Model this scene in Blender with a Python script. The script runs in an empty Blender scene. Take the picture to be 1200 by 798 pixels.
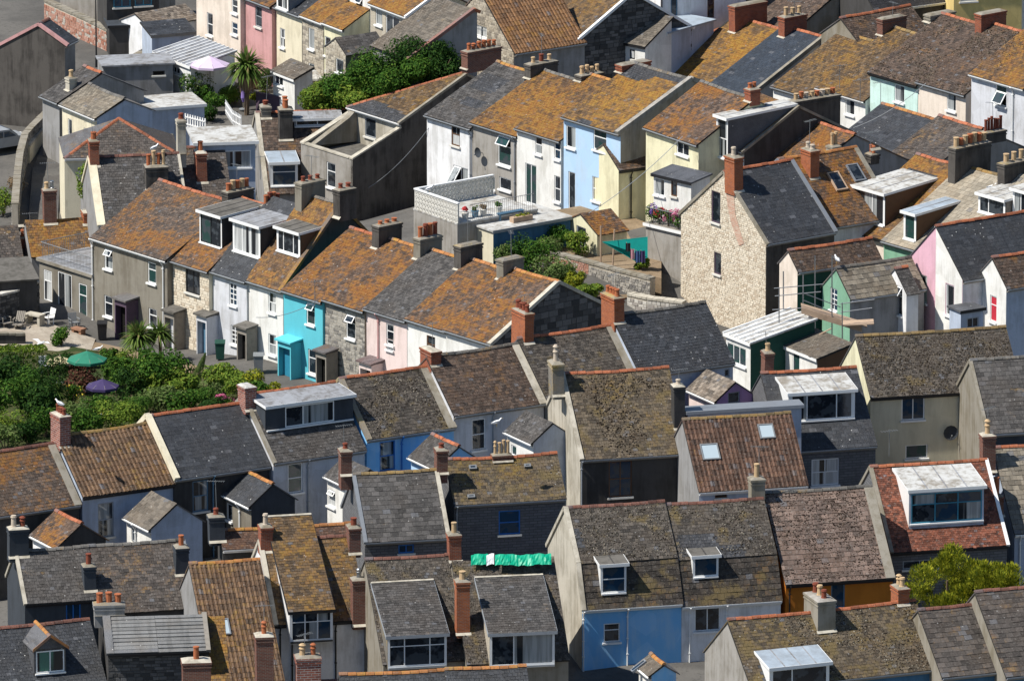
import bpy, math, random
from mathutils import Vector, Matrix, noise
R = math.radians
SCN = bpy.context.scene
COL = SCN.collection
V = Vector
# ---------------------------------------------------------------- camera
PITCH, DIST, SCALE = R(15.0), 600.0, 21.0
FPX = SCALE*DIST
TARGET = V((0, 0, 5.0))
CP, SP = math.cos(PITCH), math.sin(PITCH)
CAM = TARGET + V((0, -CP, SP))*DIST
cam_data = bpy.data.cameras.new('camera')
cam = bpy.data.objects.new('camera', cam_data); COL.objects.link(cam)
cam.location = CAM; cam.rotation_euler = (math.pi/2 - PITCH, 0, 0)
cam_data.sensor_width = 36.0; cam_data.lens = FPX/1200*36.0
cam_data.clip_start = 1.0; cam_data.clip_end = 6000.0
SCN.camera = cam
# ---------------------------------------------------------------- sky and sun
SUN_EL, SUN_AZ = 54.0, 20.0      # light travels towards +x, turned 20 degrees away from the viewer
world = bpy.data.worlds.new('World'); SCN.world = world; world.use_nodes = True
wn = world.node_tree.nodes; wl = world.node_tree.links
bg = wn['Background']; sky = wn.new('ShaderNodeTexSky'); sky.sky_type = 'NISHITA'
sky.sun_disc = False; sky.ozone_density = 4.0; sky.dust_density = 0.2; sky.air_density = 1.2; sky.sun_elevation = R(SUN_EL); sky.sun_rotation = R(270.0 - SUN_AZ)
wl.new(sky.outputs[0], bg.inputs[0]); bg.inputs[1].default_value = 0.078
sd = bpy.data.lights.new('sun', 'SUN'); sd.energy = 5.0; sd.angle = R(0.53); sd.color = (1.0, 0.955, 0.88)
sun = bpy.data.objects.new('sun', sd); COL.objects.link(sun)
LDIR = V((math.cos(R(SUN_EL))*math.cos(R(SUN_AZ)), math.cos(R(SUN_EL))*math.sin(R(SUN_AZ)), -math.sin(R(SUN_EL))))
sun.rotation_euler = LDIR.to_track_quat('-Z', 'Y').to_euler(); sun.location = (0, 0, 80)
vs = SCN.view_settings
vs.view_transform = 'Standard'; vs.look = 'None'; vs.exposure = 0.32; vs.gamma = 1.0; vs.use_curve_mapping = False
SCN.cycles.max_bounces = 5; SCN.cycles.use_denoising = True

# ---------------------------------------------------------------- measuring helpers (photo pixel -> place)
def ray(px, py):
    a, b = (px-600)/FPX, (399-py)/FPX
    return V((a, CP + b*SP, -SP + b*CP))
def onz(px, py, z):
    d = ray(px, py); return CAM + d*((z-CAM.z)/d.z)
def onplane(px, py, P, N):
    d = ray(px, py); return CAM + d*((P-CAM).dot(N)/d.dot(N))
def proj(P):
    q = P-CAM; dep = q.y*CP - q.z*SP; up = q.y*SP + q.z*CP
    return 600 + FPX*q.x/dep, 399 - FPX*up/dep

# ---------------------------------------------------------------- mesh builder
class MB:
    def __init__(s): s.v = []; s.f = []
    def add(s, vs, fs):
        n = len(s.v); s.v.extend(vs); s.f.extend([tuple(i+n for i in f) for f in fs])
    def poly(s, *p): s.add(list(p), [tuple(range(len(p)))])
    def box(s, x0, x1, y0, y1, z0, z1):
        s.add([(x0,y0,z0),(x1,y0,z0),(x1,y1,z0),(x0,y1,z0),(x0,y0,z1),(x1,y0,z1),(x1,y1,z1),(x0,y1,z1)],
              [(3,2,1,0),(4,5,6,7),(0,1,5,4),(1,2,6,5),(2,3,7,6),(3,0,4,7)])
    def obox(s, C, A, B, D):          # centre and three half-axis vectors
        C, A, B, D = V(C), V(A), V(B), V(D); p = []
        for d in (-1, 1):
            for a, b in ((-1,-1),(1,-1),(1,1),(-1,1)): p.append(tuple(C + A*a + B*b + D*d))
        s.add(p, [(3,2,1,0),(4,5,6,7),(0,1,5,4),(1,2,6,5),(2,3,7,6),(3,0,4,7)])
    def prism(s, pts, E):             # planar polygon swept by vector E
        n = len(pts); P = [V(p) for p in pts]; E = V(E)
        s.add([tuple(p) for p in P] + [tuple(p+E) for p in P],
              [tuple(range(n))[::-1], tuple(range(n, 2*n))] + [(i, (i+1) % n, n+(i+1) % n, n+i) for i in range(n)])
    def tube(s, pts, r, n=6, taper=None):
        P = [V(p) for p in pts]; rings = []
        for i, p in enumerate(P):
            d = (P[min(i+1, len(P)-1)] - P[max(i-1, 0)]).normalized()
            a = d.orthogonal().normalized() if abs(d.z) < .99 else V((1,0,0)); a = (a - d*a.dot(d)).normalized(); b = d.cross(a)
            rr = r if taper is None else r + (taper-r)*i/max(1, len(P)-1)
            rings.append([tuple(p + a*rr*math.cos(2*math.pi*k/n) + b*rr*math.sin(2*math.pi*k/n)) for k in range(n)])
        base = len(s.v)
        for rg in rings: s.v.extend(rg)
        for i in range(len(P)-1):
            for k in range(n):
                s.f.append((base+i*n+k, base+i*n+(k+1) % n, base+(i+1)*n+(k+1) % n, base+(i+1)*n+k))
        s.f.append(tuple(base+k for k in range(n))[::-1]); s.f.append(tuple(base+(len(P)-1)*n+k for k in range(n)))
    def lathe(s, C, prof, n=10):      # prof: (radius, z) from bottom to top
        base = len(s.v); C = V(C)
        for r, z in prof:
            for k in range(n): s.v.append((C.x + r*math.cos(2*math.pi*k/n), C.y + r*math.sin(2*math.pi*k/n), C.z + z))
        for i in range(len(prof)-1):
            for k in range(n):
                s.f.append((base+i*n+k, base+i*n+(k+1) % n, base+(i+1)*n+(k+1) % n, base+(i+1)*n+k))
        s.f.append(tuple(base+k for k in range(n))[::-1]); s.f.append(tuple(base+(len(prof)-1)*n+k for k in range(n)))
    def build(s, name, mat, parent=None, smooth=False, loc=None):
        me = bpy.data.meshes.new(name); me.from_pydata([tuple(p) for p in s.v], [], s.f)
        if isinstance(mat, str): mat = M(mat)
        me.materials.append(mat)
        if smooth: me.polygons.foreach_set('use_smooth', [True]*len(me.polygons))
        me.update()
        o = bpy.data.objects.new(name, me); COL.objects.link(o)
        if parent is not None: o.parent = parent
        if loc is not None: o.location = loc
        return o
def thing(name, label, cat, loc=(0,0,0), rz=0.0, group=None):
    o = bpy.data.objects.new(name, None); COL.objects.link(o); o.empty_display_size = .3
    o.location = loc; o.rotation_euler = (0, 0, rz); o['label'] = label; o['category'] = cat
    if group: o['group'] = group
    return o
def tag(o, label, cat, group=None):
    o['label'] = label; o['category'] = cat
    if group: o['group'] = group
    return o
def struct(o): o['kind'] = 'structure'; return o
def stuff(o): o['kind'] = 'stuff'; return o

# ---------------------------------------------------------------- materials
_M = {}
class NT:
    def __init__(s, name):
        s.m = bpy.data.materials.new(name); s.m.use_nodes = True; s.t = s.m.node_tree
        s.b = s.t.nodes['Principled BSDF']
    def n(s, typ, **kw):
        x = s.t.nodes.new('ShaderNode'+typ)
        for k, v in kw.items():
            if hasattr(x, k): setattr(x, k, v)
            else: x.inputs[k].default_value = v
        return x
    def l(s, a, b): s.t.links.new(a, b)
    def coords(s, scale=(1,1,1), rnd=True):
        tc = s.n('TexCoord'); mp = s.n('Mapping'); s.l(tc.outputs['Object'], mp.inputs['Vector']); mp.inputs['Scale'].default_value = scale
        if rnd:
            oi = s.n('ObjectInfo'); mu = s.n('Math', operation='MULTIPLY'); s.l(oi.outputs['Random'], mu.inputs[0]); mu.inputs[1].default_value = 97.0
            s.l(mu.outputs[0], mp.inputs['Location'])
        return mp.outputs[0]
    def noise(s, vec, scale, detail=4, rough=.6):
        x = s.n('TexNoise'); s.l(vec, x.inputs['Vector']); x.inputs['Scale'].default_value = scale
        x.inputs['Detail'].default_value = detail; x.inputs['Roughness'].default_value = rough; return x.outputs['Fac']
    def ramp(s, fac, a, b, lo=0.0, hi=1.0):
        x = s.n('MapRange'); x.interpolation_type = 'SMOOTHSTEP'; s.l(fac, x.inputs[0])
        for i, q in enumerate((a, b, lo, hi)): x.inputs[i+1].default_value = q
        return x.outputs[0]
    def mix(s, fac, a, b, blend='MIX'):
        x = s.n('MixRGB', blend_type=blend)
        for i, q in enumerate((fac, a, b)):
            if hasattr(q, 'is_linked') or isinstance(q, bpy.types.NodeSocket): s.l(q, x.inputs[i])
            elif i == 0: x.inputs[0].default_value = q
            else: x.inputs[i].default_value = (*q[:3], 1)
        return x.outputs[0]
    def math(s, op, a, b=0.0):
        x = s.n('Math', operation=op)
        for i, q in enumerate((a, b)):
            if isinstance(q, bpy.types.NodeSocket): s.l(q, x.inputs[i])
            else: x.inputs[i].default_value = q
        return x.outputs[0]
    def bump(s, h, strength=.4, dist=.02):
        x = s.n('Bump'); x.inputs['Strength'].default_value = strength; x.inputs['Distance'].default_value = dist
        s.l(h, x.inputs['Height']); s.l(x.outputs[0], s.b.inputs['Normal'])
    def out(s, col=None, rough=.8, spec=.3):
        if col is not None:
            if isinstance(col, bpy.types.NodeSocket): s.l(col, s.b.inputs['Base Color'])
            else: s.b.inputs['Base Color'].default_value = (*col, 1)
        if isinstance(rough, bpy.types.NodeSocket): s.l(rough, s.b.inputs['Roughness'])
        else: s.b.inputs['Roughness'].default_value = rough
        s.b.inputs['Specular IOR Level'].default_value = spec
        return s.m
def sc(c, k): return tuple(min(1, x*k) for x in c)

def m_slate(name, col, var=.3, lich=0.0, lcol=(.33,.15,.025), lcol2=(.40,.24,.05), pale=.25, specks=.35, rough=.7, lscale=.7, green=0.0):
    t = NT(name); vec = t.coords(); col, lcol, lcol2 = sc(col, .84), sc(lcol, .88), sc(lcol2, .88)
    geo = t.n('NewGeometry'); rpi = geo.outputs['Random Per Island']; var = min(.75, var*1.35)
    base = t.mix(rpi, sc(col, 1-var), sc(col, 1+var))
    odd = t.math('FRACT', t.math('MULTIPLY', rpi, 13.7)); base = t.mix(t.ramp(odd, .974, .98, 0, .7), base, sc((.16,.165,.18), .9)); base = t.mix(t.ramp(odd, .03, .04, .7, 0), base, sc(col, .3))
    stk = t.noise(t.coords((2.2, .22, .22)), 1.3, 3, .6); base = t.mix(t.ramp(stk, .48, .68, 0, .45), base, sc(col, .45))
    big = t.noise(vec, .55, 3); fine = t.noise(vec, 9.0, 5, .75); grit = t.noise(vec, 26.0, 3, .7)
    base = t.mix(t.ramp(big, .42, .68, 0, .55), base, sc((col[0]*1.25, col[1]*1.1, col[2]*.95), .75))
    base = t.mix(t.ramp(fine, .5, .72, 0, min(.7, pale*1.7)), base, sc((.30,.28,.25), .95))
    base = t.mix(t.ramp(grit, .50, .66, 0, .55), base, sc(col, .35))
    if green > 0:
        g = t.math('ADD', t.noise(vec, .9, 4), t.math('MULTIPLY', fine, .25))
        base = t.mix(t.ramp(g, .72-green*.3, .85-green*.25, 0, .75), base, (.15,.108,.04))
    if lich > 0:
        n1 = t.noise(vec, lscale, 4, .6); n2 = t.noise(vec, 4.0, 4, .7)
        k = t.math('ADD', t.math('ADD', t.math('MULTIPLY', n1, .46), t.math('MULTIPLY', n2, .24)), t.math('ADD', t.math('MULTIPLY', grit, .30), t.math('MULTIPLY', t.math('SUBTRACT', rpi, .5), .09)))
        th = .665 - .27*lich
        mask = t.ramp(k, th-.035, th+.10, 0, .92)
        lc = t.mix(t.ramp(n2, .40, .62), lcol, lcol2)
        lc = t.mix(t.ramp(fine, .42, .7, 0, .6), lc, sc(lcol, .42))
        base = t.mix(mask, base, lc)
    vo = t.n('TexVoronoi'); t.l(vec, vo.inputs['Vector']); vo.inputs['Scale'].default_value = 3.1
    sp = t.math('MULTIPLY', t.ramp(vo.outputs['Distance'], .06, .14, 1, 0), t.ramp(t.noise(vec, 1.1, 2), .50, .60, 0, specks*1.2))
    base = t.mix(sp, base, (.66,.65,.62))
    t.bump(t.math('ADD', fine, grit), .7, .03)
    return t.out(base, rough, .35)
def m_moss(name, dark, light):
    t = NT(name); vec = t.coords(); geo = t.n('NewGeometry')
    c = t.mix(t.ramp(geo.outputs['Random Per Island'], .35, 1.0), dark, light)
    return t.out(t.mix(t.ramp(t.noise(vec, 14), .45, .7, 0, .5), c, sc(dark, .6)), .95, .1)
def m_render(name, col, dirt=.35, dcol=None, scale=1.0, rough=.85, spk=0.0):
    t = NT(name); vec = t.coords(); dcol = dcol or sc((col[0]*.9, col[1]*.87, col[2]*.8), .55)
    st = t.noise(t.coords((1.6, 1.6, .22)), 1.6*scale, 5, .65); bl = t.noise(vec, .7*scale, 4); fi = t.noise(vec, 12, 4)
    f = t.math('ADD', t.math('MULTIPLY', st, .55), t.math('MULTIPLY', bl, .45))
    c = t.mix(t.ramp(f, .43, .63, 0, min(.85, dirt*1.6)), col, dcol)
    vo = t.n('TexVoronoi'); t.l(vec, vo.inputs['Vector']); vo.inputs['Scale'].default_value = .9; sp = t.n('SeparateColor'); t.l(vo.outputs['Color'], sp.inputs[0]); c = t.mix(t.ramp(sp.outputs[0], .80, .84, 0, .22), c, sc(dcol, 1.25)); c = t.mix(t.ramp(sp.outputs[1], .86, .9, 0, .18), c, sc(col, 1.15))
    c = t.mix(t.ramp(fi, .45, .8, 0, .22), c, dcol)
    t.bump(fi, .25, .01); return t.out(c, rough, .25)
def m_stone(name, a, b, c3=None):
    t = NT(name); vec = t.coords(); geo = t.n('NewGeometry'); r = geo.outputs['Random Per Island']
    c = t.mix(r, a, b)
    if c3: c = t.mix(t.ramp(t.math('FRACT', t.math('MULTIPLY', r, 7.31)), .72, .8), c, c3)
    n = t.noise(vec, 9, 5, .7); c = t.mix(t.ramp(n, .45, .75, 0, .5), c, sc(a, .62))
    t.bump(n, .7, .03); return t.out(c, .9, .2)
def m_brick(name, a, b, mortar=(.24,.19,.15), scale=1.0):
    t = NT(name); tc = t.n('TexCoord'); sx = t.n('SeparateXYZ'); t.l(tc.outputs['Object'], sx.inputs[0])
    cx = t.n('CombineXYZ'); t.l(t.math('ADD', sx.outputs[0], sx.outputs[1]), cx.inputs[0]); t.l(sx.outputs[2], cx.inputs[1])
    bt = t.n('TexBrick'); t.l(cx.outputs[0], bt.inputs['Vector'])
    bt.inputs['Color1'].default_value = (*a, 1); bt.inputs['Color2'].default_value = (*b, 1); bt.inputs['Mortar'].default_value = (*mortar, 1)
    bt.inputs['Scale'].default_value = 1.0; bt.inputs['Brick Width'].default_value = .225*scale; bt.inputs['Row Height'].default_value = .075*scale
    bt.inputs['Mortar Size'].default_value = .009*scale
    vec = t.coords(); n = t.noise(vec, 2.2, 5, .7)
    c = t.mix(t.ramp(n, .48, .72, 0, .5), bt.outputs['Color'], sc(a, .45))
    bp = t.n('Bump'); bp.inputs['Strength'].default_value = .6; bp.inputs['Distance'].default_value = .01; bp.invert = True
    t.l(bt.outputs['Fac'], bp.inputs['Height']); t.l(bp.outputs[0], t.b.inputs['Normal'])
    return t.out(c, .88, .2)
def m_plain(name, col, rough=.55, spec=.4, var=.18, metal=0.0):
    t = NT(name); vec = t.coords(); n = t.noise(vec, 3.5, 4, .65)
    t.b.inputs['Metallic'].default_value = metal
    return t.out(t.mix(t.ramp(n, .45, .75, 0, var*2), col, sc(col, .6)), rough, spec)
def m_glass(name, col=(.012,.016,.022), curtain=None, rough=.06):
    t = NT(name); c = col
    if curtain:
        vec = t.coords((1,1,0.05)); n = t.noise(vec, 7, 2); gap = t.noise(t.coords((1,1,.02)), 1.6, 1)
        c = t.mix(t.ramp(n, .4, .6), sc(curtain, .72), curtain); c = t.mix(t.ramp(gap, .50, .53), c, (.015,.018,.022))
    else:
        vec = t.coords(); n = t.noise(vec, 1.7, 2)
        c = t.mix(t.ramp(n, .48, .56, 0, .9), col, sc((.05,.06,.07), 1.0))
    t.b.inputs['IOR'].default_value = 1.5
    return t.out(c, rough, .6)
def m_leaf(name, a, b, c=None, trans=.25):
    t = NT(name); geo = t.n('NewGeometry'); r = geo.outputs['Random Per Island']
    col = t.mix(r, a, b)
    if c: col = t.mix(t.ramp(t.math('FRACT', t.math('MULTIPLY', r, 5.7)), .82, .9), col, c)
    t.b.inputs['Transmission Weight'].default_value = 0
    m = t.out(col, .75, .12)
    tr = t.n('BsdfTranslucent'); t.l(col, tr.inputs['Color']); mx = t.n('MixShader'); mx.inputs[0].default_value = trans
    o = t.t.nodes['Material Output']; t.l(t.b.outputs[0], mx.inputs[1]); t.l(tr.outputs[0], mx.inputs[2]); t.l(mx.outputs[0], o.inputs['Surface'])
    return m
def m_ground(name, a, b, c, s1=.25, s2=4):
    t = NT(name); vec = t.coords(rnd=False); n1 = t.noise(vec, s1, 5); n2 = t.noise(vec, s2, 5, .7)
    col = t.mix(t.ramp(n1, .4, .62), a, b); col = t.mix(t.ramp(n2, .48, .72, 0, .7), col, c)
    t.bump(n2, .6, .05); return t.out(col, .95, .15)
OR, OR2 = (.29,.115,.018), (.34,.185,.034)
MATS = {
 # roofs
 'slate_dark': lambda n: m_slate(n, (.050,.054,.062), .22, specks=.7, rough=.55, pale=.12),
 'slate_blue': lambda n: m_slate(n, (.042,.055,.075), .16, specks=.75, rough=.5, pale=.08),
 'slate_black': lambda n: m_slate(n, (.030,.030,.034), .2, specks=.3, rough=.6, pale=.05),
 'slate_grey': lambda n: m_slate(n, (.088,.082,.078), .4, .12, specks=.5),
 'slate_greylich': lambda n: m_slate(n, (.095,.08,.07), .4, .38, sc(OR,.7), (.30,.19,.07), specks=.4),
 'slate_brown': lambda n: m_slate(n, (.098,.066,.048), .45, .40, (.19,.075,.02), (.21,.115,.035), specks=.4),
 'slate_rust': lambda n: m_slate(n, (.125,.08,.055), .45, .66, (.27,.095,.012), (.31,.145,.025), specks=.5, lscale=.5),
 'slate_rustdark': lambda n: m_slate(n, (.115,.085,.066), .4, .62, (.26,.095,.014), (.29,.14,.03), specks=.4, lscale=.4),
 'lichen': lambda n: m_slate(n, (.14,.08,.04), .4, .76, OR, OR2, lscale=.45),
 'lichen_bright': lambda n: m_slate(n, (.17,.10,.045), .4, .74, (.32,.14,.018), (.37,.21,.034), lscale=.6),
 'lichen_tan': lambda n: m_slate(n, (.135,.085,.042), .45, .55, (.25,.115,.018), (.28,.165,.035), lscale=.6),
 'mossy_grey': lambda n: m_slate(n, (.088,.074,.060), .5, .16, (.19,.11,.03), (.2,.145,.05), green=.14),
 'mossy_yellow': lambda n: m_slate(n, (.12,.092,.06), .45, .40, (.19,.105,.02), (.22,.15,.035), green=.30, lscale=.35),
 'mossy_pink': lambda n: m_slate(n, (.20,.14,.112), .4, .0, pale=.4, specks=.1),
 'patch_slate': lambda n: m_slate(n, (.055,.058,.066), .25, specks=.2),
 'wet_slate': lambda n: m_slate(n, (.055,.044,.034), .5, .36, (.20,.09,.025), (.24,.13,.04), green=.3, specks=.3),
 'pantile_gold': lambda n: m_slate(n, (.165,.095,.05), .45, .42, (.25,.115,.02), (.25,.155,.04), specks=.2, lscale=.5),
 'pantile_brown': lambda n: m_slate(n, (.115,.06,.037), .5, .15, specks=.2),
 'pantile_dark': lambda n: m_slate(n, (.24,.12,.05), .35, .45, (.30,.13,.02), (.3,.16,.03), specks=.1),
 'tile_red': lambda n: m_slate(n, (.20,.066,.036), .55, .22, (.20,.11,.06), (.2,.15,.11), specks=.2, pale=.3),
 'tile_buff': lambda n: m_slate(n, (.40,.35,.27), .18, .10, (.3,.2,.08), pale=.2, specks=.2),
 'tile_tan': lambda n: m_slate(n, (.25,.215,.165), .3, .2, (.26,.18,.07), (.3,.22,.1)),
 'tile_mott': lambda n: m_slate(n, (.24,.2,.16), .6, .0, pale=.5),
 'zinc': lambda n: m_slate(n, (.24,.24,.235), .12, .0, specks=.7, rough=.5, pale=.35),
 'shingle': lambda n: m_slate(n, (.17,.145,.115), .25, .15, (.2,.14,.06), specks=.6),
 'deck': lambda n: m_plain(n, (.03,.028,.026), .9),
 'moss': lambda n: m_moss(n, (.040,.030,.021), (.19,.155,.115)),
 'moss_dark': lambda n: m_moss(n, (.030,.020,.015), (.13,.10,.075)),
 'moss_pale': lambda n: m_moss(n, (.045,.036,.027), (.30,.265,.21)),
 'ridge_red': lambda n: m_slate(n, (.42,.135,.06), .25, .12, (.36,.22,.06), specks=.2, pale=.25),
 'ridge_orange': lambda n: m_slate(n, (.46,.19,.06), .25, .5, (.42,.2,.03), (.45,.28,.06), specks=.2),
 'ridge_dull': lambda n: m_slate(n, (.20,.085,.06), .3, .1, specks=.3),
 'ridge_grey': lambda n: m_slate(n, (.16,.15,.135), .25, .25, specks=.2),
 'ridge_gold': lambda n: m_slate(n, (.26,.18,.075), .25, .5, specks=.1),
 'lead': lambda n: m_plain(n, (.20,.215,.235), .45, .5),
 'flat_pale': lambda n: m_render(n, (.52,.52,.50), .75, (.20,.17,.13), 1.1),
 'flat_grey': lambda n: m_render(n, (.30,.31,.33), .7, (.13,.12,.11), 1.1),
 'flat_blue': lambda n: m_render(n, (.33,.39,.45), .4, (.2,.22,.24), .6),
 'felt': lambda n: m_render(n, (.14,.13,.115), .6, (.07,.065,.055), 1.2),
 # walls
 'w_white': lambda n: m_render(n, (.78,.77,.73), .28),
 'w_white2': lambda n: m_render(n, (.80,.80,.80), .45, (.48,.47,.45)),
 'w_cream': lambda n: m_render(n, (.74,.67,.50), .25),
 'w_paleyellow': lambda n: m_render(n, (.74,.70,.48), .3),
 'w_yellow': lambda n: m_render(n, (.74,.56,.22), .2),
 'w_peach': lambda n: m_render(n, (.78,.68,.58), .25),
 'w_pinkpale': lambda n: m_render(n, (.76,.62,.58), .25),
 'w_pink': lambda n: m_render(n, (.70,.42,.50), .2),
 'w_rose': lambda n: m_render(n, (.60,.33,.32), .3),
 'w_lilac': lambda n: m_render(n, (.46,.28,.48), .2),
 'w_cyan': lambda n: m_render(n, (.115,.50,.58), .22, (.08,.36,.43)),
 'w_sky': lambda n: m_render(n, (.42,.60,.80), .3, (.40,.48,.56)),
 'w_mint': lambda n: m_render(n, (.60,.80,.73), .25),
 'w_green': lambda n: m_render(n, (.22,.42,.29), .25),
 'w_darkgreen': lambda n: m_render(n, (.02,.075,.055), .2),
 'w_blue': lambda n: m_render(n, (.20,.50,.84), .45, (.36,.58,.80)),
 'w_bluedeep': lambda n: m_render(n, (.06,.16,.29), .4),
 'w_greyblue': lambda n: m_render(n, (.44,.50,.60), .3),
 'w_greylight': lambda n: m_render(n, (.62,.63,.66), .35),
 'w_greywarm': lambda n: m_render(n, (.24,.22,.18), .55, (.15,.13,.10)),
 'w_grey': lambda n: m_render(n, (.30,.295,.29), .4),
 'w_concrete': lambda n: m_render(n, (.34,.32,.29), .6, (.20,.18,.15)),
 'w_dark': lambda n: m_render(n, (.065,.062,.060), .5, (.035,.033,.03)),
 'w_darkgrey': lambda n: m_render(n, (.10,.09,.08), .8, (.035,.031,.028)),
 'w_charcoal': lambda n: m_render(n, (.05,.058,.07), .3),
 'w_ochre': lambda n: m_render(n, (.50,.17,.02), .2),
 'w_oyster': lambda n: m_render(n, (.66,.61,.46), .3, (.44,.40,.29)),
 'w_mortar': lambda n: m_render(n, (.28,.255,.21), .6, (.17,.145,.10)),
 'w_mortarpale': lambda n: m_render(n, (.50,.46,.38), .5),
 'w_lichenwall': lambda n: m_slate(n, (.42,.36,.25), .05, .5, (.46,.27,.04), (.45,.34,.1), specks=0),
 'st_cream': lambda n: m_stone(n, (.60,.52,.40), (.74,.66,.53), (.52,.43,.32)),
 'st_buff': lambda n: m_stone(n, (.36,.31,.24), (.52,.47,.38), (.26,.23,.19)),
 'st_grey': lambda n: m_stone(n, (.24,.225,.20), (.42,.39,.34), (.17,.16,.15)),
 'st_dark': lambda n: m_stone(n, (.075,.073,.072), (.16,.155,.15), (.05,.05,.05)),
 'st_red': lambda n: m_stone(n, (.34,.15,.10), (.46,.28,.22), (.42,.38,.33)),
 'st_pale': lambda n: m_stone(n, (.44,.41,.36), (.62,.59,.53), (.32,.29,.26)),
 'joint': lambda n: m_render(n, (.46,.41,.33), .4),
 'joint_dark': lambda n: m_render(n, (.07,.065,.06), .4),
 'br_red': lambda n: m_brick(n, (.33,.085,.035), (.22,.055,.03)),
 'br_orange': lambda n: m_brick(n, (.42,.115,.035), (.30,.08,.03)),
 'br_dark': lambda n: m_brick(n, (.20,.07,.045), (.14,.055,.04), (.2,.18,.15)),
 'br_mixed': lambda n: m_brick(n, (.33,.12,.08), (.18,.06,.045), (.40,.36,.33), 1.6),
 'br_scar': lambda n: m_brick(n, (.50,.27,.19), (.56,.40,.30), (.56,.48,.38), 1.4),
 'br_buff': lambda n: m_brick(n, (.42,.33,.2), (.33,.25,.15)),
 'blocks': lambda n: m_brick(n, (.17,.17,.175), (.125,.125,.13), (.09,.09,.09), 2.0),
 # paint, trim, glass
 'white': lambda n: m_plain(n, (.82,.82,.80), .4, .5, .06),
 'offwhite': lambda n: m_plain(n, (.66,.64,.58), .6, .3, .15),
 'black': lambda n: m_plain(n, (.015,.015,.017), .5, .4),
 'gutter_grey': lambda n: m_plain(n, (.30,.32,.34), .5, .4),
 'teal': lambda n: m_plain(n, (.03,.22,.33), .5, .4),
 'bluepaint': lambda n: m_plain(n, (.02,.16,.50), .5, .4),
 'bluegrey': lambda n: m_plain(n, (.10,.20,.29), .5, .4),
 'brownwood': lambda n: m_plain(n, (.14,.075,.04), .7, .3),
 'wood': lambda n: m_plain(n, (.46,.33,.23), .8, .2, .3),
 'woodgrey': lambda n: m_plain(n, (.26,.235,.20), .85, .2, .3),
 'purplewood': lambda n: m_plain(n, (.09,.06,.09), .7, .3),
 'red': lambda n: m_plain(n, (.5,.03,.05), .5, .4),
 'metal': lambda n: m_plain(n, (.33,.34,.35), .35, .5, .1, .8),
 'greymetal': lambda n: m_plain(n, (.20,.21,.215), .5, .5),
 'terracotta': lambda n: m_plain(n, (.38,.125,.055), .8, .2, .3),
 'terradark': lambda n: m_plain(n, (.21,.06,.035), .8, .2, .3),
 'buff': lambda n: m_plain(n, (.50,.35,.20), .8, .2, .3),
 'potpale': lambda n: m_plain(n, (.50,.42,.33), .8, .2, .3),
 'near_black': lambda n: m_plain(n, (.012,.011,.01), .95, .1),
 'glass': lambda n: m_glass(n),
 'glass_blue': lambda n: m_glass(n, (.015,.04,.075)),
 'glass_green': lambda n: m_glass(n, (.02,.055,.05)),
 'glass_sky': lambda n: m_plain(n, (.42,.50,.54), .12, .6, .05),
 'curtain': lambda n: m_glass(n, curtain=(.34,.36,.36)),
 'netcurtain': lambda n: m_glass(n, curtain=(.55,.56,.55)),
 'greencurtain': lambda n: m_glass(n, curtain=(.06,.17,.13)),
}
def M(k):
    if k not in _M: _M[k] = MATS[k](k)
    return _M[k]
# ---------------------------------------------------------------- roof coverings
TILES = {'slate': (.20, .25, .016), 'big': (.30, .40, .022), 'plain': (.14, .18, .014), 'pantile': (.34, .24, .02),
         'con': (.32, .36, .025), 'small': (.17, .20, .014), 'roll': (.30, 3.0, .05), 'new': (.24, .42, .009)}
SAG = [0.0]
def sagz(u, v, W, L): return V((0, 0, -SAG[0]*math.sin(math.pi*max(0, min(1, u/W)))*(.25+.75*v/L)))
def lay(mb, O0, U, Vd, N, W, L, tile, rnd, cut=None, wob=1.0):
    c, tw, t = TILES[tile]; n = max(1, round(L/c)); c = L/n; m = max(1, round(W/tw)); tw = W/m
    gap = .006 if tile != 'plain' else .004
    for j in range(n):
        off = 0.0 if (j % 2 == 0 or tile in ('pantile', 'roll')) else .5
        v0 = j*c; v1 = min(L, v0 + c*1.3)
        k0 = -1 if off else 0
        for i in range(k0, m):
            u0 = max(0, (i+off)*tw) + gap; u1 = min(W, (i+off+1)*tw) - gap
            if u1-u0 < .03: continue
            if cut and not cut(.5*(u0+u1), v0+c*.5): continue
            O = O0 + sagz(.5*(u0+u1), v0, W, L)
            lift = t*(1 + wob*rnd.uniform(-.35, .5)); sl = wob*rnd.uniform(-.008, .008)
            tilt = wob*rnd.uniform(-.006, .006)
            if rnd.random() < .012*wob: sl -= rnd.uniform(.02, .08); lift += .01
            if tile == 'pantile':
                pr = ((0,.012),(.22,.05),(.48,.055),(.72,.008),(1,0))
                bt = [O + U*(u0+(u1-u0)*a) + Vd*(v0+sl) + N*(lift+h) for a, h in pr]
                tp = [O + U*(u0+(u1-u0)*a) + Vd*v1 + N*(h*.9+.002) for a, h in pr]
                lo = [O + U*(u0+(u1-u0)*a) + Vd*(v0+sl) for a, h in pr]
                mb.add([tuple(p) for p in bt+tp+lo], [(q, q+1, 6+q, 5+q) for q in range(4)] + [(10+q, 11+q, q+1, q) for q in range(4)])
            else:
                a = O + U*u0 + Vd*(v0+sl+tilt); b = O + U*u1 + Vd*(v0+sl-tilt)
                d = O + U*u0 + Vd*v1 + N*.003; e = O + U*u1 + Vd*v1 + N*.003
                mb.add([tuple(a+N*(lift+wob*rnd.uniform(0,.008))), tuple(b+N*(lift+wob*rnd.uniform(0,.008))), tuple(e), tuple(d), tuple(a), tuple(b)], [(0,1,2,3), (4,5,1,0)])
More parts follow.
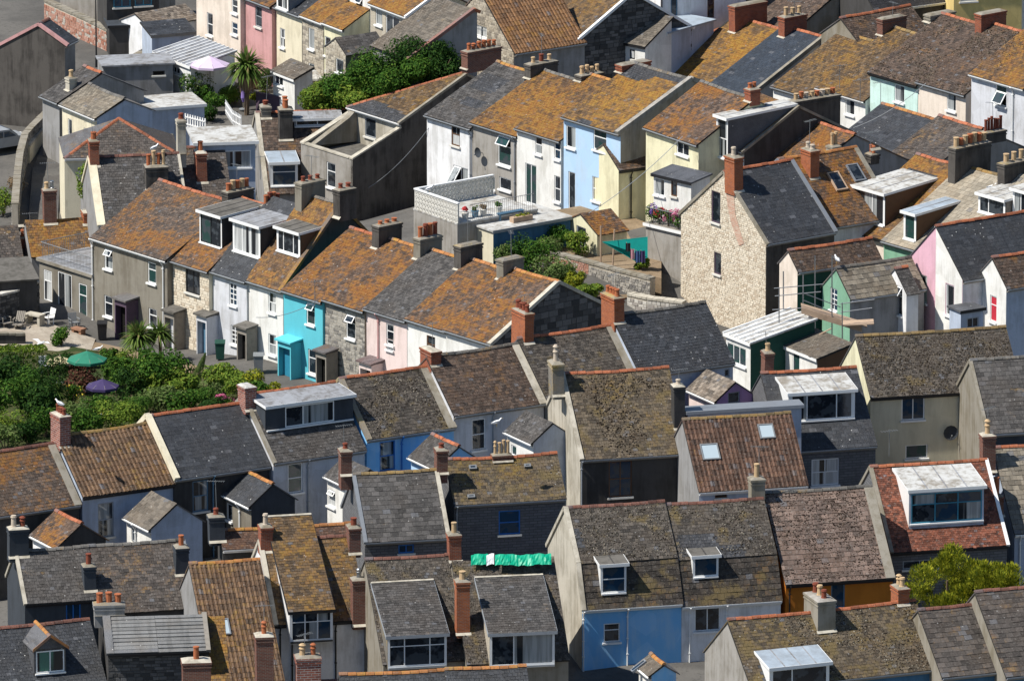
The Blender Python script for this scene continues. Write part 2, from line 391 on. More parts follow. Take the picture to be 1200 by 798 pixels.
def mossify(mb, O, U, Vd, N, W, L, rnd, amount, size=.085, dens=26, cut=None, fscale=.42, zone=None):
    seed = V((rnd.uniform(0,90), rnd.uniform(0,90), 0))
    for _ in range(int(W*L*dens)):
        u, v = rnd.uniform(.05, W-.05), rnd.uniform(.05, L-.05)
        if cut and not cut(u, v): continue
        q = noise.noise(V((u*fscale, v*fscale, 0))+seed)*.75 + noise.noise(V((u*1.7, v*1.7, 3))+seed)*.35 + .5
        if zone: q += zone(u/W, v/L)
        if q < 1-amount + rnd.uniform(-.12, .12): continue
        r = size*rnd.uniform(.5, 1.25); C = O + U*u + Vd*v + sagz(u, v, W, L); h = r*rnd.uniform(.5, 1.1); a0 = rnd.uniform(0, 6)
        rg = []
        for k in range(5):
            rr = r*rnd.uniform(.7, 1.3); rg.append(tuple(C + U*(rr*math.cos(a0+k*1.2566)) + Vd*(rr*.8*math.sin(a0+k*1.2566)) + N*.004))
        ap = tuple(C + N*(h+.015) + U*rnd.uniform(-.3, .3)*r)
        mb.add(rg+[ap], [(k, (k+1) % 5, 5) for k in range(5)])
def ridge_tiles(mb, A, B, r=.12, seg=.45, up=V((0,0,1)), rnd=random, sag=False):
    A, B = V(A), V(B); d = B-A; L = d.length; d.normalize(); s = d.cross(up).normalized(); upn = s.cross(d).normalized()
    n = max(1, round(L/seg)); sg = L/n
    for i in range(n):
        p, q = A+d*(i*sg+.012), A+d*((i+1)*sg-.012); k = rnd.uniform(-.014, .018)
        dz = V((0,0,-SAG[0]*math.sin(math.pi*(i+.5)/n))) if sag else V((0,0,0)); p, q = p+dz, q+dz
        for P in (0,):
            ring = [(-1.15,-.55), (-.75,.05), (-.25,.42), (.25,.42), (.75,.05), (1.15,-.55)]
            va = [tuple(p + s*(x*r) + upn*(y*r+k)) for x, y in ring]; vb = [tuple(q + s*(x*r) + upn*(y*r+k)) for x, y in ring]
            mb.add(va+vb, [(a, a+1, 7+a, 6+a) for a in range(5)] + [(5,4,3,2,1,0), (6,7,8,9,10,11)])
# ---------------------------------------------------------------- walls
def panel(mb, O, U, N, zb, top, holes, reveal=.13):
    """wall face in plane (O,U,Z), top = [(u,z),...] polyline, holes = [(u0,u1,z0,z1)]"""
    Z = V((0,0,1)); us = sorted({round(u, 4) for u, _ in top} | {round(h[0], 4) for h in holes} | {round(h[1], 4) for h in holes})
    us = [u for u in us if top[0][0]-1e-3 <= u <= top[-1][0]+1e-3]
    def tz(u):
        for (a, za), (b, zb_) in zip(top, top[1:]):
            if a-1e-3 <= u <= b+1e-3: return za + (zb_-za)*((u-a)/(b-a) if b > a else 0)
        return top[-1][1]
    P = lambda u, z: tuple(O + U*u + Z*z)
    for a, b in zip(us, us[1:]):
        if b-a < 1e-4: continue
        m = (a+b)/2; hs = sorted((h[2], h[3]) for h in holes if h[0]-1e-5 <= m <= h[1]+1e-5); z = zb
        for h0, h1 in hs:
            if h0 > z: mb.poly(P(a, z), P(b, z), P(b, h0), P(a, h0))
            z = max(z, h1)
        if min(tz(a), tz(b)) >= z-1e-4: mb.poly(P(a, z), P(b, z), P(b, tz(b)), P(a, tz(a)))
    for u0, u1, z0, z1 in holes:
        Q = lambda u, z: tuple(O + U*u + Z*z - N*reveal)
        mb.poly(P(u0,z0), P(u0,z1), Q(u0,z1), Q(u0,z0)); mb.poly(P(u1,z1), P(u1,z0), Q(u1,z0), Q(u1,z1))
        mb.poly(P(u0,z1), P(u1,z1), Q(u1,z1), Q(u0,z1)); mb.poly(P(u1,z0), P(u0,z0), Q(u0,z0), Q(u1,z0))
def masonry(mb, O, U, N, zb, top, holes, rnd, ch=.17, lw=(.22,.5), proud=.018):
    Z = V((0,0,1)); zmax = max(z for _, z in top); z = zb
    def span(zz):
        xs = []
        for (a, za), (b, zc) in zip(top, top[1:]):
            if (za-zz)*(zc-zz) < 0: xs.append(a+(b-a)*(zz-za)/(zc-za))
        lo = top[0][0] if top[0][1] >= zz else (min(xs) if xs else None); hi = top[-1][0] if top[-1][1] >= zz else (max(xs) if xs else None)
        return lo, hi
    while z < zmax-.05:
        h = ch*rnd.uniform(.75, 1.3); lo, hi = span(z+h)
        if lo is None or hi is None or hi-lo < .15: z += h; continue
        u = lo
        while u < hi-.04:
            w = min(rnd.uniform(*lw), hi-u)
            if hi-(u+w) < .1: w = hi-u
            parts = [(u, u+w)]
            for h0, h1, z0, z1 in holes:
                if z < z1 and z+h > z0:
                    np_ = []
                    for a, b in parts:
                        if b <= h0 or a >= h1: np_.append((a, b))
                        else:
                            if a < h0-.05: np_.append((a, h0))
                            if b > h1+.05: np_.append((h1, b))
                    parts = np_
            for a, b in parts:
                g = .012; p = proud*rnd.uniform(.4, 1.5); s = rnd.uniform(.004, .012)
                q = [O+U*(a+g)+Z*(z+g), O+U*(b-g)+Z*(z+g), O+U*(b-g)+Z*(z+h-g), O+U*(a+g)+Z*(z+h-g)]
                f = [O+U*(a+g+s)+Z*(z+g+s)+N*p, O+U*(b-g-s)+Z*(z+g+s)+N*p, O+U*(b-g-s)+Z*(z+h-g-s)+N*p, O+U*(a+g+s)+Z*(z+h-g-s)+N*p]
                mb.add([tuple(x) for x in q+f], [(4,5,6,7), (0,1,5,4), (1,2,6,5), (2,3,7,6), (3,0,4,7)])
            u += w
        z += h
STY = {'sash': ([1],[1,1]), 'top': ([1],[.66,.34]), 'two': ([1,1],[1]), 'three': ([1,1,1],[1]), 'tt': ([1,1,1],[.64,.36]), 'tw': ([.8,1.4,.8],[.68,.32]),
       'one': ([1],[1]), 'grid': ([1,1],[1,1]), 'lr': ([.62,.38],[1]), 'rl': ([.36,.64],[1]), 'four': ([1]*4,[1]), 'pane6': ([1,1],[1,1,1]), 'g8': ([1,1],[1,1,1,1]), 'mid': ([.5,1,.5],[1])}
_wc = [0]
def window(parent, O, U, N, u, z, w, h, sty='sash', frame='white', glass='glass', sill=True, rec=.07, opn=None, name='window', bar=.065, sillmat=None):
    """u, z: lower left of the opening"""
    Z = V((0,0,1)); cols, rows = STY[sty]; mb = MB(); b = bar; F = O - N*rec
    _wc[0] += 1
    if glass == 'glass': glass = ('glass','glass','curtain','glass_blue','glass','netcurtain','glass','glass_green')[_wc[0]*5 % 8]
    def bx(u0, u1, z0, z1, n0=-.03, n1=.03): mb.obox(F + U*((u0+u1)/2) + Z*((z0+z1)/2) + N*((n0+n1)/2), U*((u1-u0)/2), N*((n1-n0)/2), Z*((z1-z0)/2))
    bx(u, u+b, z, z+h); bx(u+w-b, u+w, z, z+h); bx(u+b, u+w-b, z, z+b); bx(u+b, u+w-b, z+h-b, z+h)
    iw, ih = w-2*b, h-2*b; sx, sz = sum(cols), sum(rows); cells = []; x = u+b
    for i, c in enumerate(cols):
        x1 = x + iw*c/sx
        if i: bx(x-b*.42, x+b*.42, z+b, z+h-b, -.025, .026)
        zz = z+b
        for j, r in enumerate(rows):
            z1 = zz + ih*r/sz; cells.append((i, j, x, x1, zz, z1)); zz = z1
        x = x1
    zz = z+b
    for j, r in enumerate(rows):
        if j: bx(u+b, u+w-b, zz-b*.4, zz+b*.4, -.024, .022)
        zz += ih*r/sz
    fo = mb.build(name, frame, parent)
    for i, j, x0, x1, z0, z1 in cells:
        if opn == (i, j): continue
        pm = MB(); pm.poly(*[tuple(F + U*a + Z*c) for a, c in ((x0,z0),(x1,z0),(x1,z1),(x0,z1))]); pm.build('pane', glass, fo)
    if opn:
        for i, j, x0, x1, z0, z1 in cells:
            if opn == (i, j):        # a top-hung light standing open
                sm = MB(); hh = z1-z0; D = (Z*-.82 + N*.57); T = F + N*.04 + Z*z1; nn = U.cross(D)
                for a0, a1, c0, c1 in ((x0,x1,0,.06),(x0,x1,hh-.06,hh),(x0,x0+.06,.06,hh-.06),(x1-.06,x1,.06,hh-.06)):
                    sm.obox(T + U*((a0+a1)/2) + D*((c0+c1)/2), U*((a1-a0)/2), D*((c1-c0)/2), nn*.02)
                sm.build('opening_light', frame, fo)
                pm = MB(); pm.poly(*[tuple(T + U*a + D*c) for a, c in ((x0+.05,.05),(x1-.05,.05),(x1-.05,hh-.05),(x0+.05,hh-.05))]); pm.build('pane', glass, fo)
                pm = MB(); pm.poly(*[tuple(F - N*.02 + U*a + Z*c) for a, c in ((x0,z0),(x1,z0),(x1,z1),(x0,z1))]); pm.build('interior_shade', 'near_black', fo)  # near-black sheet paints the shade of the unlit room behind
    if sill:
        s = MB(); s.obox(O + U*(u+w/2) + N*.02 + Z*(z-.05), U*(w/2+.07), N*.1, Z*.05); s.build('sill', sillmat or (frame if frame == 'white' else 'offwhite'), fo)
    return fo
def pot(parent, C, h=.5, r=.13, mat='terracotta', kind=0):
    mb = MB()
    prof = [(r*1.08,0),(r*1.05,.06),(r*.92,.08),(r*.82,h*.75),(r*.84,h*.8),(r*1.06,h*.82),(r*1.06,h*.9),(r*.88,h*.92),(r*.88,h)]
    if kind == 1: prof = [(r,0),(r*.95,h*.9),(r*1.12,h*.91),(r*1.12,h),(r*.9,h)]
    if kind == 2: prof = [(r,0),(r*.85,h*.5),(r*1.15,h*.55),(r*1.15,h*.62),(r*.8,h*.66),(r*.8,h*.85),(r*1.2,h*.88),(r*.6,h)]
    mb.lathe(C, prof, 10); o = mb.build('chimney_pot', mat, parent, smooth=False)
    return o
def chimney(parent, x, y, zt, zb, w, d, n=2, mat='br_red', pm='terracotta', ph=.5, kind=0, cap='w_mortar', rnd=random, two=False):
    lx, ly = rnd.uniform(-.045,.045), rnd.uniform(-.03,.03)
    mb = MB(); mb.box(x-w/2, x+w/2, y-d/2, y+d/2, zb, zt-.30)
    mb.box(x-w/2-.035, x+w/2+.035, y-d/2-.035, y+d/2+.035, zt-.30, zt-.23); mb.box(x-w/2-.005, x+w/2+.005, y-d/2-.005, y+d/2+.005, zt-.23, zt-.13)
    mb.box(x-w/2-.05, x+w/2+.05, y-d/2-.05, y+d/2+.05, zt-.13, zt-.02)
    mb.v = [(vx+lx*max(0,(vz-zb)/(zt-zb)), vy+ly*max(0,(vz-zb)/(zt-zb)), vz) for vx, vy, vz in mb.v]; x += lx; y += ly
    o = mb.build('chimney', mat, parent)
    c = MB(); e = .03
    c.add([(x-w/2-e,y-d/2-e,zt-.02),(x+w/2+e,y-d/2-e,zt-.02),(x+w/2+e,y+d/2+e,zt-.02),(x-w/2-e,y+d/2+e,zt-.02),
           (x-w*.28,y-d*.38,zt+.07),(x+w*.28,y-d*.38,zt+.07),(x+w*.28,y+d*.38,zt+.07),(x-w*.28,y+d*.38,zt+.07)],
          [(0,1,5,4),(1,2,6,5),(2,3,7,6),(3,0,4,7),(4,5,6,7)])
    c.build('mortar_cap', cap, o)
    for i in range(n):
        t = (i+.5)/n - .5; L = max(w, d)*.9
        px, py = (x, y+t*L) if d >= w else (x+t*L, y)
        m = pm if isinstance(pm, str) else pm[i % len(pm)]
        pot(o, (px + rnd.uniform(-.015,.015), py, zt+.03), ph*rnd.uniform(.8, 1.15), min(.15, L/n*.42)*rnd.uniform(.85,1.1), m, kind if rnd.random() < .7 else rnd.randrange(3))
    return o
def gutter(parent, A, B, N, mat='white', name='gutter'):
    mb = MB(); A, B, N = V(A), V(B), V(N); d = (B-A); U = d.normalized(); Z = V((0,0,1)); n = 1
    prof = [(-.06,.0),(-.055,-.06),(-.02,-.09),(.03,-.09),(.06,-.06),(.065,.0),(.05,.0),(.045,-.05),(.0,-.075),(-.045,-.05)]
    ra = [tuple(A + N*(x+.0) + Z*z) for x, z in prof]; rb = [tuple(B + N*x + Z*z) for x, z in prof]; k = len(prof)
    mb.add(ra+rb, [(i, (i+1) % k, k+(i+1) % k, k+i) for i in range(k)] + [tuple(range(k))[::-1], tuple(range(k, 2*k))])
    return mb.build(name, mat, parent)
def downpipe(parent, P, z0, z1, N, mat='white', off=.08):
    mb = MB(); P, N = V(P), V(N); b = P + N*off
    mb.tube([(b.x,b.y,z0),(b.x,b.y,z1-.35)], .042, 7)
    t = P + N*(off+.22); mb.tube([(b.x,b.y,z1-.36),(t.x,t.y,z1-.02)], .042, 7)
    for z in (z0+.8, (z0+z1)/2, z1-.5): mb.obox((b.x,b.y,z), (.06,0,0), (0,.06,0), (0,0,.02))
    return mb.build('downpipe', mat, parent)

GROUND_PTS = []; DBG = []
class Plane: pass
def row(px, py, z, th):
    r = Plane(); r.P = onz(px, py, z); r.th = R(th); r.n = V((math.sin(r.th), -math.cos(r.th), 0)); return r
_seed = [0]
GUT = .03
def house(label, ridge, eave, th=None, rw=None, H=8.0, hh=7.4, pitch=38, rb=None, wall='w_white', walls=None, stones=None, roof='slate_grey', tile='slate',
          rcol='ridge_red', chim=(), win=(), dorm=(), sky=(), gut='white', pipes=(), moss=None, verge=None, vmat='w_mortar', ov=.2, hipL=False, mans=None,
          name='house', cat='house', par=None, ridge_on=True, backroof=True, sub=1.2, stone_kw=None, wob=1.0, group=None, patch=None, bandL=None, eavefix=None, roofl=None):
    _seed[0] += 1; rnd = random.Random(_seed[0]*7919+13)
    x1, y1, x2, y2 = ridge; mx, my = (x1+x2)/2, (y1+y2)/2
    if rw is not None:
        Pm = onplane(mx, my, rw.P, rw.n); thr = rw.th if th is None else R(th)
    else:
        Pm = onz(mx, my, H)
        if th is None:
            a, b = onz(x1, y1, H), onz(x2, y2, H); thr = math.atan2(b.y-a.y, b.x-a.x)
        else: thr = R(th)
    u = V((math.cos(thr), math.sin(thr), 0)); n = V((math.sin(thr), -math.cos(thr), 0))
    if th is None and rw is None: A, B = onz(x1, y1, H), onz(x2, y2, H)
    else: A, B = onplane(x1, y1, Pm, n), onplane(x2, y2, Pm, n)
    w = (B-A).dot(u); ctr = A + u*(w/2); zr = Pm.z; ctr.z = zr - hh
    tp = math.tan(R(pitch)); RM = V((ctr.x, ctr.y, zr))
    def solve(tgt, base_r=0.0, base_h=0.0, tpp=tp):
        lo, hi = .05, 12.0
        for _ in range(50):
            m = (lo+hi)/2; P = RM + n*(base_r+m) - V((0,0,1))*(base_h+m*tpp)
            if proj(P)[1] < tgt: lo = m
            else: hi = m
        return (lo+hi)/2
    tp2 = None
    if mans:
        r1 = solve(mans[0]); tp2 = math.tan(R(mans[1])); r2 = solve(eave, r1, r1*tp, tp2); rf = r1+r2; he = hh - r1*tp - r2*tp2
    else:
        rf = solve(eave); he = hh - rf*tp; r1 = rf
    rb = rf if rb is None else rb; hb = hh - rb*tp
    root = thing(name, label, cat, ctr, thr, group); GROUND_PTS.append((ctr.x, ctr.y, ctr.z))
    if rf > 2: GROUND_PTS.append((ctr.x+n.x*rf, ctr.y+n.y*rf, ctr.z))
    inv = Matrix.Rotation(-thr, 3, 'Z')
    loc = lambda P: inv @ (P - ctr)
    hw = w/2; yw = -(rf-ov); yk = rb-ov
    U, Z = V((1,0,0)), V((0,0,1)); wl_ = {'F': wall, 'L': wall, 'R': wall, 'B': wall}
    if walls: wl_.update(walls)
    X = hw-.006
    zof = lambda y: hh - abs(y)*tp if not (mans and y < -r1) else hh - r1*tp - (-y-r1)*tp2
    frames = {'F': (V((-X,yw,0)), U, V((0,-1,0)), 2*X), 'R': (V((X,yw,0)), V((0,1,0)), V((1,0,0)), yk-yw), 'L': (V((-X,yk,0)), V((0,-1,0)), V((-1,0,0)), yk-yw), 'B': (V((X,yk,0)), V((-1,0,0)), V((0,1,0)), 2*X)}
    # windows: measured on the wall they sit in
    holes = {'F': [], 'L': [], 'R': [], 'B': []}; made = []
    for q in win:
        q = dict(zip(('px','py','w','h','sty','frame','glass','wall','opn','sill','name'), q)) if not isinstance(q, dict) else q
        k = q.get('wall') or 'F'; O, Uw, N, Wd = frames[k]
        Ow = ctr + Matrix.Rotation(thr, 3, 'Z') @ O; Nw = Matrix.Rotation(thr, 3, 'Z') @ N; Ux = Matrix.Rotation(thr, 3, 'Z') @ Uw
        P = loc(onplane(q['px'], q['py'], Ow, Nw)); s = FPX/((ctr-CAM).length)
        ww = q['w']/(s*max(.3, abs(Ux.x))); wh = q['h']/(s*CP); uc = (P-O).dot(Uw); zc = P.z
        u0 = max(.06, min(Wd-ww-.06, uc-ww/2)); z0 = zc-wh/2
        zmax = (zof(yw)-.06 if k in 'F' else hh)
        if k == 'F' and z0+wh > zmax: z0 = zmax-wh
        holes[k].append((u0, u0+ww, z0, z0+wh)); made.append((k, u0, z0, ww, wh, q))
    tops = {'F': [(0, zof(yw)-GUT), (2*X, zof(yw)-GUT)], 'B': [(0, zof(yk)-GUT), (2*X, zof(yk)-GUT)]}
    D = yk-yw
    gl = [(0, zof(yk)), (yk, hh)] + ([(yk+r1, zof(-r1))] if mans else []) + [(D, zof(yw))]
    gr = [(0, zof(yw))] + ([(-yw-r1, zof(-r1))] if mans else []) + [(-yw, hh), (D, zof(yk))]
    if hipL:
        gl = [(0, zof(yk)), (D, zof(yw))]
    if hipL == 'tri': gr = [(0, zof(yw)), (D, zof(yk))]
    tops['L'] = [(a, b-GUT-.07) for a, b in gl]; tops['R'] = [(a, b-GUT-.07) for a, b in gr]
    for k in 'FLRB':
        O, Uw, N, Wd = frames[k]; mb = MB(); panel(mb, O, Uw, N, -sub, tops[k], holes[k])
        o = mb.build('wall', (stones and k in stones and ('joint_dark' if 'dark' in stones[k] else 'joint')) or wl_[k], root)
        if stones and k in stones:
            ms = MB(); kw = stone_kw or {}; masonry(ms, O, Uw, N, -.2, tops[k], holes[k], rnd, **kw)
            stuff(ms.build('stonework', stones[k], o))
    for k, u0, z0, ww, wh, q in made:
        O, Uw, N, Wd = frames[k]
        window(root, O, Uw, N, u0, z0, ww, wh, q.get('sty') or 'sash', q.get('frame') or 'white', q.get('glass') or 'glass', q.get('sill', True) is not False, opn=q.get('opn'), name=q.get('name') or 'window')
    # roof
    ex = .05; ro = MB(); th_ = .07
    slopes = []; SAG[0] = 0.0 if (hipL or wob < .6) else rnd.uniform(.03, .10)*min(1.3, w/5.5)
    ny, nz = -math.sin(R(pitch)), math.cos(R(pitch))
    if mans:
        p2 = R(mans[1])
        slopes.append((V((-hw-ex, -r1-.06, hh-(r1+.06)*tp+.02)), V((0,math.cos(R(pitch)),math.sin(R(pitch)))), V((0,ny,nz)), (r1+.06)/math.cos(R(pitch)), tile, roof, moss))
        slopes.append((V((-hw-ex, -rf, he)), V((0,math.cos(p2),math.sin(p2))), V((0,-math.sin(p2),math.cos(p2))), (rf-r1)/math.cos(p2), mans[2], mans[3], None))
    else:
        slopes.append((V((-hw-ex, -rf, he)), V((0,math.cos(R(pitch)),math.sin(R(pitch)))), V((0,ny,nz)), rf/math.cos(R(pitch)), tile, roof, moss))
    W = w + 2*ex; cut = None
    robj = None
    for O, Vd, N, L, tl, rm, ms in slopes:
        if hipL == 'tri': cut = (lambda L: (lambda a, b: abs(a-W/2) < W/2*(1-b/L)))(L)
        elif hipL: cut = (lambda L: (lambda a, b: a > W*.93*b/L))(L)
        dk = MB(); e0 = O - N*.012
        if hipL == 'tri': dk.prism([e0, e0+U*W, e0+U*W*.5+Vd*L], -N*.05)
        elif hipL: dk.prism([e0, e0+U*W, e0+U*W+Vd*L, e0+U*W*.93+Vd*L], -N*.05)
        else: sg = V((0,0,SAG[0])); dk.prism([e0-sg*.3, e0+U*W-sg*.3, e0+U*W+Vd*L-sg, e0+Vd*L-sg], -N*.05)
        mb = MB()
        if patch and tl == tile:
            pt = MB(); pc = patch[0]
            c0 = cut
            def c1(a, b, c0=c0, L=L): return (c0 is None or c0(a, b)) and not pc(a/W, b/L)
            def c2(a, b, c0=c0, L=L): return (c0 is None or c0(a, b)) and pc(a/W, b/L)
            lay(mb, O, U, Vd, N, W, L, tl, rnd, c1, wob); lay(pt, O, U, Vd, N, W, L, tl, rnd, c2, wob*.5)
        else: lay(mb, O, U, Vd, N, W, L, tl, rnd, cut, wob); pt = None
        o = mb.build('roof', rm, root); robj = robj or o; dk.build('roof_deck', 'deck', o)
        if roofl: o['label'] = roofl
        if pt and pt.v: stuff(pt.build('repaired_slates', patch[1], o))
        stuff(o)
        if ms:
            mm = MB(); mossify(mm, O, U, Vd, N, W, L, rnd, ms[0], (ms[2] if len(ms) > 2 else .085)*.72, (ms[3] if len(ms) > 3 else 26)*2.3, cut, zone=ms[4] if len(ms) > 4 else None)
            if mm.v: stuff(mm.build('moss', ms[1], o))
    if backroof:
        bk = MB(); p0, p1 = V((-hw-ex, rb, hb)), V((hw+ex, rb, hb)); r0, r1_ = V((-hw-ex, 0, hh)), V((hw+ex, 0, hh))
        if hipL == 'tri': bk.prism([V((-hw-ex,-rf,he)), V((0,0,hh)), V((-hw-ex,rb,hb))], V((0,0,-.05))); bk.prism([V((hw+ex,-rf,he)), V((0,0,hh)), V((hw+ex,rb,hb))], V((0,0,-.05))); r0 = r1_ = V((0,0,hh)); r1_ = V((.01,0,hh))
        elif hipL: r0 = V((hw-.07*W, 0, hh)); bk.prism([V((-hw-ex, -rf, he)), r0, p0], V((0,0,-.05)))
        Nb = V((0, math.sin(R(pitch)), math.cos(R(pitch)))); bk.prism([p0, r0-V((0,0,SAG[0])), r1_-V((0,0,SAG[0])), p1], -Nb*.06)
        bk.build('back_roof', roof, root)
    if ridge_on and rcol:
        rt = MB()
        if hipL == 'tri': ridge_tiles(rt, V((-hw-ex, -rf, he+.02)), V((0, 0, hh+.03)), .11, rnd=rnd); ridge_tiles(rt, V((hw+ex, -rf, he+.02)), V((0, 0, hh+.03)), .11, rnd=rnd)
        elif hipL: ridge_tiles(rt, V((-hw-ex, -rf, he+.02)), V((hw-.07*W, 0, hh+.02)), .11, rnd=rnd)
        else: ridge_tiles(rt, V((-hw-ex, 0, hh+.035)), V((hw+ex, 0, hh+.035)), .12, rnd=rnd, sag=True)
        stuff(rt.build('ridge', rcol, root))
    def rake(x0, x1, hgt, mat, nm):
        mb = MB(); nn = V((0,ny,nz)); a = V((x0,-rf-.02,he)); b = V((x0,0,hh)); c = V((x0,rb,hb)); E = V((x1-x0,0,0))
        pts = [a]+([V((x0,-r1,zof(-r1)))] if mans else [])+[b, c]
        for p, q in zip(pts, pts[1:]): 
            d = (q-p).normalized(); up = V((0,-d.z,d.y)); mb.prism([p-up*.12, p+up*hgt, q+up*hgt, q-up*.12], E)
        mb.build(nm, mat, root)
    for vg in (verge or ()):
        side, width, hgt, mat = vg
        if side == 'L': rake(-hw-ex-.03, -hw+width, hgt, mat, 'verge')
        else: rake(hw-width, hw+ex+.03, hgt, mat, 'verge')
    if bandL: pass
    for c in chim:
        c = dict(zip(('px','yt','w','d','n','mat','pm','yo','ph','kind'), c)) if not isinstance(c, dict) else c
        yo = c.get('yo') or 0.0
        if c.get('yb'):
            Rz_ = Matrix.Rotation(thr, 3, 'Z'); qb = loc(onplane(c['px'], c['yb'], ctr + Rz_ @ V((0,-rf,he)), Rz_ @ V((0,ny,nz)))); yo = qb.y + c['d']/2
            q = loc(onplane(c['px'], c['yt'], ctr + (-n)*qb.y, n))
        else: q = loc(onplane(c['px'], c['yt'], ctr + (-n)*yo, n))
        Pn = None
        if rnd.random() < .33:
            am = MB(); ah = rnd.uniform(.9, 1.9); ax, ay = q.x+rnd.uniform(-.2,.2)*c['w'], yo; az = rnd.uniform(-.6,.6); ca, sa = math.cos(az), math.sin(az); tp0 = q.z; lean = rnd.uniform(-.12,.12); am.tube([(ax,ay,tp0-.5),(ax+lean,ay,tp0+ah)], .016, 5); bxp = lambda s_, w_, z_: (ax+lean+s_*ca-w_*sa, ay+s_*sa+w_*ca, z_); am.tube([bxp(-.45,0,tp0+ah-.08), bxp(.5,0,tp0+ah-.02)], .011, 4)
            for ka in range(8): s_ = -.4+ka*.12; am.tube([bxp(s_,-.15,tp0+ah-.06), bxp(s_,.15,tp0+ah-.06)], .007, 4)
            am.build('aerial', 'greymetal', root)
        zb_ = min(zof(yo-c['d']/2), zof(yo+c['d']/2)) - .25
        if zb_ > q.z-.6: zb_ = q.z-.6
        chimney(root, q.x, yo, q.z, zb_, c['w'], c['d'], c.get('n', 2), c.get('mat', 'br_red'), c.get('pm') or 'terracotta', c.get('ph') or .5, c.get('kind') or 0, c.get('cap') or 'w_mortar', rnd)
        fl = MB(); e = .06; xx, dd = c['w']/2+e, c['d']/2
        for ya in (-1,):
            yy = yo-dd-.13; fl.add([(q.x-xx, yy, zof(yy)+.03), (q.x+xx, yy, zof(yy)+.03), (q.x+xx, yo-dd+.02, zof(yo-dd)+.05), (q.x-xx, yo-dd+.02, zof(yo-dd)+.05)], [(0,1,2,3)])
        fl.build('flashing', c.get('fl') or 'w_mortarpale', root)
    SAG[0] = 0.0
    for d in dorm: dormer(root, ctr, thr, inv, rf, he, tp, pitch, rnd, mans=(r1, hh, tp, tp2, mans[1]) if mans else None, **d)
    for s in sky:                # roof windows lie in the slope
        spx, spy, sw, sh = s[:4]; fm = s[4] if len(s) > 4 else 'greymetal'; gm = s[5] if len(s) > 5 else 'glass_blue'
        Nw = Matrix.Rotation(thr, 3, 'Z') @ V((0,ny,nz)); Pw = ctr + Matrix.Rotation(thr, 3, 'Z') @ V((0,-rf,he)); q = loc(onplane(spx, spy, Pw, Nw)); Vd = V((0,math.cos(R(pitch)),math.sin(R(pitch)))); N = V((0,ny,nz))
        mb = MB(); b = .07
        for a0, a1, c0, c1 in ((-sw/2,sw/2,-sh/2,-sh/2+b),(-sw/2,sw/2,sh/2-b,sh/2),(-sw/2,-sw/2+b,-sh/2+b,sh/2-b),(sw/2-b,sw/2,-sh/2+b,sh/2-b)):
            mb.obox(q + U*((a0+a1)/2) + Vd*((c0+c1)/2) + N*.05, U*((a1-a0)/2), Vd*((c1-c0)/2), N*.06)
        o = mb.build('skylight', fm, root); pm = MB(); pm.poly(*[tuple(q + U*a + Vd*c + N*.075) for a, c in ((-sw/2+b,-sh/2+b),(sw/2-b,-sh/2+b),(sw/2-b,sh/2-b),(-sw/2+b,sh/2-b))]); pm.build('pane', gm, o)
    if gut:
        gutter(root, (-hw, -rf-.03, he-.02), (hw, -rf-.03, he-.02), (0,-1,0), gut)
        fs = MB(); fs.box(-hw, hw, -rf+.03, -rf+.055, he-.2, he-.02); fs.box(-hw, hw, -rf+.056, yw, he-.2+.01, he-.2+.03); fs.build('fascia', gut if gut != 'gutter_grey' else 'woodgrey', root)
    for p in pipes:
        px = p if not isinstance(p, tuple) else p[0]; pm = p[1] if isinstance(p, tuple) else (gut or 'black')
        q = loc(onplane(px, eave+10, ctr + n*(rf-ov), n)); xq = max(-hw+.06, min(hw-.06, q.x)); downpipe(root, (xq, yw, 0), -.3, he-.05, (0,-1,0), pm)
    DBG.append((label[:30], round(zr,1), round(ctr.z,1), round(he+ctr.z,1), round(w,1), round(rf,1), round(ctr.y,1)))
    H_ = Plane(); H_.root, H_.ctr, H_.th, H_.n, H_.u, H_.loc, H_.yw, H_.yk, H_.hw, H_.hh, H_.he, H_.rf, H_.tp, H_.frames = root, ctr, thr, n, u, loc, yw, yk, hw, hh, he, rf, tp, frames
    H_.w2 = lambda x, y, z: ctr + Matrix.Rotation(thr, 3, 'Z') @ V((x, y, z))
    H_.onF = lambda px, py, off=0: loc(onplane(px, py, ctr + n*(rf-ov+off), n))
    return H_
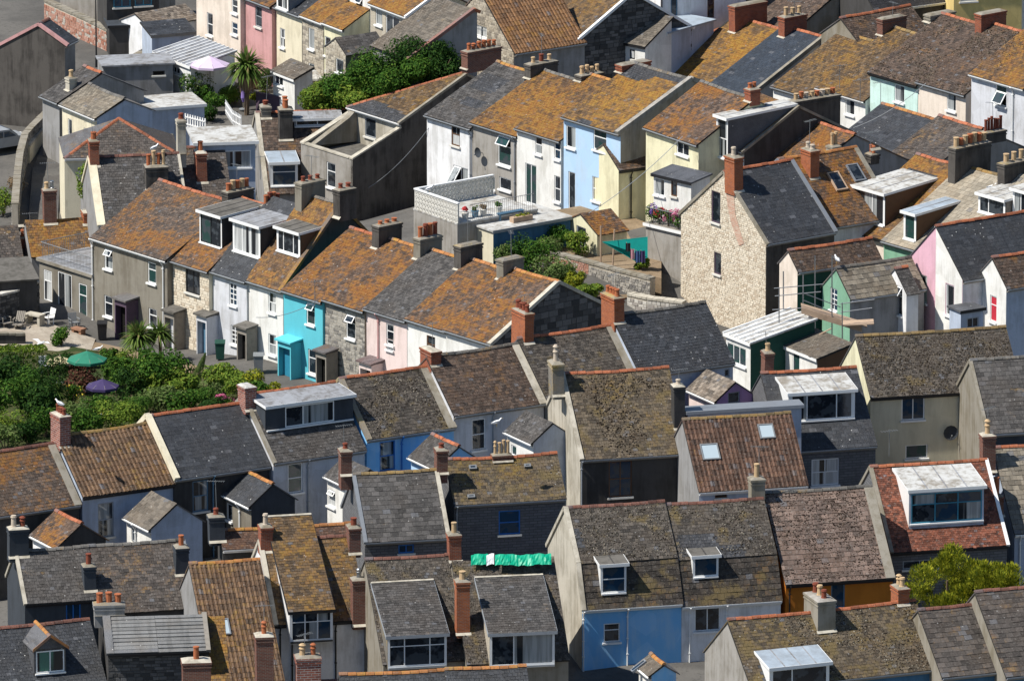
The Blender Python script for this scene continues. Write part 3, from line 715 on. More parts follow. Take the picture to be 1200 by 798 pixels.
def dormer(root, ctr, thr, inv, rf, he, tp, pitch, rnd, px=0, py=0, w=40, h=30, rp=4, roof='flat_pale', face='white', cheek='lead', sty='two', glass='glass', frame='white', tile=None, ov=.16, side=.1, mans=None, kind='flat', lo=.08, hi=.12, fascia='white', opn=None, fr=None, moss=None):
    Rz = Matrix.Rotation(thr, 3, 'Z'); U, Z = V((1,0,0)), V((0,0,1))
    if mans and fr == 'low':
        r1, hh, tpa, tp2, pd = mans; P0 = V((0,-rf,he)); pt = R(pd); tpx = tp2
    else: P0 = V((0,-rf,he)); pt = R(pitch); tpx = tp
    N = V((0,-math.sin(pt),math.cos(pt)))
    P = onplane(px, py, ctr + Rz @ P0, Rz @ N); q = inv @ (P-ctr); s = FPX/(P-CAM).length
    W = w/(s*math.cos(thr)); Hh = h/(s*CP); x0, x1 = q.x-W/2, q.x+W/2; y0, z0 = q.y, q.z; z1 = z0+Hh
    tr = math.tan(R(rp)); t = Hh/max(.15, tpx-tr) if not (mans and fr == 'low') else min(1.2, Hh/max(.15, tpx-tr)+.3)
    O = V((x0,y0,0)); Nf = V((0,-1,0)); wx0, wx1, wz0, wz1 = side, W-side, z0+lo, z1-hi
    f = MB(); panel(f, O, U, Nf, z0-.1, [(0,z1),(W,z1)], [(wx0,wx1,wz0,wz1)], .08); o = f.build('dormer', face, root)
    for xc in (x0, x1-.07):
        d = MB(); d.prism([(xc,y0+.085,z0-.1),(xc,y0+.085,z1),(xc,y0+t,z1+t*tr)], (.07,0,0)); d.build('cheek', cheek, o)
    # the window of a dormer is one frame with its panes set in
    cols, rows = STY[sty]; fm = MB(); b = .06; F = O - Nf*.03
    def bx(a0, a1, c0, c1, e=.03): fm.obox(F + U*((a0+a1)/2) + Z*((c0+c1)/2), U*((a1-a0)/2), V((0,e,0)), Z*((c1-c0)/2))
    bx(wx0,wx0+b,wz0,wz1); bx(wx1-b,wx1,wz0,wz1); bx(wx0+b,wx1-b,wz0,wz0+b); bx(wx0+b,wx1-b,wz1-b,wz1)
    iw, ih = wx1-wx0-2*b, wz1-wz0-2*b; x = wx0+b; gl = glass if isinstance(glass, (list, tuple)) else [glass]; k = 0
    for i, c in enumerate(cols):
        xe = x+iw*c/sum(cols)
        if i: bx(x-b*.5, x+b*.5, wz0+b, wz1-b, .027)
        zz = wz0+b
        for j, r in enumerate(rows):
            ze = zz+ih*r/sum(rows)
            if j and i == 0: bx(wx0+b, wx1-b, zz-b*.4, zz+b*.4, .024)
            pm = MB(); pm.poly(*[tuple(F + U*a + Z*c_) for a, c_ in ((x,zz),(xe,zz),(xe,ze),(x,ze))]); pm.build('pane', gl[k % len(gl)], o); k += 1; zz = ze
        x = xe
    fm.build('window_frame', frame, o)
    sl = MB(); sl.box(x0+.02, x1-.02, y0-.12, y0-.004, wz0-.09, wz0-.015); sl.build('sill', fascia, o)
    if kind == 'gable':
        rm = MB(); ap = V(((x0+x1)/2, 0, z1+W*.5*.75)); tb = (W*.5*.75+Hh)/tpx+.2
        for sgn, xe in ((-1, x0-.12), (1, x1+.12)):
            zz = ap.z - abs(xe-ap.x)*.75
            a, b_ = V((xe,y0-ov,zz)), V((ap.x,y0-ov,ap.z)); E = V((0,tb+ov,0)); nn = V((sgn*.6,0,.8))
            rm.prism([a, b_, b_+V((0,0,.06)), a+V((0,0,.06))], E)
        rm.build('dormer_roof', roof, o); g = MB(); g.prism([(x0,y0,z1),(x1,y0,z1),(ap.x,y0,ap.z)], (0,.08,0)); g.build('dormer_gable', face, o)
        rt = MB(); ridge_tiles(rt, V((ap.x,y0-ov,ap.z+.08)), V((ap.x,y0+tb,ap.z+.08)), .1, rnd=rnd); stuff(rt.build('dormer_ridge', 'ridge_orange', o))
        bgb = MB()
        for xe in (x0-.12, x1+.12): 
            zz = ap.z - abs(xe-ap.x)*.75; bgb.prism([V((xe,y0-ov-.03,zz)), V((ap.x,y0-ov-.03,ap.z)), V((ap.x,y0-ov-.03,ap.z+.16)), V((xe,y0-ov-.03,zz+.16))], (0,.05,0))
        bgb.build('bargeboard', 'ridge_orange', o)
        return
    cr = math.cos(math.atan(tr)); Vd = V((0,cr,cr*tr)); Nn = V((0,-cr*tr,cr)); L = (t+ov)/cr + (.1 if tile else .0); Or = V((x0-.1, y0-ov, z1-ov*tr+.01)); Wd = W+.2
    rm = MB(); rm.prism([Or, Or+U*Wd, Or+U*Wd+Vd*L, Or+Vd*L], Nn*.07)
    if tile:
        tm = MB(); lay(tm, Or+Nn*.075, U, Vd, Nn, Wd, L, tile, rnd); r_ = tm.build('dormer_roof', roof, o); stuff(r_); rm.build('dormer_deck', 'deck', o)
        if moss: mm = MB(); mossify(mm, Or+Nn*.08, U, Vd, Nn, Wd, L, rnd, *moss[1:], ); stuff(mm.build('dormer_moss', moss[0], o))
        fl = MB(); e = Or+Vd*L; fl.obox(e+U*(Wd/2)+Nn*.08, U*(Wd/2), Vd*.06, Nn*.05); fl.build('flashing', 'w_mortarpale', o)
    else:
        rm.build('dormer_roof', roof, o)
        for k in range(max(1, int(Wd/1.1))):
            sm = MB(); xs_ = Wd*(k+1)/(max(1, int(Wd/1.1))+1); sm.obox(Or+U*xs_+Vd*(L/2)+Nn*.076, U*.035, Vd*(L/2-.02), Nn*.008); sm.build('felt_seam', 'flat_grey' if roof != 'felt' else 'w_dark', o)
    fa = MB(); fa.obox(Or + U*(Wd/2) + V((0,-.02,-.0)), U*(Wd/2+.02), V((0,.018,0)), V((0,0,.085)))
    for xx in (Or.x-.012, Or.x+Wd+.012): fa.prism([V((xx-.012,Or.y,Or.z-.07)), V((xx-.012,Or.y,Or.z+.075)), V((xx-.012,0,0))+V((0,(Or+Vd*L).y,(Or+Vd*L).z+.075)), V((xx-.012,0,0))+V((0,(Or+Vd*L).y,(Or+Vd*L).z-.07))], (.024,0,0))
    fa.build('fascia', fascia, o)
# ================================================================ front rows (rear elevations towards the viewer)
F1 = row(228, 480, 7.8, 28)
house('slate house with rusty lichen roof, brick stack shared with pantiled neighbour', (-60,535,62,520), 600, rw=F1, roof='slate_rustdark', wall='w_dark', gut='gutter_grey', verge=[('R',.34,.05,'w_mortar')], rcol='ridge_dull')
house('golden pantile roofed house above the grey gabled outhouse', (66,508,173,498), 575, rw=F1, roof='pantile_gold', tile='pantile', wall='w_greyblue', gut='black', rcol='ridge_gold',  # the wall's shade is put into its blue-grey colour
      chim=[dict(px=76, yt=488, yb=523, w=.62, d=1.15, n=4, mat='br_mixed', pm='terradark', ph=.42, cap='w_mortarpale')], win=[(124,609,18,40,'sash','gutter_grey','curtain')])
house('dark blue slate house with cream parapet and terracotta ridge, speckled with droppings', (172,486,283,473), 554, rw=F1, roof='slate_dark', tile='new', wall='w_dark', gut='gutter_grey', verge=[('L',.22,.16,'w_cream')], wob=.5,
      win=[(235,581,18,36,'sash','bluegrey','glass')], pipes=[(249,'bluegrey')])
house('slate house with wide flat-roofed black dormer spanning its slope', (285,461,392,448), 535, rw=F1, roof='slate_grey', wall='w_greylight', gut='gutter_grey',
      chim=[dict(px=294, yt=454, yb=480, w=.65, d=.9, n=0, mat='br_mixed', cap='flat_pale')],
      dorm=[dict(px=363, py=499, w=101, h=29, rp=4, side=1.15, face='w_charcoal', cheek='w_charcoal', sty='rl', roof='flat_grey', lo=.1, hi=.16, glass=['glass','curtain'])],
      win=[(346,560,17,34,'sash','white','glass')], verge=[('L',.12,.06,'w_mortar')], pipes=[(360,'gutter_grey')])
house('blue walled house with slates thick with pale moss', (398,441,500,431), 508, rw=F1, roof='mossy_grey', wall='w_blue', gut='gutter_grey', moss=(.62,'moss_pale',.08,34),
      verge=[('R',.42,.05,'w_mortar'),('L',.22,.06,'w_lichenwall')], win=[(454,534,18,34,'sash','bluepaint','curtain')], pipes=[(470,'bluepaint')])
house('brown lichened slate house with white rear wall and stubby brick stack', (500,414,606,405), 480, rw=F1, roof='slate_brown', wall='w_greylight', gut='gutter_grey', rcol='ridge_grey', moss=(.3,'moss_dark',.05,14),
      chim=[dict(px=511, yt=412, yb=428, w=.6, d=1.3, n=0, mat='br_red', cap='w_mortarpale')], win=[(561,509,16,36,'sash','white','glass')], verge=[('R',.36,.05,'w_mortarpale')], pipes=[577])
house('mossy slate house with four-pot red brick stack at its left end', (607,395,717,381), 460, rw=F1, roof='mossy_grey', moss=(.42,'moss',.06,22), wall='w_grey', verge=[('R',.4,.05,'w_mortar')],
      chim=[dict(px=620, yt=368, yb=402, w=.55, d=1.55, n=4, mat='br_orange', pm='terradark', ph=.42)])
house('dark slate house below the stone gable with glowing orange chimney', (717,368,826,354), 433, rw=F1, roof='slate_dark', wall='w_greyblue', rcol='ridge_grey', gut='gutter_grey', moss=(.22,'moss_dark',.05,12),
      chim=[dict(px=726, yt=349, yb=378, w=.62, d=1.5, n=4, mat='br_orange', pm='terracotta', ph=.38, cap='w_lichenwall')], win=[(852,437,6,9,'one','gutter_grey')])
# outhouses in the yards of that row, gable ends towards the viewer
def outhouse(label, ridge, eave, H, hh=4.0, **k):
    k.setdefault('pitch', 36); k.setdefault('th', -60)
    return house(label, ridge, eave, H=H, hh=hh, name='outhouse', cat='outhouse', sub=1.5, **k)
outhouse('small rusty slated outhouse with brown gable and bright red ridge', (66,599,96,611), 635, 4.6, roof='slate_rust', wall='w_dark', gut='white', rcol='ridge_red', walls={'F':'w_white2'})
outhouse('outhouse with tan shingle roof and blue-grey gable', (178,576,207,588), 614, 4.9, roof='shingle', tile='new', wall='w_greyblue', walls={'F':'w_white'}, ridge_on=False, win=[(157,627,6,16,'one','gutter_grey')], pipes=[160])  # sunlit side white; the gable's blue shade is put into its colour
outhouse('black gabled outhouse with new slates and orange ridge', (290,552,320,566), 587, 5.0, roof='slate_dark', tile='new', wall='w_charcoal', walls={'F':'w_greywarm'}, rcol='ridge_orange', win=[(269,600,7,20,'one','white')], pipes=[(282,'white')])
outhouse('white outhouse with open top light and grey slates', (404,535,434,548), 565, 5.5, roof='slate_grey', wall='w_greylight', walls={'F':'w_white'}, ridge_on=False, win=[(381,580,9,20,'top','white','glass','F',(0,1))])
outhouse('pale blue outhouse with terracotta ridge behind the yellow-mossed roof', (507,509,538,521), 543, 6.0, roof='slate_grey', wall='w_blue', walls={'F':'w_sky'}, win=[(487,560,10,8,'one','gutter_grey')])  # light put into the colour: sunlit side paler than the shaded gable
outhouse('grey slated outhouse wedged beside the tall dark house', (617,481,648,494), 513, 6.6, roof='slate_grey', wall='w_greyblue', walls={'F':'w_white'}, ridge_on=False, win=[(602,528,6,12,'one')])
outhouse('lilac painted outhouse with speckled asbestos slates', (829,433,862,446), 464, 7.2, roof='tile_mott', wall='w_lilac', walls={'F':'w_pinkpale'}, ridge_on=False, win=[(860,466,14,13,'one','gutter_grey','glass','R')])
# ---------------------------------------------------------------- second rows
house('grey block house with even slates and small blue window', (414,554,512,551), 633, th=11, H=7.6, roof='slate_grey', tile='big', wall='blocks', rcol='ridge_gold', gut='gutter_grey', verge=[('R',.14,.05,'w_mortarpale'),('L',.12,.05,'lead')], wob=.6,
      chim=[dict(px=406, yt=529, yb=556, w=.58, d=.8, n=1, mat='br_dark', pm='terradark', ph=.35), dict(px=518, yt=528, yb=554, w=.58, d=.8, n=1, mat='br_dark', pm='terradark', ph=.3)], win=[(476,643,18,10,'two','bluepaint','glass_blue')])
house('mossy yellow roofed block house with cluster of orange pots', (522,537,652,531), 588, th=12, H=7.7, roof='mossy_yellow', wall='blocks', gut='gutter_grey', moss=(.34,'moss_pale',.06,18),
      chim=[dict(px=588, yt=532, w=1.0, d=.5, n=4, mat='br_dark', pm='buff', ph=.75, kind=1)], win=[(597,612,25,28,'sash','bluepaint','glass_blue')], sky=[(554,548,.4,.25,'greymetal'),(552,582,.4,.2,'greymetal'),(618,546,.35,.2,'greymetal')], pipes=[(535,'gutter_grey')])
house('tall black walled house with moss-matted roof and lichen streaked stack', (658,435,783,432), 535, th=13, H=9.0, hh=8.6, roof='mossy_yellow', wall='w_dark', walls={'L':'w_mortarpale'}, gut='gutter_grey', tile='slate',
      moss=(.56,'moss',.095,34,lambda a,b: .32-1.4*abs(a-.42)-.5*abs(b-.5)), verge=[('L',.16,.1,'w_mortarpale')],
      chim=[dict(px=655, yt=427, yb=463, w=.62, d=1.05, n=1, mat='w_lichenwall', pm='potpale', ph=.85, kind=2), dict(px=797, yt=453, yb=502, w=.6, d=.7, n=1, mat='w_dark', pm='potpale', ph=.3, cap='w_mortarpale')],
      win=[(727,561,27,42,'grid','brownwood','glass')], pipes=[(667,'gutter_grey'),(800,'gutter_grey')])
house('brown pantile house with two tilted roof windows', (800,489,926,485), 573, th=13, H=7.6, roof='pantile_brown', tile='pantile', wall='w_greyblue', walls={'L':'w_grey'}, rcol='ridge_gold', sky=[(832,530,.98,1.05,'greymetal','glass_sky'),(898,506,.85,.95,'greymetal','glass_sky')], win=[(845,580,14,6,'one','brownwood')])
house('charcoal slate-hung house with broad white three-light dormer', (892,436,1003,430), 526, th=14, H=8.0, roof='slate_dark', tile='new', wall='blocks', gut='gutter_grey', wob=.6,
      chim=[dict(px=901, yt=414, yb=434, w=.5, d=.8, n=1, mat='br_dark', pm='buff', ph=.45, cap='w_lichenwall')],
      dorm=[dict(px=963, py=493, w=78, h=34, rp=6, side=.14, face='white', cheek='white', sty='mid', glass=['curtain','glass','glass'], roof='flat_pale')], win=[(967,553,32,31,'grid','white','glass')])
yh = house('pale yellow house with long moss-dotted roof and satellite dish', (1003,391,1178,385), 461, th=13, H=8.6, hh=8.3, roof='mossy_grey', tile='small', wall='w_oyster', walls={'L':'w_paleyellow'}, gut='black', rcol='ridge_gold', moss=(.70,'moss',.075,40),  # same yellow in two tones; the front's shade is in its duller colour
      win=[(1070,479,27,26,'two','white','glass_blue'),(1074,529,26,16,'one','white','glass')], pipes=[(1130,'black')])
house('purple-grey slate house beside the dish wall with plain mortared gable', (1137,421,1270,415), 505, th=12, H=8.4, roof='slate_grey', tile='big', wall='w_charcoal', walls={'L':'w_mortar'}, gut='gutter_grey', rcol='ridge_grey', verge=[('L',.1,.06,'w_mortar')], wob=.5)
# ---------------------------------------------------------------- third rows
PM1 = lambda a, b: (a < .10 and .25 < b < .62) 
PM2 = lambda a, b: (.05 < a < .45 and .08 < b < .42) or (.42 < a < .7 and .02 < b < .2)
RM = row(778, 589, 8.4, 13)
house('bright blue house with mossy mansard roof and tall little dormer', (662,592,778,589), 711, rw=RM, roof='mossy_grey', wall='w_blue', walls={'L':'w_mortarpale'}, mans=(656,60,'con','wet_slate'), moss=(.60,'moss_pale',.075,36), rcol='ridge_dull', verge=[('L',.16,.08,'w_mortarpale')], patch=(PM1,'patch_slate'),
      dorm=[dict(px=719, py=695, w=30, h=34, rp=5, fr='low', side=.05, sty='sash', glass='glass_blue', face='white', cheek='white', roof='felt', lo=.05, hi=.06)], win=[(717,741,19,22,'top','white','glass'),(722,795,36,26,'two','white','curtain')], pipes=[680,735])
house('white walled half of the mossy mansard terrace with small dormer', (778,589,894,585), 707, rw=RM, walls={'L':'w_dark'}, roof='mossy_grey', wall='w_white2', mans=(652,60,'con','wet_slate'), moss=(.58,'moss_pale',.075,36), rcol='ridge_dull', patch=(PM2,'patch_slate'),
      dorm=[dict(px=827, py=676, w=30, h=25, rp=5, fr='low', side=.05, sty='one', glass='glass_blue', face='white', cheek='white', roof='felt', lo=.05, hi=.06)], win=[(829,724,30,30,'two','white','glass')], pipes=[808,(851,'white')])
house('ochre walled house under pinkish tiles crusted with dark moss', (896,576,1021,570), 681, th=13, H=8.4, roof='mossy_pink', tile='con', wall='w_ochre', gut='black', rcol='ridge_grey', moss=(.62,'moss_dark',.075,46,lambda a,b: .25*(a-.25)), verge=[('R',.42,.05,'w_mortar')],
      chim=[dict(px=889, yt=562, yb=592, w=.72, d=.7, n=1, mat='w_mortar', pm='buff', ph=.7, kind=1)], win=[(982,698,16,28,'one','bluegrey','glass_blue')], pipes=[(925,'black')])
house('red plain-tiled house with big blue-framed box dormer', (1020,544,1156,540), 643, th=13, H=8.4, roof='tile_red', tile='plain', wall='blocks', gut='black', rcol='ridge_red', verge=[('R',.1,.06,'white'),('L',.12,.05,'w_mortar')],
      dorm=[dict(px=1109, py=617, w=88, h=45, rp=6, side=.1, face='w_greyblue', cheek='white', sty='tt', frame='teal', glass=['glass','curtain','glass_blue'], roof='flat_pale', lo=.28, hi=.2)], win=[(1078,661,40,10,'two','gutter_grey')])
house('house with crumbling tan slates beside red-tiled dormer house', (1164,523,1290,517), 622, th=13, H=8.2, roof='tile_tan', tile='con', wall='w_greyblue', rcol='ridge_red', chim=[dict(px=1160, yt=511, yb=552, w=.7, d=.7, n=1, mat='br_dark', pm='buff', ph=.7, kind=2, cap='w_mortarpale'), dict(px=1170, yt=582, yb=604, w=.6, d=.6, n=1, mat='br_dark', pm='terracotta', ph=.9, kind=1)], pipes=[1195])
# left half of the third rows
house('grey slate house with pale verge above the blue back door', (18,645,103,639), 705, th=13, H=7.4, roof='slate_grey', tile='slate', wall='w_charcoal', ridge_on=True, rcol='ridge_grey', gut='black', win=[(86,716,17,22,'two','bluepaint','glass_blue')], verge=[('L',.1,.05,'w_mortarpale')],
      chim=[dict(px=22, yt=620, yb=652, w=1.0, d=.7, n=2, mat='w_charcoal', pm=['potpale','terradark'], ph=.55, cap='w_mortarpale'), dict(px=106, yt=664, yb=692, w=.62, d=.7, n=1, mat='w_charcoal', pm='terradark', ph=.7, kind=1)])
house('grey slate house with rusty lower slates between two dark stacks', (103,639,215,632), 716, th=13, H=7.4, roof='slate_greylich', wall='w_dark', rcol='ridge_grey', gut=None, chim=[dict(px=213, yt=642, yb=673, w=.66, d=.75, n=1, mat='w_charcoal', pm='terracotta', ph=.7, kind=1)], verge=[('R',.2,.06,'lead')])
house('far slope of dull brown tiles behind the lichened gable roof', (258,620,412,613), 640, th=11, H=7.2, roof='pantile_brown', tile='plain', wall='w_dark', rcol='ridge_orange', chim=[dict(px=255, yt=606, yb=634, w=.8, d=.7, n=1, mat='w_charcoal', pm='terradark', ph=.4)])
house('house with long golden pantile catslide and single roof light', (222,659,304,655), 800, th=13, H=7.6, hh=8.4, roof='pantile_gold', tile='pantile', wall='w_grey', rcol='ridge_orange', sky=[(260,735,.8,1.0,'lead','glass_sky')])
house('ochre lichened slate house with casement bay under its roof', (304,633,411,627), 729, th=12, H=7.8, roof='lichen_tan', wall='w_white2', rcol='ridge_dull', gut='black', moss=(.34,'moss_dark',.045,16), verge=[('L',.16,.07,'w_mortarpale')],
      dorm=[dict(px=365, py=751, w=50, h=37, rp=27, tile='slate', roof='lichen_tan', side=.07, face='white', cheek='w_white2', sty='tt', glass=['glass','glass_blue','curtain'], lo=.05, hi=.06, fascia='black')],
      chim=[dict(px=312, yt=618, yb=646, w=.6, d=.8, n=1, mat='br_red', pm='potpale', ph=.55), dict(px=416, yt=619, yb=648, w=.6, d=.9, n=1, mat='br_dark', pm='terradark', ph=.5, kind=1), dict(px=422, yt=680, yb=732, w=.75, d=.7, n=1, mat='br_dark', pm='metal', ph=.55, kind=2)], pipes=[(328,'black'),(342,'black'),(393,'black')])
house('mossy slate house with white three-light shed dormer', (428,654,530,650), 776, th=11, H=7.8, roof='mossy_grey', wall='w_mortar', rcol='ridge_dull', moss=(.56,'moss_pale',.055,34), gut=None, tile='small',
      dorm=[dict(px=489, py=781, w=69, h=38, rp=20, tile='slate', roof='slate_grey', side=.06, face='white', cheek='w_lichenwall', sty='tw', lo=.06, hi=.05, fascia='gutter_grey')], chim=[dict(px=534, yt=627, yb=657, w=.62, d=.7, n=1, mat='br_red', pm='buff', ph=.55, kind=1)])
house('mossy slate house with tall freestanding-looking brick stack and net-curtained dormer', (530,652,648,656), 776, th=9, H=7.8, roof='mossy_grey', wall='w_mortar', rcol=None, ridge_on=False, moss=(.52,'moss',.06,30), gut=None, tile='small',
      dorm=[dict(px=612, py=780, w=76, h=40, rp=20, tile='slate', roof='slate_grey', side=.06, face='white', cheek='st_buff', sty='rl', glass=['glass','curtain'], lo=.06, hi=.05, fascia='gutter_grey')], chim=[dict(px=543, yt=682, yb=742, w=.68, d=.7, n=1, mat='br_orange', pm='buff', ph=.55, kind=1)])
# ---------------------------------------------------------------- bottom edge
house('dark slate house with little pointed dormer and dull red ridge', (-40,736,104,726), 840, th=18, H=7.6, roof='slate_dark', tile='slate', wall='w_grey', rcol='ridge_dull', wob=.6, dorm=[dict(px=59, py=789, w=36, h=30, kind='gable', side=.08, sty='two', face='slate_grey', cheek='slate_dark', roof='slate_grey', glass='greencurtain')])
house('house with weathered zinc sheet roof and stone rear wall', (122,722,240,718), 764, th=6, H=8.0, hh=7.0, pitch=24, roof='zinc', tile='roll', wall='w_dark', stones={'F':'st_dark'}, rcol=None, ridge_on=False, gut='black', verge=[('R',.14,.08,'woodgrey'),('L',.3,.04,'zinc')],
      chim=[dict(px=128, yt=706, w=1.5, d=.7, n=3, mat='w_grey', pm='terracotta', ph=.5, kind=1, cap='w_lichenwall', yo=.6), dict(px=231, yt=776, yb=812, w=1.4, d=.9, n=1, mat='br_dark', pm='terracotta', ph=.6, kind=1, cap='w_mortarpale')])
house('narrow golden lichened catslide roof beside the zinc roof', (238,722,262,721), 806, th=6, H=7.7, pitch=36, roof='lichen_bright', wall='w_dark', rcol=None, ridge_on=False, gut=None)
house('slate house with stained blue-black roof and orange ridge', (398,790,521,784), 880, th=8, H=7.6, roof='slate_dark', wall='w_grey', rcol='ridge_orange')
house('blackened slate house with flaring orange ridge and potted plants above', (522,784,616,778), 880, th=8, H=7.7, roof='slate_dark', wall='w_grey', rcol='ridge_orange')
house('house with lumpy moss roof, rounded render stack and low dormer', (853,722,1072,706), 795, th=20, H=7.8, roof='mossy_yellow', tile='slate', wall='w_bluedeep', walls={'L':'w_concrete'}, gut='gutter_grey', rcol='ridge_red', moss=(.55,'moss_pale',.075,36,lambda a,b: .5*(a-.62)), patch=(lambda a,b: .08 < a < .42 and b < .32,'patch_slate'),
      dorm=[dict(px=937, py=806, w=70, h=27, rp=9, side=.1, face='white', cheek='white', sty='rl', glass='glass', roof='flat_blue')],
      chim=[dict(px=969, yt=704, yb=739, w=.95, d=1.9, n=3, mat='w_mortar', pm=['terradark','buff'], ph=.55, cap='w_concrete'), dict(px=1059, yt=690, yb=708, w=.6, d=1.0, n=2, mat='br_orange', pm='buff', ph=.55, kind=1)])
house('big purple-slated house under the golden conifer', (1076,713,1147,707), 790, th=20, H=7.8, roof='slate_greylich', tile='big', wall='w_bluedeep', walls={'L':'w_mortar'}, gut='gutter_grey', rcol='ridge_dull')
house('taller slate house with dull ridge next to the golden conifer', (1143,690,1280,681), 786, th=20, H=8.6, hh=8.2, roof='slate_greylich', tile='big', wall='w_bluedeep', walls={'L':'w_mortar'}, gut='gutter_grey', rcol='ridge_dull', moss=(.25,'moss_dark',.05,12))
outhouse('little blue outhouse with bright orange ridge and roof light', (763,760,778,783), 786, 4.2, th=-72, hh=3.6, roof='shingle', wall='w_blue', walls={'F':'w_white'}, rcol='ridge_orange', pitch=34, sky=[(749,781,.35,.9,'lead')])

house('slate house at the bottom edge carrying two brick stacks', (262,802,396,797), 880, th=8, H=6.6, roof='slate_dark', wall='w_grey', rcol='ridge_dull', chim=[dict(px=311, yt=746, yb=806, w=.85, d=.8, n=1, mat='br_dark', pm='terracotta', ph=.6, kind=1, cap='w_mortarpale'), dict(px=362, yt=771, yb=808, w=1.2, d=.9, n=2, mat='br_mixed', pm=['buff','terracotta'], ph=.6)])
# ================================================================ the stepped terrace facing the garden
R2 = row(530, 303, 7.6, -50)
PT = 29
g = house('double-fronted grey rendered house with rust-lichened roof and brown porch', (187,211,275,236), 292, rw=R2, pitch=27, hh=8.1, roof='slate_rustdark', tile='small', wall='w_greywarm', gut='white', moss=(.2,'moss_dark',.05,10),
      win=[(127,304,10,23,'top','white','glass','F',(0,1)),(178,320,10,24,'top','white','glass'),(127,359,10,24,'top','white','glass'),(179,373,10,22,'top','white','glass')], pipes=[107,192],
      chim=[dict(px=279, yt=222, w=.6, d=1.9, n=5, mat='w_darkgrey', pm=['terracotta','buff'], ph=.5, kind=1)])
s2 = house('cream stone fronted house with black framed window and dark glazed dormer', (275,229,318,241), 312, rw=R2, pitch=33, hh=8.2, roof='slate_rust', wall='w_cream', stones={'F':'st_cream'}, gut='gutter_grey', rcol='ridge_red', win=[(226,330,17,28,'two','black','glass')],
      dorm=[dict(px=247, py=288, w=27, h=37, rp=3, roof='felt', face='white', cheek='w_dark', sty='two', frame='black', glass=['glass_green','glass'])], chim=[dict(px=318, yt=240, w=.55, d=1.3, n=4, mat='w_darkgrey', pm=['terracotta','terradark'], ph=.65, kind=1)])
s3 = house('pale lavender-grey house with new dark slates and netted box dormer', (318,229,358,241), 324, rw=R2, pitch=39.5, hh=8.4, roof='slate_dark', tile='new', wall='w_greylight', rcol=None, ridge_on=False, gut='gutter_grey', win=[(273,345,9,26,'g8','white','glass'),(275,393,9,22,'g8','white','glass')],
      dorm=[dict(px=289, py=299, w=33, h=37, rp=3, roof='flat_grey', face='white', cheek='w_dark', sty='three', glass='netcurtain')], chim=[dict(px=363, yt=212, w=.6, d=1.75, n=3, mat='w_greywarm', pm='terradark', ph=.3)])
s4 = house('white house with vivid orange lichen roof and three-light dormer', (358,226,399,239), 335, rw=R2, pitch=45, hh=8.6, roof='lichen', wall='w_white', rcol='ridge_grey', gut='gutter_grey', win=[(319,355,9,24,'sash','white','glass'),(319,404,9,24,'sash','white','glass')], verge=[('R',.22,.05,'lichen_bright')],
      dorm=[dict(px=338, py=298, w=28, h=28, rp=4, roof='felt', face='white', cheek='brownwood', sty='mid', glass='glass')], walls={'R':'w_dark'}, chim=[dict(px=404, yt=221, w=.6, d=1.2, n=2, mat='w_darkgrey', pm='terradark', ph=.3)])
s5 = house('bright turquoise house with matching porch', (411,267,457,279), 347, rw=R2, pitch=PT, hh=7.7, roof='slate_rust', wall='w_cyan', gut='gutter_grey', moss=(.3,'moss_dark',.05,16), win=[(364,368,10,25,'top','white','glass','F',(0,1)),(366,424,10,28,'top','white','glass')],
      chim=[dict(px=453, yt=262, w=.6, d=1.7, n=3, mat='w_darkgrey', pm='terracotta', ph=.22, cap='w_lichenwall')])
s6 = house('rubble stone fronted house next to the turquoise one', (457,280,504,292), 358, rw=R2, pitch=PT, hh=7.7, roof='slate_rust', wall='w_mortar', stones={'F':'st_grey'}, gut='gutter_grey', rcol='ridge_orange', moss=(.3,'moss_dark',.05,16), win=[(411,383,11,28,'top','white','glass','F',(0,1))],
      chim=[dict(px=501, yt=277, w=.6, d=1.6, n=4, mat='w_greywarm', pm=['terracotta','terradark'], ph=.65, kind=1)])
s7 = house('pale pink house under a plain dark slate roof in the stepped terrace', (504,292,552,304), 369, rw=R2, pitch=PT, hh=7.7, roof='slate_grey', wall='w_pinkpale', gut='gutter_grey', rcol='ridge_orange', win=[(457,392,9,24,'top','white','glass'),(457,404,8,12,'one','white','glass')], pipes=[(444,'w_rose')],
      chim=[dict(px=549, yt=286, w=.6, d=1.6, n=0, mat='w_darkgrey', cap='w_lichenwall')])
s8 = house('white end-but-one house of the stepped terrace with rusty slates', (552,304,600,316), 381, rw=R2, pitch=PT, hh=7.7, roof='slate_rust', wall='w_white', gut='gutter_grey', rcol='ridge_orange', win=[(505,404,10,20,'sash','brownwood','glass')], chim=[dict(px=598, yt=302, w=.6, d=1.5, n=0, mat='w_greywarm', cap='w_lichenwall')], moss=(.3,'moss_dark',.05,16))
s9 = house('end terrace house with dark stone gable and orange-flecked roof', (600,315,655,328), 395, rw=R2, pitch=PT, hh=7.7, roof='slate_rust', wall='w_white', walls={'R':'w_dark'}, stones={'R':'st_dark'}, gut='gutter_grey', rcol='ridge_orange', verge=[('R',.22,.07,'w_mortarpale')], moss=(.3,'moss_dark',.05,16), stone_kw=dict(ch=.3, lw=(.35,.7)))
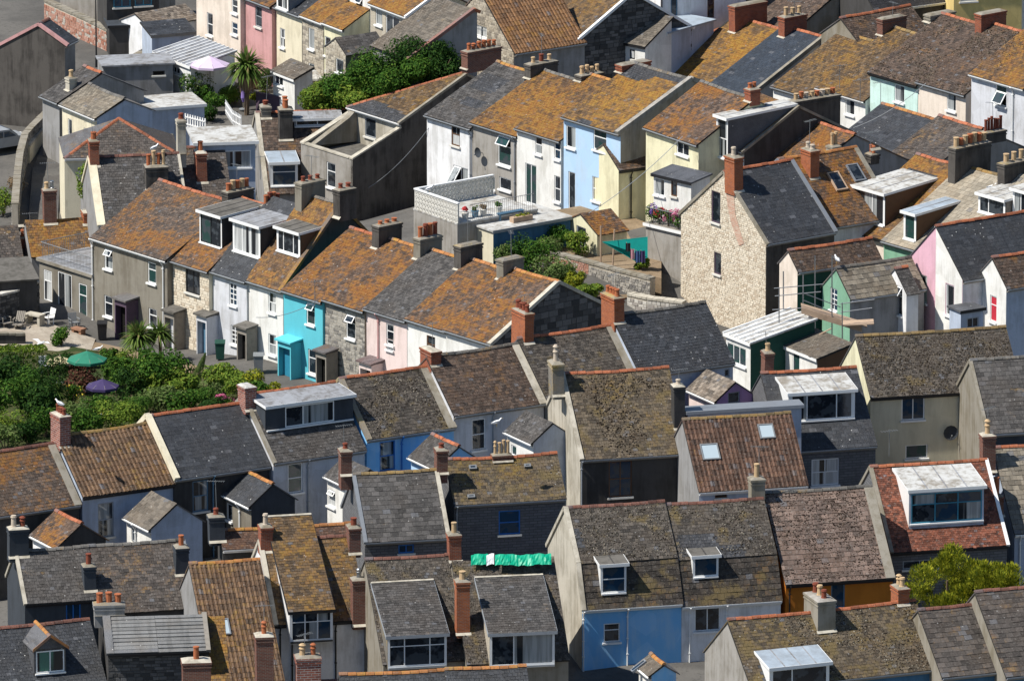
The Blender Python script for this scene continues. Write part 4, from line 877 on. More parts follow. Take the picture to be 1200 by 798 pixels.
# ================================================================ the back terrace
RB = row(778, 83, 10.0, -52); PB = 24
b1 = house('white house under grey patched slates with open casement', (583,75,636,85), 143, rw=RB, pitch=PB, hh=7.9, roof='slate_grey', wall='w_white2', gut='gutter_grey', rcol='ridge_orange', win=[(534,158,10,26,'sash','brownwood','glass'),(540,209,17,26,'two','white','glass','F',(0,0))], patch=(lambda a,b: (.1<a<.6 and .55<b<.8) or (.3<a<.7 and .3<b<.42),'patch_slate'), pipes=[(552,'gutter_grey')],
      chim=[dict(px=564, yt=57, w=.62, d=2.6, n=6, mat='br_dark', pm='terracotta', ph=.45)])
b2 = house('tan rendered house with satellite dish and open window', (636,84,690,94), 152, rw=RB, pitch=PB, hh=7.9, roof='lichen', wall='w_concrete', gut='gutter_grey', rcol='ridge_grey', win=[(591,177,15,34,'top','white','glass','F',(0,1)),(574,214,12,16,'one','white','glass_green'),(592,216,14,14,'one','white','glass')], pipes=[(604,'gutter_grey')],
      chim=[dict(px=634, yt=73, w=.6, d=2.1, n=3, mat='w_darkgrey', pm=['buff','terradark'], ph=.45)])
b3 = house('white house between the tan and the sky blue ones', (690,90,742,97), 158, rw=RB, pitch=PB, hh=7.9, roof='lichen', wall='w_white', gut='gutter_grey', rcol='ridge_orange', win=[(631,170,8,22,'sash','white','curtain'),(653,176,7,22,'sash','white','glass'),(654,222,7,30,'sash','white','glass'),(622,216,13,46,'two','white','glass_green')],
      chim=[dict(px=690, yt=86, w=.6, d=1.7, n=4, mat='w_darkgrey', pm='buff', ph=.45)])
b4 = house('sky blue end house with brilliant orange lichen roof', (744,77,811,89), 147, rw=RB, pitch=PB, hh=8.1, roof='lichen_bright', wall='w_sky', walls={'R':'w_concrete'}, gut='gutter_grey', rcol='ridge_grey', verge=[('R',.25,.16,'w_concrete')], patch=(lambda a,b: b>.9 or (.9<a) or (a<.5 and b>.78 and a+.9<b*1.6) or (.28<a<.48 and b<.07),'patch_slate'), win=[(669,161,11,25,'one','white','glass'),(703,165,15,24,'top','white','glass'),(670,224,8,44,'one','white','glass'),(699,222,10,28,'sash','white','glass')],
      chim=[dict(px=742, yt=73, w=.6, d=2.2, n=0, mat='br_red')], sub=2)
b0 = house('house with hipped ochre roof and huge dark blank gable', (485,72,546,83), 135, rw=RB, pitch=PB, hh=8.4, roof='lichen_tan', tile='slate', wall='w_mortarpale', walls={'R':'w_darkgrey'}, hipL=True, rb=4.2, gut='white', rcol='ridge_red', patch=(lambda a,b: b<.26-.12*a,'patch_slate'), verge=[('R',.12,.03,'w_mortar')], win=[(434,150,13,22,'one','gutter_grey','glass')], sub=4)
# ================================================================ the top right terrace
R4 = row(1130, 22, 9.6, -52)
house('orange lichened hip roofed house beside the pale flat-roofed extension', (818,18,862,27), 77, rw=R4, pitch=26, hh=8, roof='lichen_bright', wall='w_white', hipL=True, rcol='ridge_red', gut=None)
house('house with glowing orange roof below the broad brick stack', (862,22,915,31), 93, rw=R4, pitch=26, hh=8, roof='lichen_bright', wall='w_white', gut=None, rcol='ridge_red', verge=[('L',.05,.03,'deck')], chim=[dict(px=877, yt=4, w=.62, d=2.6, n=0, mat='br_red')])
house('house reroofed in plain blue slate between two orange roofs', (918,33,966,41), 107, rw=R4, pitch=26, hh=8, roof='slate_blue', tile='new', wall='w_white', gut='gutter_grey', wob=.4, verge=[('R',.16,.14,'w_mortar')], chim=[dict(px=929, yt=18, w=.6, d=1.8, n=3, mat='br_red', pm='buff', ph=.5, kind=1)])
house('ochre lichen roofed house behind the many-potted dark stack', (985,40,1044,49), 110, rw=R4, pitch=26, hh=8, roof='lichen_tan', wall='w_white', gut='gutter_grey', rcol='ridge_gold', walls={'L':'w_dark'})
house('white walled house with ochre roof beside the mint one', (1046,34,1102,43), 111, rw=R4, pitch=26, hh=8, roof='lichen_tan', wall='w_white', gut='white', rcol='ridge_gold', win=[(996,123,10,22,'one','white','curtain')], chim=[dict(px=1045, yt=20, w=.55, d=1.9, n=0, mat='br_dark')], moss=(.3,'moss_dark',.06,18))
house('mint green house under a shaggy brown moss roof', (1104,18,1160,28), 93, rw=R4, pitch=26, hh=8, roof='slate_brown', wall='w_mint', gut='black', rcol='ridge_red', moss=(.55,'moss',.085,30), win=[(1054,110,11,20,'one','white','curtain'),(1083,150,8,20,'one')], chim=[dict(px=1101, yt=15, w=.6, d=2.0, n=0, mat='w_mortar'), dict(px=1161, yt=14, w=.6, d=2.0, n=0, mat='br_red')])
house('cream house sharing the brown mossy roof with the mint one', (1160,29,1216,39), 104, rw=R4, pitch=26, hh=8, roof='slate_brown', wall='w_peach', gut='gutter_grey', rcol='ridge_red', moss=(.48,'moss',.085,30), win=[(1115,118,10,24,'one','white','glass')])
house('mid-grey house with tilted-open window in the top terrace', (1222,20,1285,32), 96, rw=R4, pitch=26, hh=8, roof='lichen', wall='w_greylight', gut='white', win=[(1173,112,12,24,'top','white','glass','F',(0,0))], pipes=[1188], moss=(.3,'moss',.07,18))
# ---------------------------------------------------------------- between the terraces
house('brown slate house with cream front and railed balcony', (822,99,884,111), 160, rw=row(850,104,10.2,-55), pitch=28, hh=7, roof='slate_rust', wall='w_paleyellow', gut='gutter_grey', rcol='ridge_grey', win=[(800,174,14,16,'two','white','glass')], chim=[dict(px=882, yt=104, w=.6, d=.7, n=2, mat='br_red', pm='terracotta', ph=.3)])
house('lichened house with tall slate-cheeked dormer door', (893,112,936,122), 171, rw=row(914,117,9.6,-55), pitch=28, hh=7, roof='lichen', wall='w_white', walls={'R':'w_dark'}, gut='gutter_grey', rcol=None, ridge_on=False, dorm=[dict(px=846, py=186, w=13, h=48, rp=2, roof='flat_pale', face='white', cheek='slate_blue', sty='sash', glass='curtain', side=.06)], verge=[('R',.1,.03,'w_mortar')])
house('rust slated house carrying a broad dark stack with eight pots', (956,144,1002,155), 208, rw=row(980,150,8.4,-56), pitch=28, hh=7, roof='slate_rust', wall='w_grey', rcol='ridge_red', gut='gutter_grey', chim=[dict(px=954, yt=114, w=.6, d=3.4, n=8, mat='w_darkgrey', pm=['buff','terracotta','potpale'], ph=.4, kind=1, yo=.8), dict(px=977, yt=171, w=.6, d=.6, n=2, mat='w_mortar', pm='buff', ph=.7, yo=-1.5)])
house('low dark slate roof with orange ridge before the mint house', (1034,125,1101,138), 170, rw=row(1068,132,7.2,-54), pitch=26, hh=5, roof='slate_dark', tile='new', wall='w_grey', rcol='ridge_orange', gut='black', wob=.5)
house('low grey-brown slate roof with red ridge in front of the cream house', (1101,138,1152,148), 188, rw=row(1068,132,7.2,-54), pitch=26, hh=5, roof='slate_greylich', wall='w_grey', rcol='ridge_red', gut='gutter_grey', chim=[dict(px=1164, yt=153, w=.6, d=1.5, n=6, mat='w_darkgrey', pm='terradark', ph=.75, kind=1, cap='w_lichenwall')])
R5 = row(1092, 187, 8.0, -50)
house('orange lichened house with white box dormer and cream front', (1075,181,1128,194), 274, rw=R5, pitch=29, hh=7.8, roof='lichen', wall='w_peach', gut='black', rcol='ridge_red', patch=(lambda a,b: (.15<a<.75 and .74<b<.82),'patch_slate'),
      dorm=[dict(px=1018, py=261, w=36, h=38, rp=4, roof='flat_pale', face='white', cheek='brownwood', sty='lr', glass='curtain')], chim=[dict(px=1136, yt=169, w=.6, d=2.8, n=7, mat='w_darkgrey', pm=['buff','terracotta'], ph=.55, kind=1, cap='w_lichenwall')])
house('buff concrete tiled house with narrow dormer and sea green front', (1128,194,1182,208), 290, rw=R5, pitch=29, hh=7.8, roof='tile_buff', tile='con', wall='w_green', gut='gutter_grey', rcol='ridge_gold', dorm=[dict(px=1066, py=282, w=14, h=32, rp=4, roof='flat_blue', face='white', cheek='brownwood', sty='one', glass='glass_green')], chim=[dict(px=1193, yt=188, w=.6, d=2.6, n=4, mat='w_darkgrey', pm='buff', ph=.5, kind=1, cap='w_lichenwall')], wob=.5)
house('house with paired flat dormers behind the pink gable', (1182,200,1240,214), 300, rw=R5, pitch=29, hh=7.8, roof='tile_buff', tile='con', wall='w_white', rcol=None, ridge_on=False, dorm=[dict(px=1162, py=253, w=30, h=22, rp=4, roof='flat_pale', face='white', cheek='woodgrey', sty='rl', glass='glass'), dict(px=1196, py=254, w=18, h=30, rp=4, roof='flat_pale', face='white', cheek='woodgrey', sty='two', glass='curtain')])
big = house('tall pale stone house with blank gable, slit windows and dark slate roof', (848,199,928,189), 279, th=35, H=9.2, hh=9.4, pitch=38, roof='slate_dark', tile='new', wall='w_cream', walls={'F':'w_darkgrey'}, stones={'L':'st_cream'}, stone_kw=dict(ch=.125, lw=(.15,.34), proud=.018), gut='gutter_grey', rcol='ridge_red', verge=[('R',.16,.08,'lead'),('L',.08,.05,'w_mortar')], wob=.5,
      win=[(839,243,10,36,'one','purplewood','glass','L'),(841,309,8,25,'one','purplewood','glass','L')], chim=[dict(px=866, yt=185, yb=224, w=.62, d=.95, n=1, mat='br_orange', pm='potpale', ph=.55)], sub=2.5)
house('rust lichened house with two open roof windows and red brick stack', (912,187,1003,171), 262, th=33, H=8.8, hh=8.6, roof='slate_rust', wall='w_greylight', rcol='ridge_orange', gut='gutter_grey', sky=[(981,213,.8,1.35,'wood','glass'),(1003,203,.8,1.25,'lead','glass')], verge=[('R',.2,.05,'w_mortar'),('L',.3,.05,'lead')], chim=[dict(px=955, yt=177, yb=209, w=.62, d=1.0, n=2, mat='br_orange', pm='potpale', ph=.35), dict(px=1022, yt=180, w=.6, d=.6, n=2, mat='w_darkgrey', pm='terracotta', ph=.5, kind=1, cap='w_lichenwall')])
LN = Matrix.Rotation(big.th, 3, 'Z') @ V((-1,0,0)); LO = big.w2(-big.hw-.022, 0, 0)
mb = MB(); mb.prism([tuple(big.loc(onplane(x, y, LO, LN))) for x, y in ((851,226),(860,228),(862,252),(872,286),(866,288),(857,262),(853,244))], tuple(V((-.01,0,0)))); mb.build('brick_scar', 'br_scar', big.root)
def cottage(label, ridge, eave, H, hh, **k):
    k.setdefault('pitch', 42); k.setdefault('th', 30); k.setdefault('sub', 2.0)
    return house(label, ridge, eave, H=H, hh=hh, name='cottage', cat='cottage', **k)
cottage('cream gabled cottage behind the scaffolding', (924,290,1021,281), 312, 6.4, 5.6, roof='slate_brown', wall='w_peach', walls={'F':'w_darkgreen'}, gut='gutter_grey', moss=(.3,'moss_dark',.05,14))
cottage('sage green gabled cottage with concrete tiles', (980,311,1067,303), 345, 5.8, 5.0, roof='tile_tan', tile='con', wall='w_green', walls={'F':'w_grey'}, gut='gutter_grey', rcol='ridge_grey', win=[(977,351,8,26,'g8','white','glass','L')])
cottage('tiny stained white gabled cottage beside the pink wall', (1049,314,1063,312), 345, 5.6, 4.8, roof='slate_grey', wall='w_white2', gut=None, rcol='ridge_red', win=[(1053,352,8,34,'top','white','glass','L',(0,1))])
pk = cottage('tall house with pink and white halved gable and dark slates', (1097,260,1215,250), 320, 8.0, 7.8, th=32, roof='slate_dark', tile='new', wall='w_white', walls={'L':'w_pink','F':'w_greylight'}, gut='gutter_grey', wob=.5, win=[(1081,338,10,32,'sash','white','glass','L'),(1113,352,9,36,'one','white','curtain','L')])  # long wall greyer than the white: its shade is put into the colour
O_, U_, N_, W_ = pk.frames['L']; mb = MB(); D_ = pk.yk-pk.yw; hl = [(b[0],b[1]) for b in ((pk.yk, pk.hh-.05), (D_, pk.he))]
mb2 = MB(); hx = (pk.loc(onplane(1113,352,pk.w2(*O_), Matrix.Rotation(pk.th,3,'Z') @ N_))-O_).dot(U_); hz = pk.loc(onplane(1113,352,pk.w2(*O_), Matrix.Rotation(pk.th,3,'Z') @ N_)).z
panel(mb2, O_+N_*.006, U_, N_, -2, [(pk.yk,pk.hh-.06),(D_-.02,pk.he+.02)], [(hx-.44,hx+.44,hz-.95,hz+.95)], .004); mb2.build('white_painted_half', 'w_white', pk.root)
cottage('white gabled cottage with crimson door panel', (1163,299,1230,293), 334, 6.8, 6.0, roof='slate_brown', wall='w_white', walls={'F':'w_greyblue'}, gut='gutter_grey', win=[(1164,362,7,30,'top','white','red','L')])  # white cottage; shade of the long wall painted as blue-grey
cottage('primrose house with narrow brown roof beside the white stack', (707,168,752,162), 197, 6.6, 6.2, pitch=32, roof='slate_brown', wall='w_paleyellow', gut='black', ridge_on=False, rcol=None, pipes=[(739,'black')])
cottage('low primrose shed with brown lichened roof and dark window', (680,250,715,244), 273, 4.5, 2.4, pitch=24, th=32, roof='slate_rust', wall='w_paleyellow', gut=None, ridge_on=False, rcol=None, win=[(681,276,11,20,'one','gutter_grey','glass','L')])
# ================================================================ houses along the top edge
RT = row(420, -45, 8.2, -58)
house('pale rose-cream house front beside the tall palm', (318,-92,370,-80), -18, rw=RT, pitch=28, hh=8, roof='slate_rust', wall='w_peach', gut='white', win=[(246,29,7,26,'sash','white','glass'),(275,8,7,16,'sash','white','glass'),(275,34,7,14,'sash','white','glass')], sub=3)
house('dusky pink house front squeezed behind the palm', (371,-66,402,-57), 3, rw=RT, pitch=28, hh=8, roof='slate_rust', wall='w_rose', gut='gutter_grey', win=[(303,20,8,24,'sash','gutter_grey','glass')], sub=3)
house('ivory house front with sash window and white roof dormer', (403,-52,433,-43), 14, rw=RT, pitch=28, hh=8, roof='slate_dark', wall='w_cream', gut='gutter_grey', win=[(331,45,6,22,'sash','white','glass')], dorm=[dict(px=331, py=12, w=14, h=20, rp=3, cheek='lead', sty='two', glass='curtain', roof='flat_grey')], sub=3)
house('coursed grey stone house front with lichened roof', (434,-43,459,-35), 23, rw=RT, pitch=28, hh=8, roof='lichen', wall='w_mortar', stones={'F':'st_buff'}, gut='white', win=[(365,46,7,24,'one','white','glass'),(365,82,7,14,'one','white','glass')], sub=3)
house('butter yellow house front behind the white canopy', (460,-35,484,-28), 31, rw=RT, pitch=28, hh=8, roof='lichen', wall='w_paleyellow', gut='white', win=[(382,54,7,22,'sash','white','glass')], sub=3)
house('white house with black downpipe above the small slate outbuilding', (445,-50,478,-41), -16, rb=.4, rw=row(462,-46,9.5,-58), pitch=28, hh=8, roof='lichen', wall='w_white', gut='black', win=[(421,8,8,22,'top','white','glass','F',(0,1))], pipes=[(409,'black')], sub=3)
house('house with smooth orange roof and white bay window', (458,-14,502,-3), 12, rb=.4, rw=row(480,-8,9.0,-58), pitch=28, hh=8, roof='lichen', wall='st_buff', gut='white', walls={'R':'w_darkgrey'}, win=[(460,34,16,30,'two','white','glass'),(444,20,8,20,'one','white','curtain')], verge=[('R',.1,.04,'white')], sub=3)
house('small stone outbuilding with neat dark slates before the tree', (393,43,440,38), 62, th=32, H=7.0, hh=6.2, pitch=32, roof='slate_grey', tile='new', wall='w_mortar', stones={'L':'st_buff'}, gut=None, ridge_on=False, rcol=None, win=[(398,78,9,16,'one','white','glass','L')], name='outhouse', cat='outhouse', sub=3)
house('broad dark grey slate roof with red tiled verge behind the tree', (512,-2,556,8), 62, rw=row(534,3,9.2,-58), rb=.4, pitch=28, hh=9, roof='shingle', wall='w_grey', rcol=None, ridge_on=False, verge=[('R',.2,.08,'ridge_red')], gut=None, sub=3)
house('stone gabled house with brown pantiles and paired white window', (562,-14,645,-24), 57, th=34, H=9.0, hh=8.6, pitch=40, roof='pantile_dark', tile='pantile', wall='w_grey', stones={'L':'st_buff'}, rcol='ridge_dull', gut='gutter_grey', win=[(563,37,15,13,'two','white','glass','L')], sub=3)
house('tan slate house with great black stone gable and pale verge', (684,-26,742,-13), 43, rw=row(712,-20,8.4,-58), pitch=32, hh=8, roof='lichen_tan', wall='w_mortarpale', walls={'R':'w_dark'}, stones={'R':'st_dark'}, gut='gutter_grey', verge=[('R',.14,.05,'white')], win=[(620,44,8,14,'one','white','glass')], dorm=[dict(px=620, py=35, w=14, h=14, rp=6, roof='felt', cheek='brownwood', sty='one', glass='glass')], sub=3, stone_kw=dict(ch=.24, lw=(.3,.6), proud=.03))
house('russet tiled roof behind the pale stack with three buff pots', (930,-45,1000,-28), 40, rw=row(965,-36,8.0,-58), pitch=32, hh=8, roof='slate_brown', tile='small', wall='w_mortar', rcol='ridge_dull', gut=None, sub=3)
house('black slate roof at the top edge above the red sloping ridge', (1000,-36,1110,-46), 6, th=30, H=9, hh=8, roof='slate_black', tile='new', wall='w_dark', rcol=None, ridge_on=False, gut='white', sub=3)
house('brown tiled house with red ridge behind the ochre roofs', (985,23,1066,4), 46, th=38, H=7.6, hh=7, pitch=34, roof='slate_brown', tile='small', wall='w_mortar', rcol='ridge_red', gut=None, sub=3)
house('mustard yellow house wall at the top edge', (1110,-70,1190,-76), -40, th=14, H=11, hh=9.6, roof='slate_grey', wall='w_yellow', gut=None, win=[(1135,-2,20,8,'one','offwhite')], sub=3)
house('white house with pale downpipe at the top right edge', (1184,-70,1290,-76), -40, th=14, H=10.6, hh=9.6, roof='slate_grey', wall='w_white', gut=None, pipes=[(1187,'gutter_grey')], sub=3)
house('white rendered tall house with dark curtained window above flat roof', (760,-75,860,-84), -40, th=22, H=10.5, hh=9.4, roof='slate_grey', wall='w_white2', gut=None, win=[(790,4,8,30,'one','bluegrey','glass'),(833,8,8,26,'one','brownwood','glass')], sub=3, pipes=[(775,'black')])
# ================================================================ the old lane, top left
house('windowless dark grey gable house beside the lane', (45,32,57,18), 50, th=66, H=7.2, hh=6.6, pitch=30, roof='slate_dark', tile='new', wall='w_darkgrey', walls={'F':'w_grey'}, rcol='ridge_dull', gut='gutter_grey', verge=[('L',.15,.06,'w_rose')], sub=3, rb=4.5)  # grey render throughout; the gable's shade is put into a darker grey
house('low slated house with white gutter along the lane', (105,98,146,115), 131, th=None, H=5.6, hh=5.6, pitch=26, roof='tile_tan', tile='slate', wall='w_cream', walls={'R':'w_greyblue'}, gut='white', rcol='ridge_grey', win=[(82,150,5,20,'one','white'),(101,158,6,14,'one','white')], sub=3)
house('slate roof with stub of red ridge above the lane', (99,76,119,86), 117, th=-59, H=5.6, hh=5.4, pitch=26, roof='slate_grey', wall='w_grey', rcol='ridge_red', gut='gutter_grey', sub=3, chim=[dict(px=83, yt=91, w=.5, d=.5, n=1, mat='w_mortarpale', pm='buff', ph=.5, yo=-1.8)])
house('grey slated house with triangular hip trimmed in red tiles', (72,141,206,136), 184, th=6, H=6.6, hh=6.2, pitch=34, roof='slate_greylich', wall='w_cream', rcol='ridge_red', gut='white', hipL='tri', sub=3)
house('long grey slate roof with two stacks behind the rusty gable', (104,185,209,178), 262, th=10, H=7.4, hh=7.2, roof='slate_grey', wall='w_grey', rcol='ridge_dull', gut='gutter_grey', sub=3, verge=[('L',.4,.05,'w_cream'),('R',.08,.05,'w_mortarpale')],
      chim=[dict(px=111, yt=166, yb=195, w=.55, d=.7, n=1, mat='br_red', pm='terracotta', ph=.4), dict(px=213, yt=142, yb=172, w=.5, d=.6, n=1, mat='w_mortarpale', pm='terradark', ph=.4), dict(px=184, yt=196, yb=222, w=1.3, d=.9, n=4, mat='w_darkgrey', pm=['terracotta','buff'], ph=.8, kind=1)])
house('slate roof with lichen patch and brick stack between lane and terrace', (210,173,262,170), 235, th=10, H=7.2, hh=7, roof='slate_greylich', wall='w_grey', rcol='ridge_dull', gut=None, sub=3, chim=[dict(px=237, yt=180, yb=214, w=.6, d=1.1, n=1, mat='br_red', pm='terracotta', ph=.6, kind=1, cap='w_mortarpale')])
house('lichen spotted house with pale flat dormer below the tree', (300,133,413,126), 226, th=8, H=3.2, hh=6.0, roof='slate_brown', wall='w_grey', rcol='ridge_red', gut=None, sub=3,
      dorm=[dict(px=372, py=148, w=54, h=9, rp=13, roof='flat_grey', cheek='lead', sty='two', face='gutter_grey', lo=.05, hi=.05), dict(px=333, py=219, w=32, h=28, rp=4, roof='flat_blue', face='white', cheek='lead', sty='top', glass='glass_blue')],
      chim=[dict(px=311, yt=124, w=.6, d=.8, n=1, mat='w_greywarm', pm='terradark', ph=.4), dict(px=335, yt=129, yb=164, w=.8, d=.9, n=2, mat='w_darkgrey', pm='terracotta', ph=.6, kind=1)], verge=[('L',.2,.05,'w_mortarpale')])
house('lichen roofed house below the lane with two brick stacks', (30,262,100,250), 300, th=12, H=3.4, hh=3.6, roof='lichen', wall='w_grey', rcol=None, ridge_on=False, gut=None, sub=3,
      chim=[dict(px=58, yt=222, w=.75, d=.6, n=2, mat='br_dark', pm=['buff','metal'], ph=.5), dict(px=112, yt=247, w=1.6, d=.9, n=2, mat='br_orange', pm='terracotta', ph=.5, cap='w_mortarpale')])
house('slate roof at the left edge with wide brick stack', (-40,268,20,262), 318, th=12, H=3.0, hh=3.4, roof='slate_greylich', wall='br_dark', rcol=None, ridge_on=False, gut=None, sub=3, chim=[dict(px=37, yt=277, w=1.6, d=.7, n=3, mat='br_red', pm=['terracotta','metal'], ph=.5, yo=.3)])
# ================================================================ terrain follows the houses
def G(x, y):
    sw = sz = 0.0
    for a, b, z in GROUND_PTS:
        d2 = (x-a)**2 + (y-b)**2 + 9.0; w = 1.0/(d2*d2); sw += w; sz += w*z
    return sz/sw
def ong(px, py, up=0.0):
    z = 0.0
    for _ in range(12): P = onz(px, py, z+up); z = .5*z + .5*G(P.x, P.y)
    return onz(px, py, z+up) - V((0,0,up))
xs = [-1500,-700,-300,-120,-70] + [-48+3*i for i in range(33)] + [70,120,300,700,1500]
ys = [-1500,-600,-250,-120] + [-85+3*i for i in range(78)] + [170,230,330,600,1200,2500]
gm = MB()
for y in ys:
    for x in xs: gm.v.append((x, y, G(x, y)-.05 if abs(x) < 100 and -130 < y < 200 else 0.0))
nx = len(xs)
for j in range(len(ys)-1):
    for i in range(nx-1): gm.f.append((j*nx+i, j*nx+i+1, (j+1)*nx+i+1, (j+1)*nx+i))
MATS['ground'] = lambda n: m_ground(n, (.095,.09,.083), (.135,.127,.115), (.06,.057,.052))
struct(gm.build('ground', 'ground', smooth=True))
def onY(px, py, Y):
    d = ray(px, py); return CAM + d*((Y-CAM.y)/d.y)
def sheet(name, pxs, mat, up=.02, sub=3):
    P = [ong(*p) for p in pxs]; mb = MB(); n = len(P)//2      # two matched edges, left then right
    L, Rr = P[:n], P[n:]
    for i in range(n-1):
        for s in range(sub):
            a, b = s/sub, (s+1)/sub; q = []
            for p0, p1, t in ((L[i],L[i+1],a),(Rr[i],Rr[i+1],a),(Rr[i],Rr[i+1],b),(L[i],L[i+1],b)):
                p = p0.lerp(p1, t); q.append((p.x, p.y, max(p.z, G(p.x,p.y))+up))
            mb.poly(*q)
    return struct(mb.build(name, mat))
# ================================================================ small buildings with flat or single-slope roofs
def flatb(label, px, py, ztop, th, w, d, wall='w_grey', roof='flat_pale', hb=0.0, win=(), name='outhouse', cat='outhouse', base=None, over=.12, fascia='white', parapet=None, walls=None, tile=None, ribs=None, thick=.1, group=None, stones=None):
    """px,py: pixel of the front-left top corner, whose height is ztop; hb: rise of the back edge"""
    P = onz(px, py, ztop); t = R(th); u = V((math.cos(t), math.sin(t), 0)); n = V((math.sin(t), -math.cos(t), 0))
    c = P + u*(w/2) - n*(d/2); gz = G(c.x, c.y) if base is None else base
    root = thing(name, label, cat, (P.x, P.y, gz), t, group); h = ztop-gz; inv = Matrix.Rotation(-t, 3, 'Z'); rnd = random.Random(int(px*13+py))
    wl_ = {k: wall for k in 'FLRB'}; wl_.update(walls or {})
    fr = {'F': (V((0,0,0)), V((1,0,0)), V((0,-1,0)), [(0,h),(w,h)]), 'R': (V((w,0,0)), V((0,1,0)), V((1,0,0)), [(0,h),(d,h+hb)]), 'L': (V((0,d,0)), V((0,-1,0)), V((-1,0,0)), [(0,h+hb),(d,h)]), 'B': (V((w,d,0)), V((-1,0,0)), V((0,1,0)), [(0,h+hb),(w,h+hb)])}
    hol = {k: [] for k in fr}; mk = []
    for q in win:
        k = q[7] if len(q) > 7 else 'F'; O, U, N, tp_ = fr[k]; Rz = Matrix.Rotation(t, 3, 'Z'); base_ = V((P.x,P.y,gz))
        X = inv @ (onplane(q[0], q[1], base_ + Rz @ O, Rz @ N) - base_); s = FPX/(P-CAM).length
        ww = min(q[2]/(s*max(.25, abs((Rz @ U).x))), tp_[-1][0]-.16); wh = min(q[3]/(s*CP), h-.15); uc = (X-O).dot(U); u0 = max(.06, min(tp_[-1][0]-ww-.06, uc-ww/2)); z0 = min(h-.08-wh, max(.05, X.z-wh/2))
        hol[k].append((u0, u0+ww, z0, z0+wh)); mk.append((k, u0, z0, ww, wh, q))
    for k, (O, U, N, tp_) in fr.items():
        mb = MB(); panel(mb, O, U, N, -1.5, tp_, hol[k], .1); o = mb.build('wall', ('joint' if stones and k in stones else wl_[k]), root)
        if stones and k in stones: ms = MB(); masonry(ms, O, U, N, -.1, tp_, hol[k], rnd); stuff(ms.build('stonework', stones[k], o))
    for k, u0, z0, ww, wh, q in mk:
        O, U, N, tp_ = fr[k]; window(root, O, U, N, u0, z0, ww, wh, q[4], q[5] if len(q) > 5 else 'white', q[6] if len(q) > 6 else 'glass', sill=wh < 1.7, rec=.05)
    L = math.hypot(d+2*over, hb*(d+2*over)/d); Vd = V((0, d, hb)).normalized(); N = V((0,-Vd.z,Vd.y)); O = V((-over,-over,h-hb*over/d)); U = V((1,0,0))
    rm = MB(); rm.prism([O+N*.01, O+U*(w+2*over)+N*.01, O+U*(w+2*over)+Vd*L+N*.01, O+Vd*L+N*.01], N*thick); 
    if tile: ro = MB(); lay(ro, O+N*(thick+.015), U, Vd, N, w+2*over, L, tile, rnd); r_ = stuff(ro.build('roof', roof, root)); rm.build('roof_deck', 'deck', r_)
    else:
        r_ = rm.build('roof', roof, root)
        if ribs:
            k = ribs[0]
            for i in range(k+1):
                rb = MB(); xx = -over + (w+2*over)*i/k; rb.obox(O + U*(xx+over) + Vd*(L/2) + N*(thick+.03), U*ribs[2], Vd*(L/2), N*.04); rb.build('roof_bar', ribs[1], r_)
    if fascia:
        fa = MB(); fa.obox(O + U*((w+2*over)/2) + V((0,-.015,.02)), U*((w+2*over)/2), V((0,.015,0)), V((0,0,.09))); fa.build('fascia', fascia, root)
    if parapet:
        ph, pt, pmat = parapet; z = h+thick
        for nm, a in (('parapet', (0,w,0,pt)), ('parapet', (0,pt,pt,d)), ('parapet', (w-pt,w,pt,d))):
            pb = MB(); pb.box(a[0], a[1], a[2], a[3], z-.3, z+ph); pb.build(nm, pmat, root)
    o = Plane(); o.root, o.w, o.d, o.h, o.P, o.th, o.gz = root, w, d, h, P, t, gz; o.w2 = lambda x, y, z: V((P.x,P.y,gz)) + Matrix.Rotation(t, 3, 'Z') @ V((x,y,z)); return o
def garden_wall(label, pts, h, thick=.35, mat='st_pale', cope='w_mortar', base='joint', lw=(.2,.5), ch=.2, cat='wall', name='garden_wall', top=True, z=None):
    """pts: pixels along the foot or the top of the wall, on the ground"""
    P = [ong(a, b, h if top else 0) if z is None else onz(a, b, z)-V((0,0,h)) for a, b in pts]; root = thing(name, label, cat, P[0]); o0 = P[0]; rnd = random.Random(int(pts[0][0]*7+pts[0][1])); cp = MB(); core = MB(); st = MB()
    for p, q in zip(P, P[1:]):
        a, b = p-o0, q-o0; d = V((b.x-a.x, b.y-a.y, 0)); L = d.length; d.normalize(); n = V((d.y,-d.x,0)); zb0, zb1 = a.z-.8, b.z-.8
        f = lambda s, off, z: V((a.x,a.y,0)) + d*s + n*off + V((0,0,z))
        core.add([tuple(x) for x in (f(0,0,zb0),f(L,0,zb1),f(L,0,b.z+h),f(0,0,a.z+h),f(0,-thick,zb0),f(L,-thick,zb1),f(L,-thick,b.z+h),f(0,-thick,a.z+h))], [(0,1,2,3),(5,4,7,6),(1,5,6,2),(4,0,3,7),(3,2,6,7)])
        for sgn in (0, 1):
            O = V((a.x,a.y,0)) if sgn == 0 else V((b.x,b.y,0)) - n*thick; Ud = d if sgn == 0 else -d; za, zb_ = (a.z, b.z) if sgn == 0 else (b.z, a.z)
            if mat: masonry(st, O, Ud, n if sgn == 0 else -n, min(za,zb_)-.3, [(0,za+h),(L,zb_+h)], [], rnd, ch=ch, lw=lw, proud=.03)
        s = 0.0
        while s < L:
            w = min(rnd.uniform(.3,.55), L-s); z = a.z+h+(b.z-a.z)*((s+w/2)/L); cp.obox(f(s+w/2,-thick/2,z+.05), d*(w/2-.01), n*(thick/2+.05), (0,0,rnd.uniform(.05,.08))); s += w
    core.build('core', base, root)
    if mat: stuff(st.build('stonework', mat, root))
    stuff(cp.build('coping', cope, root)); return root
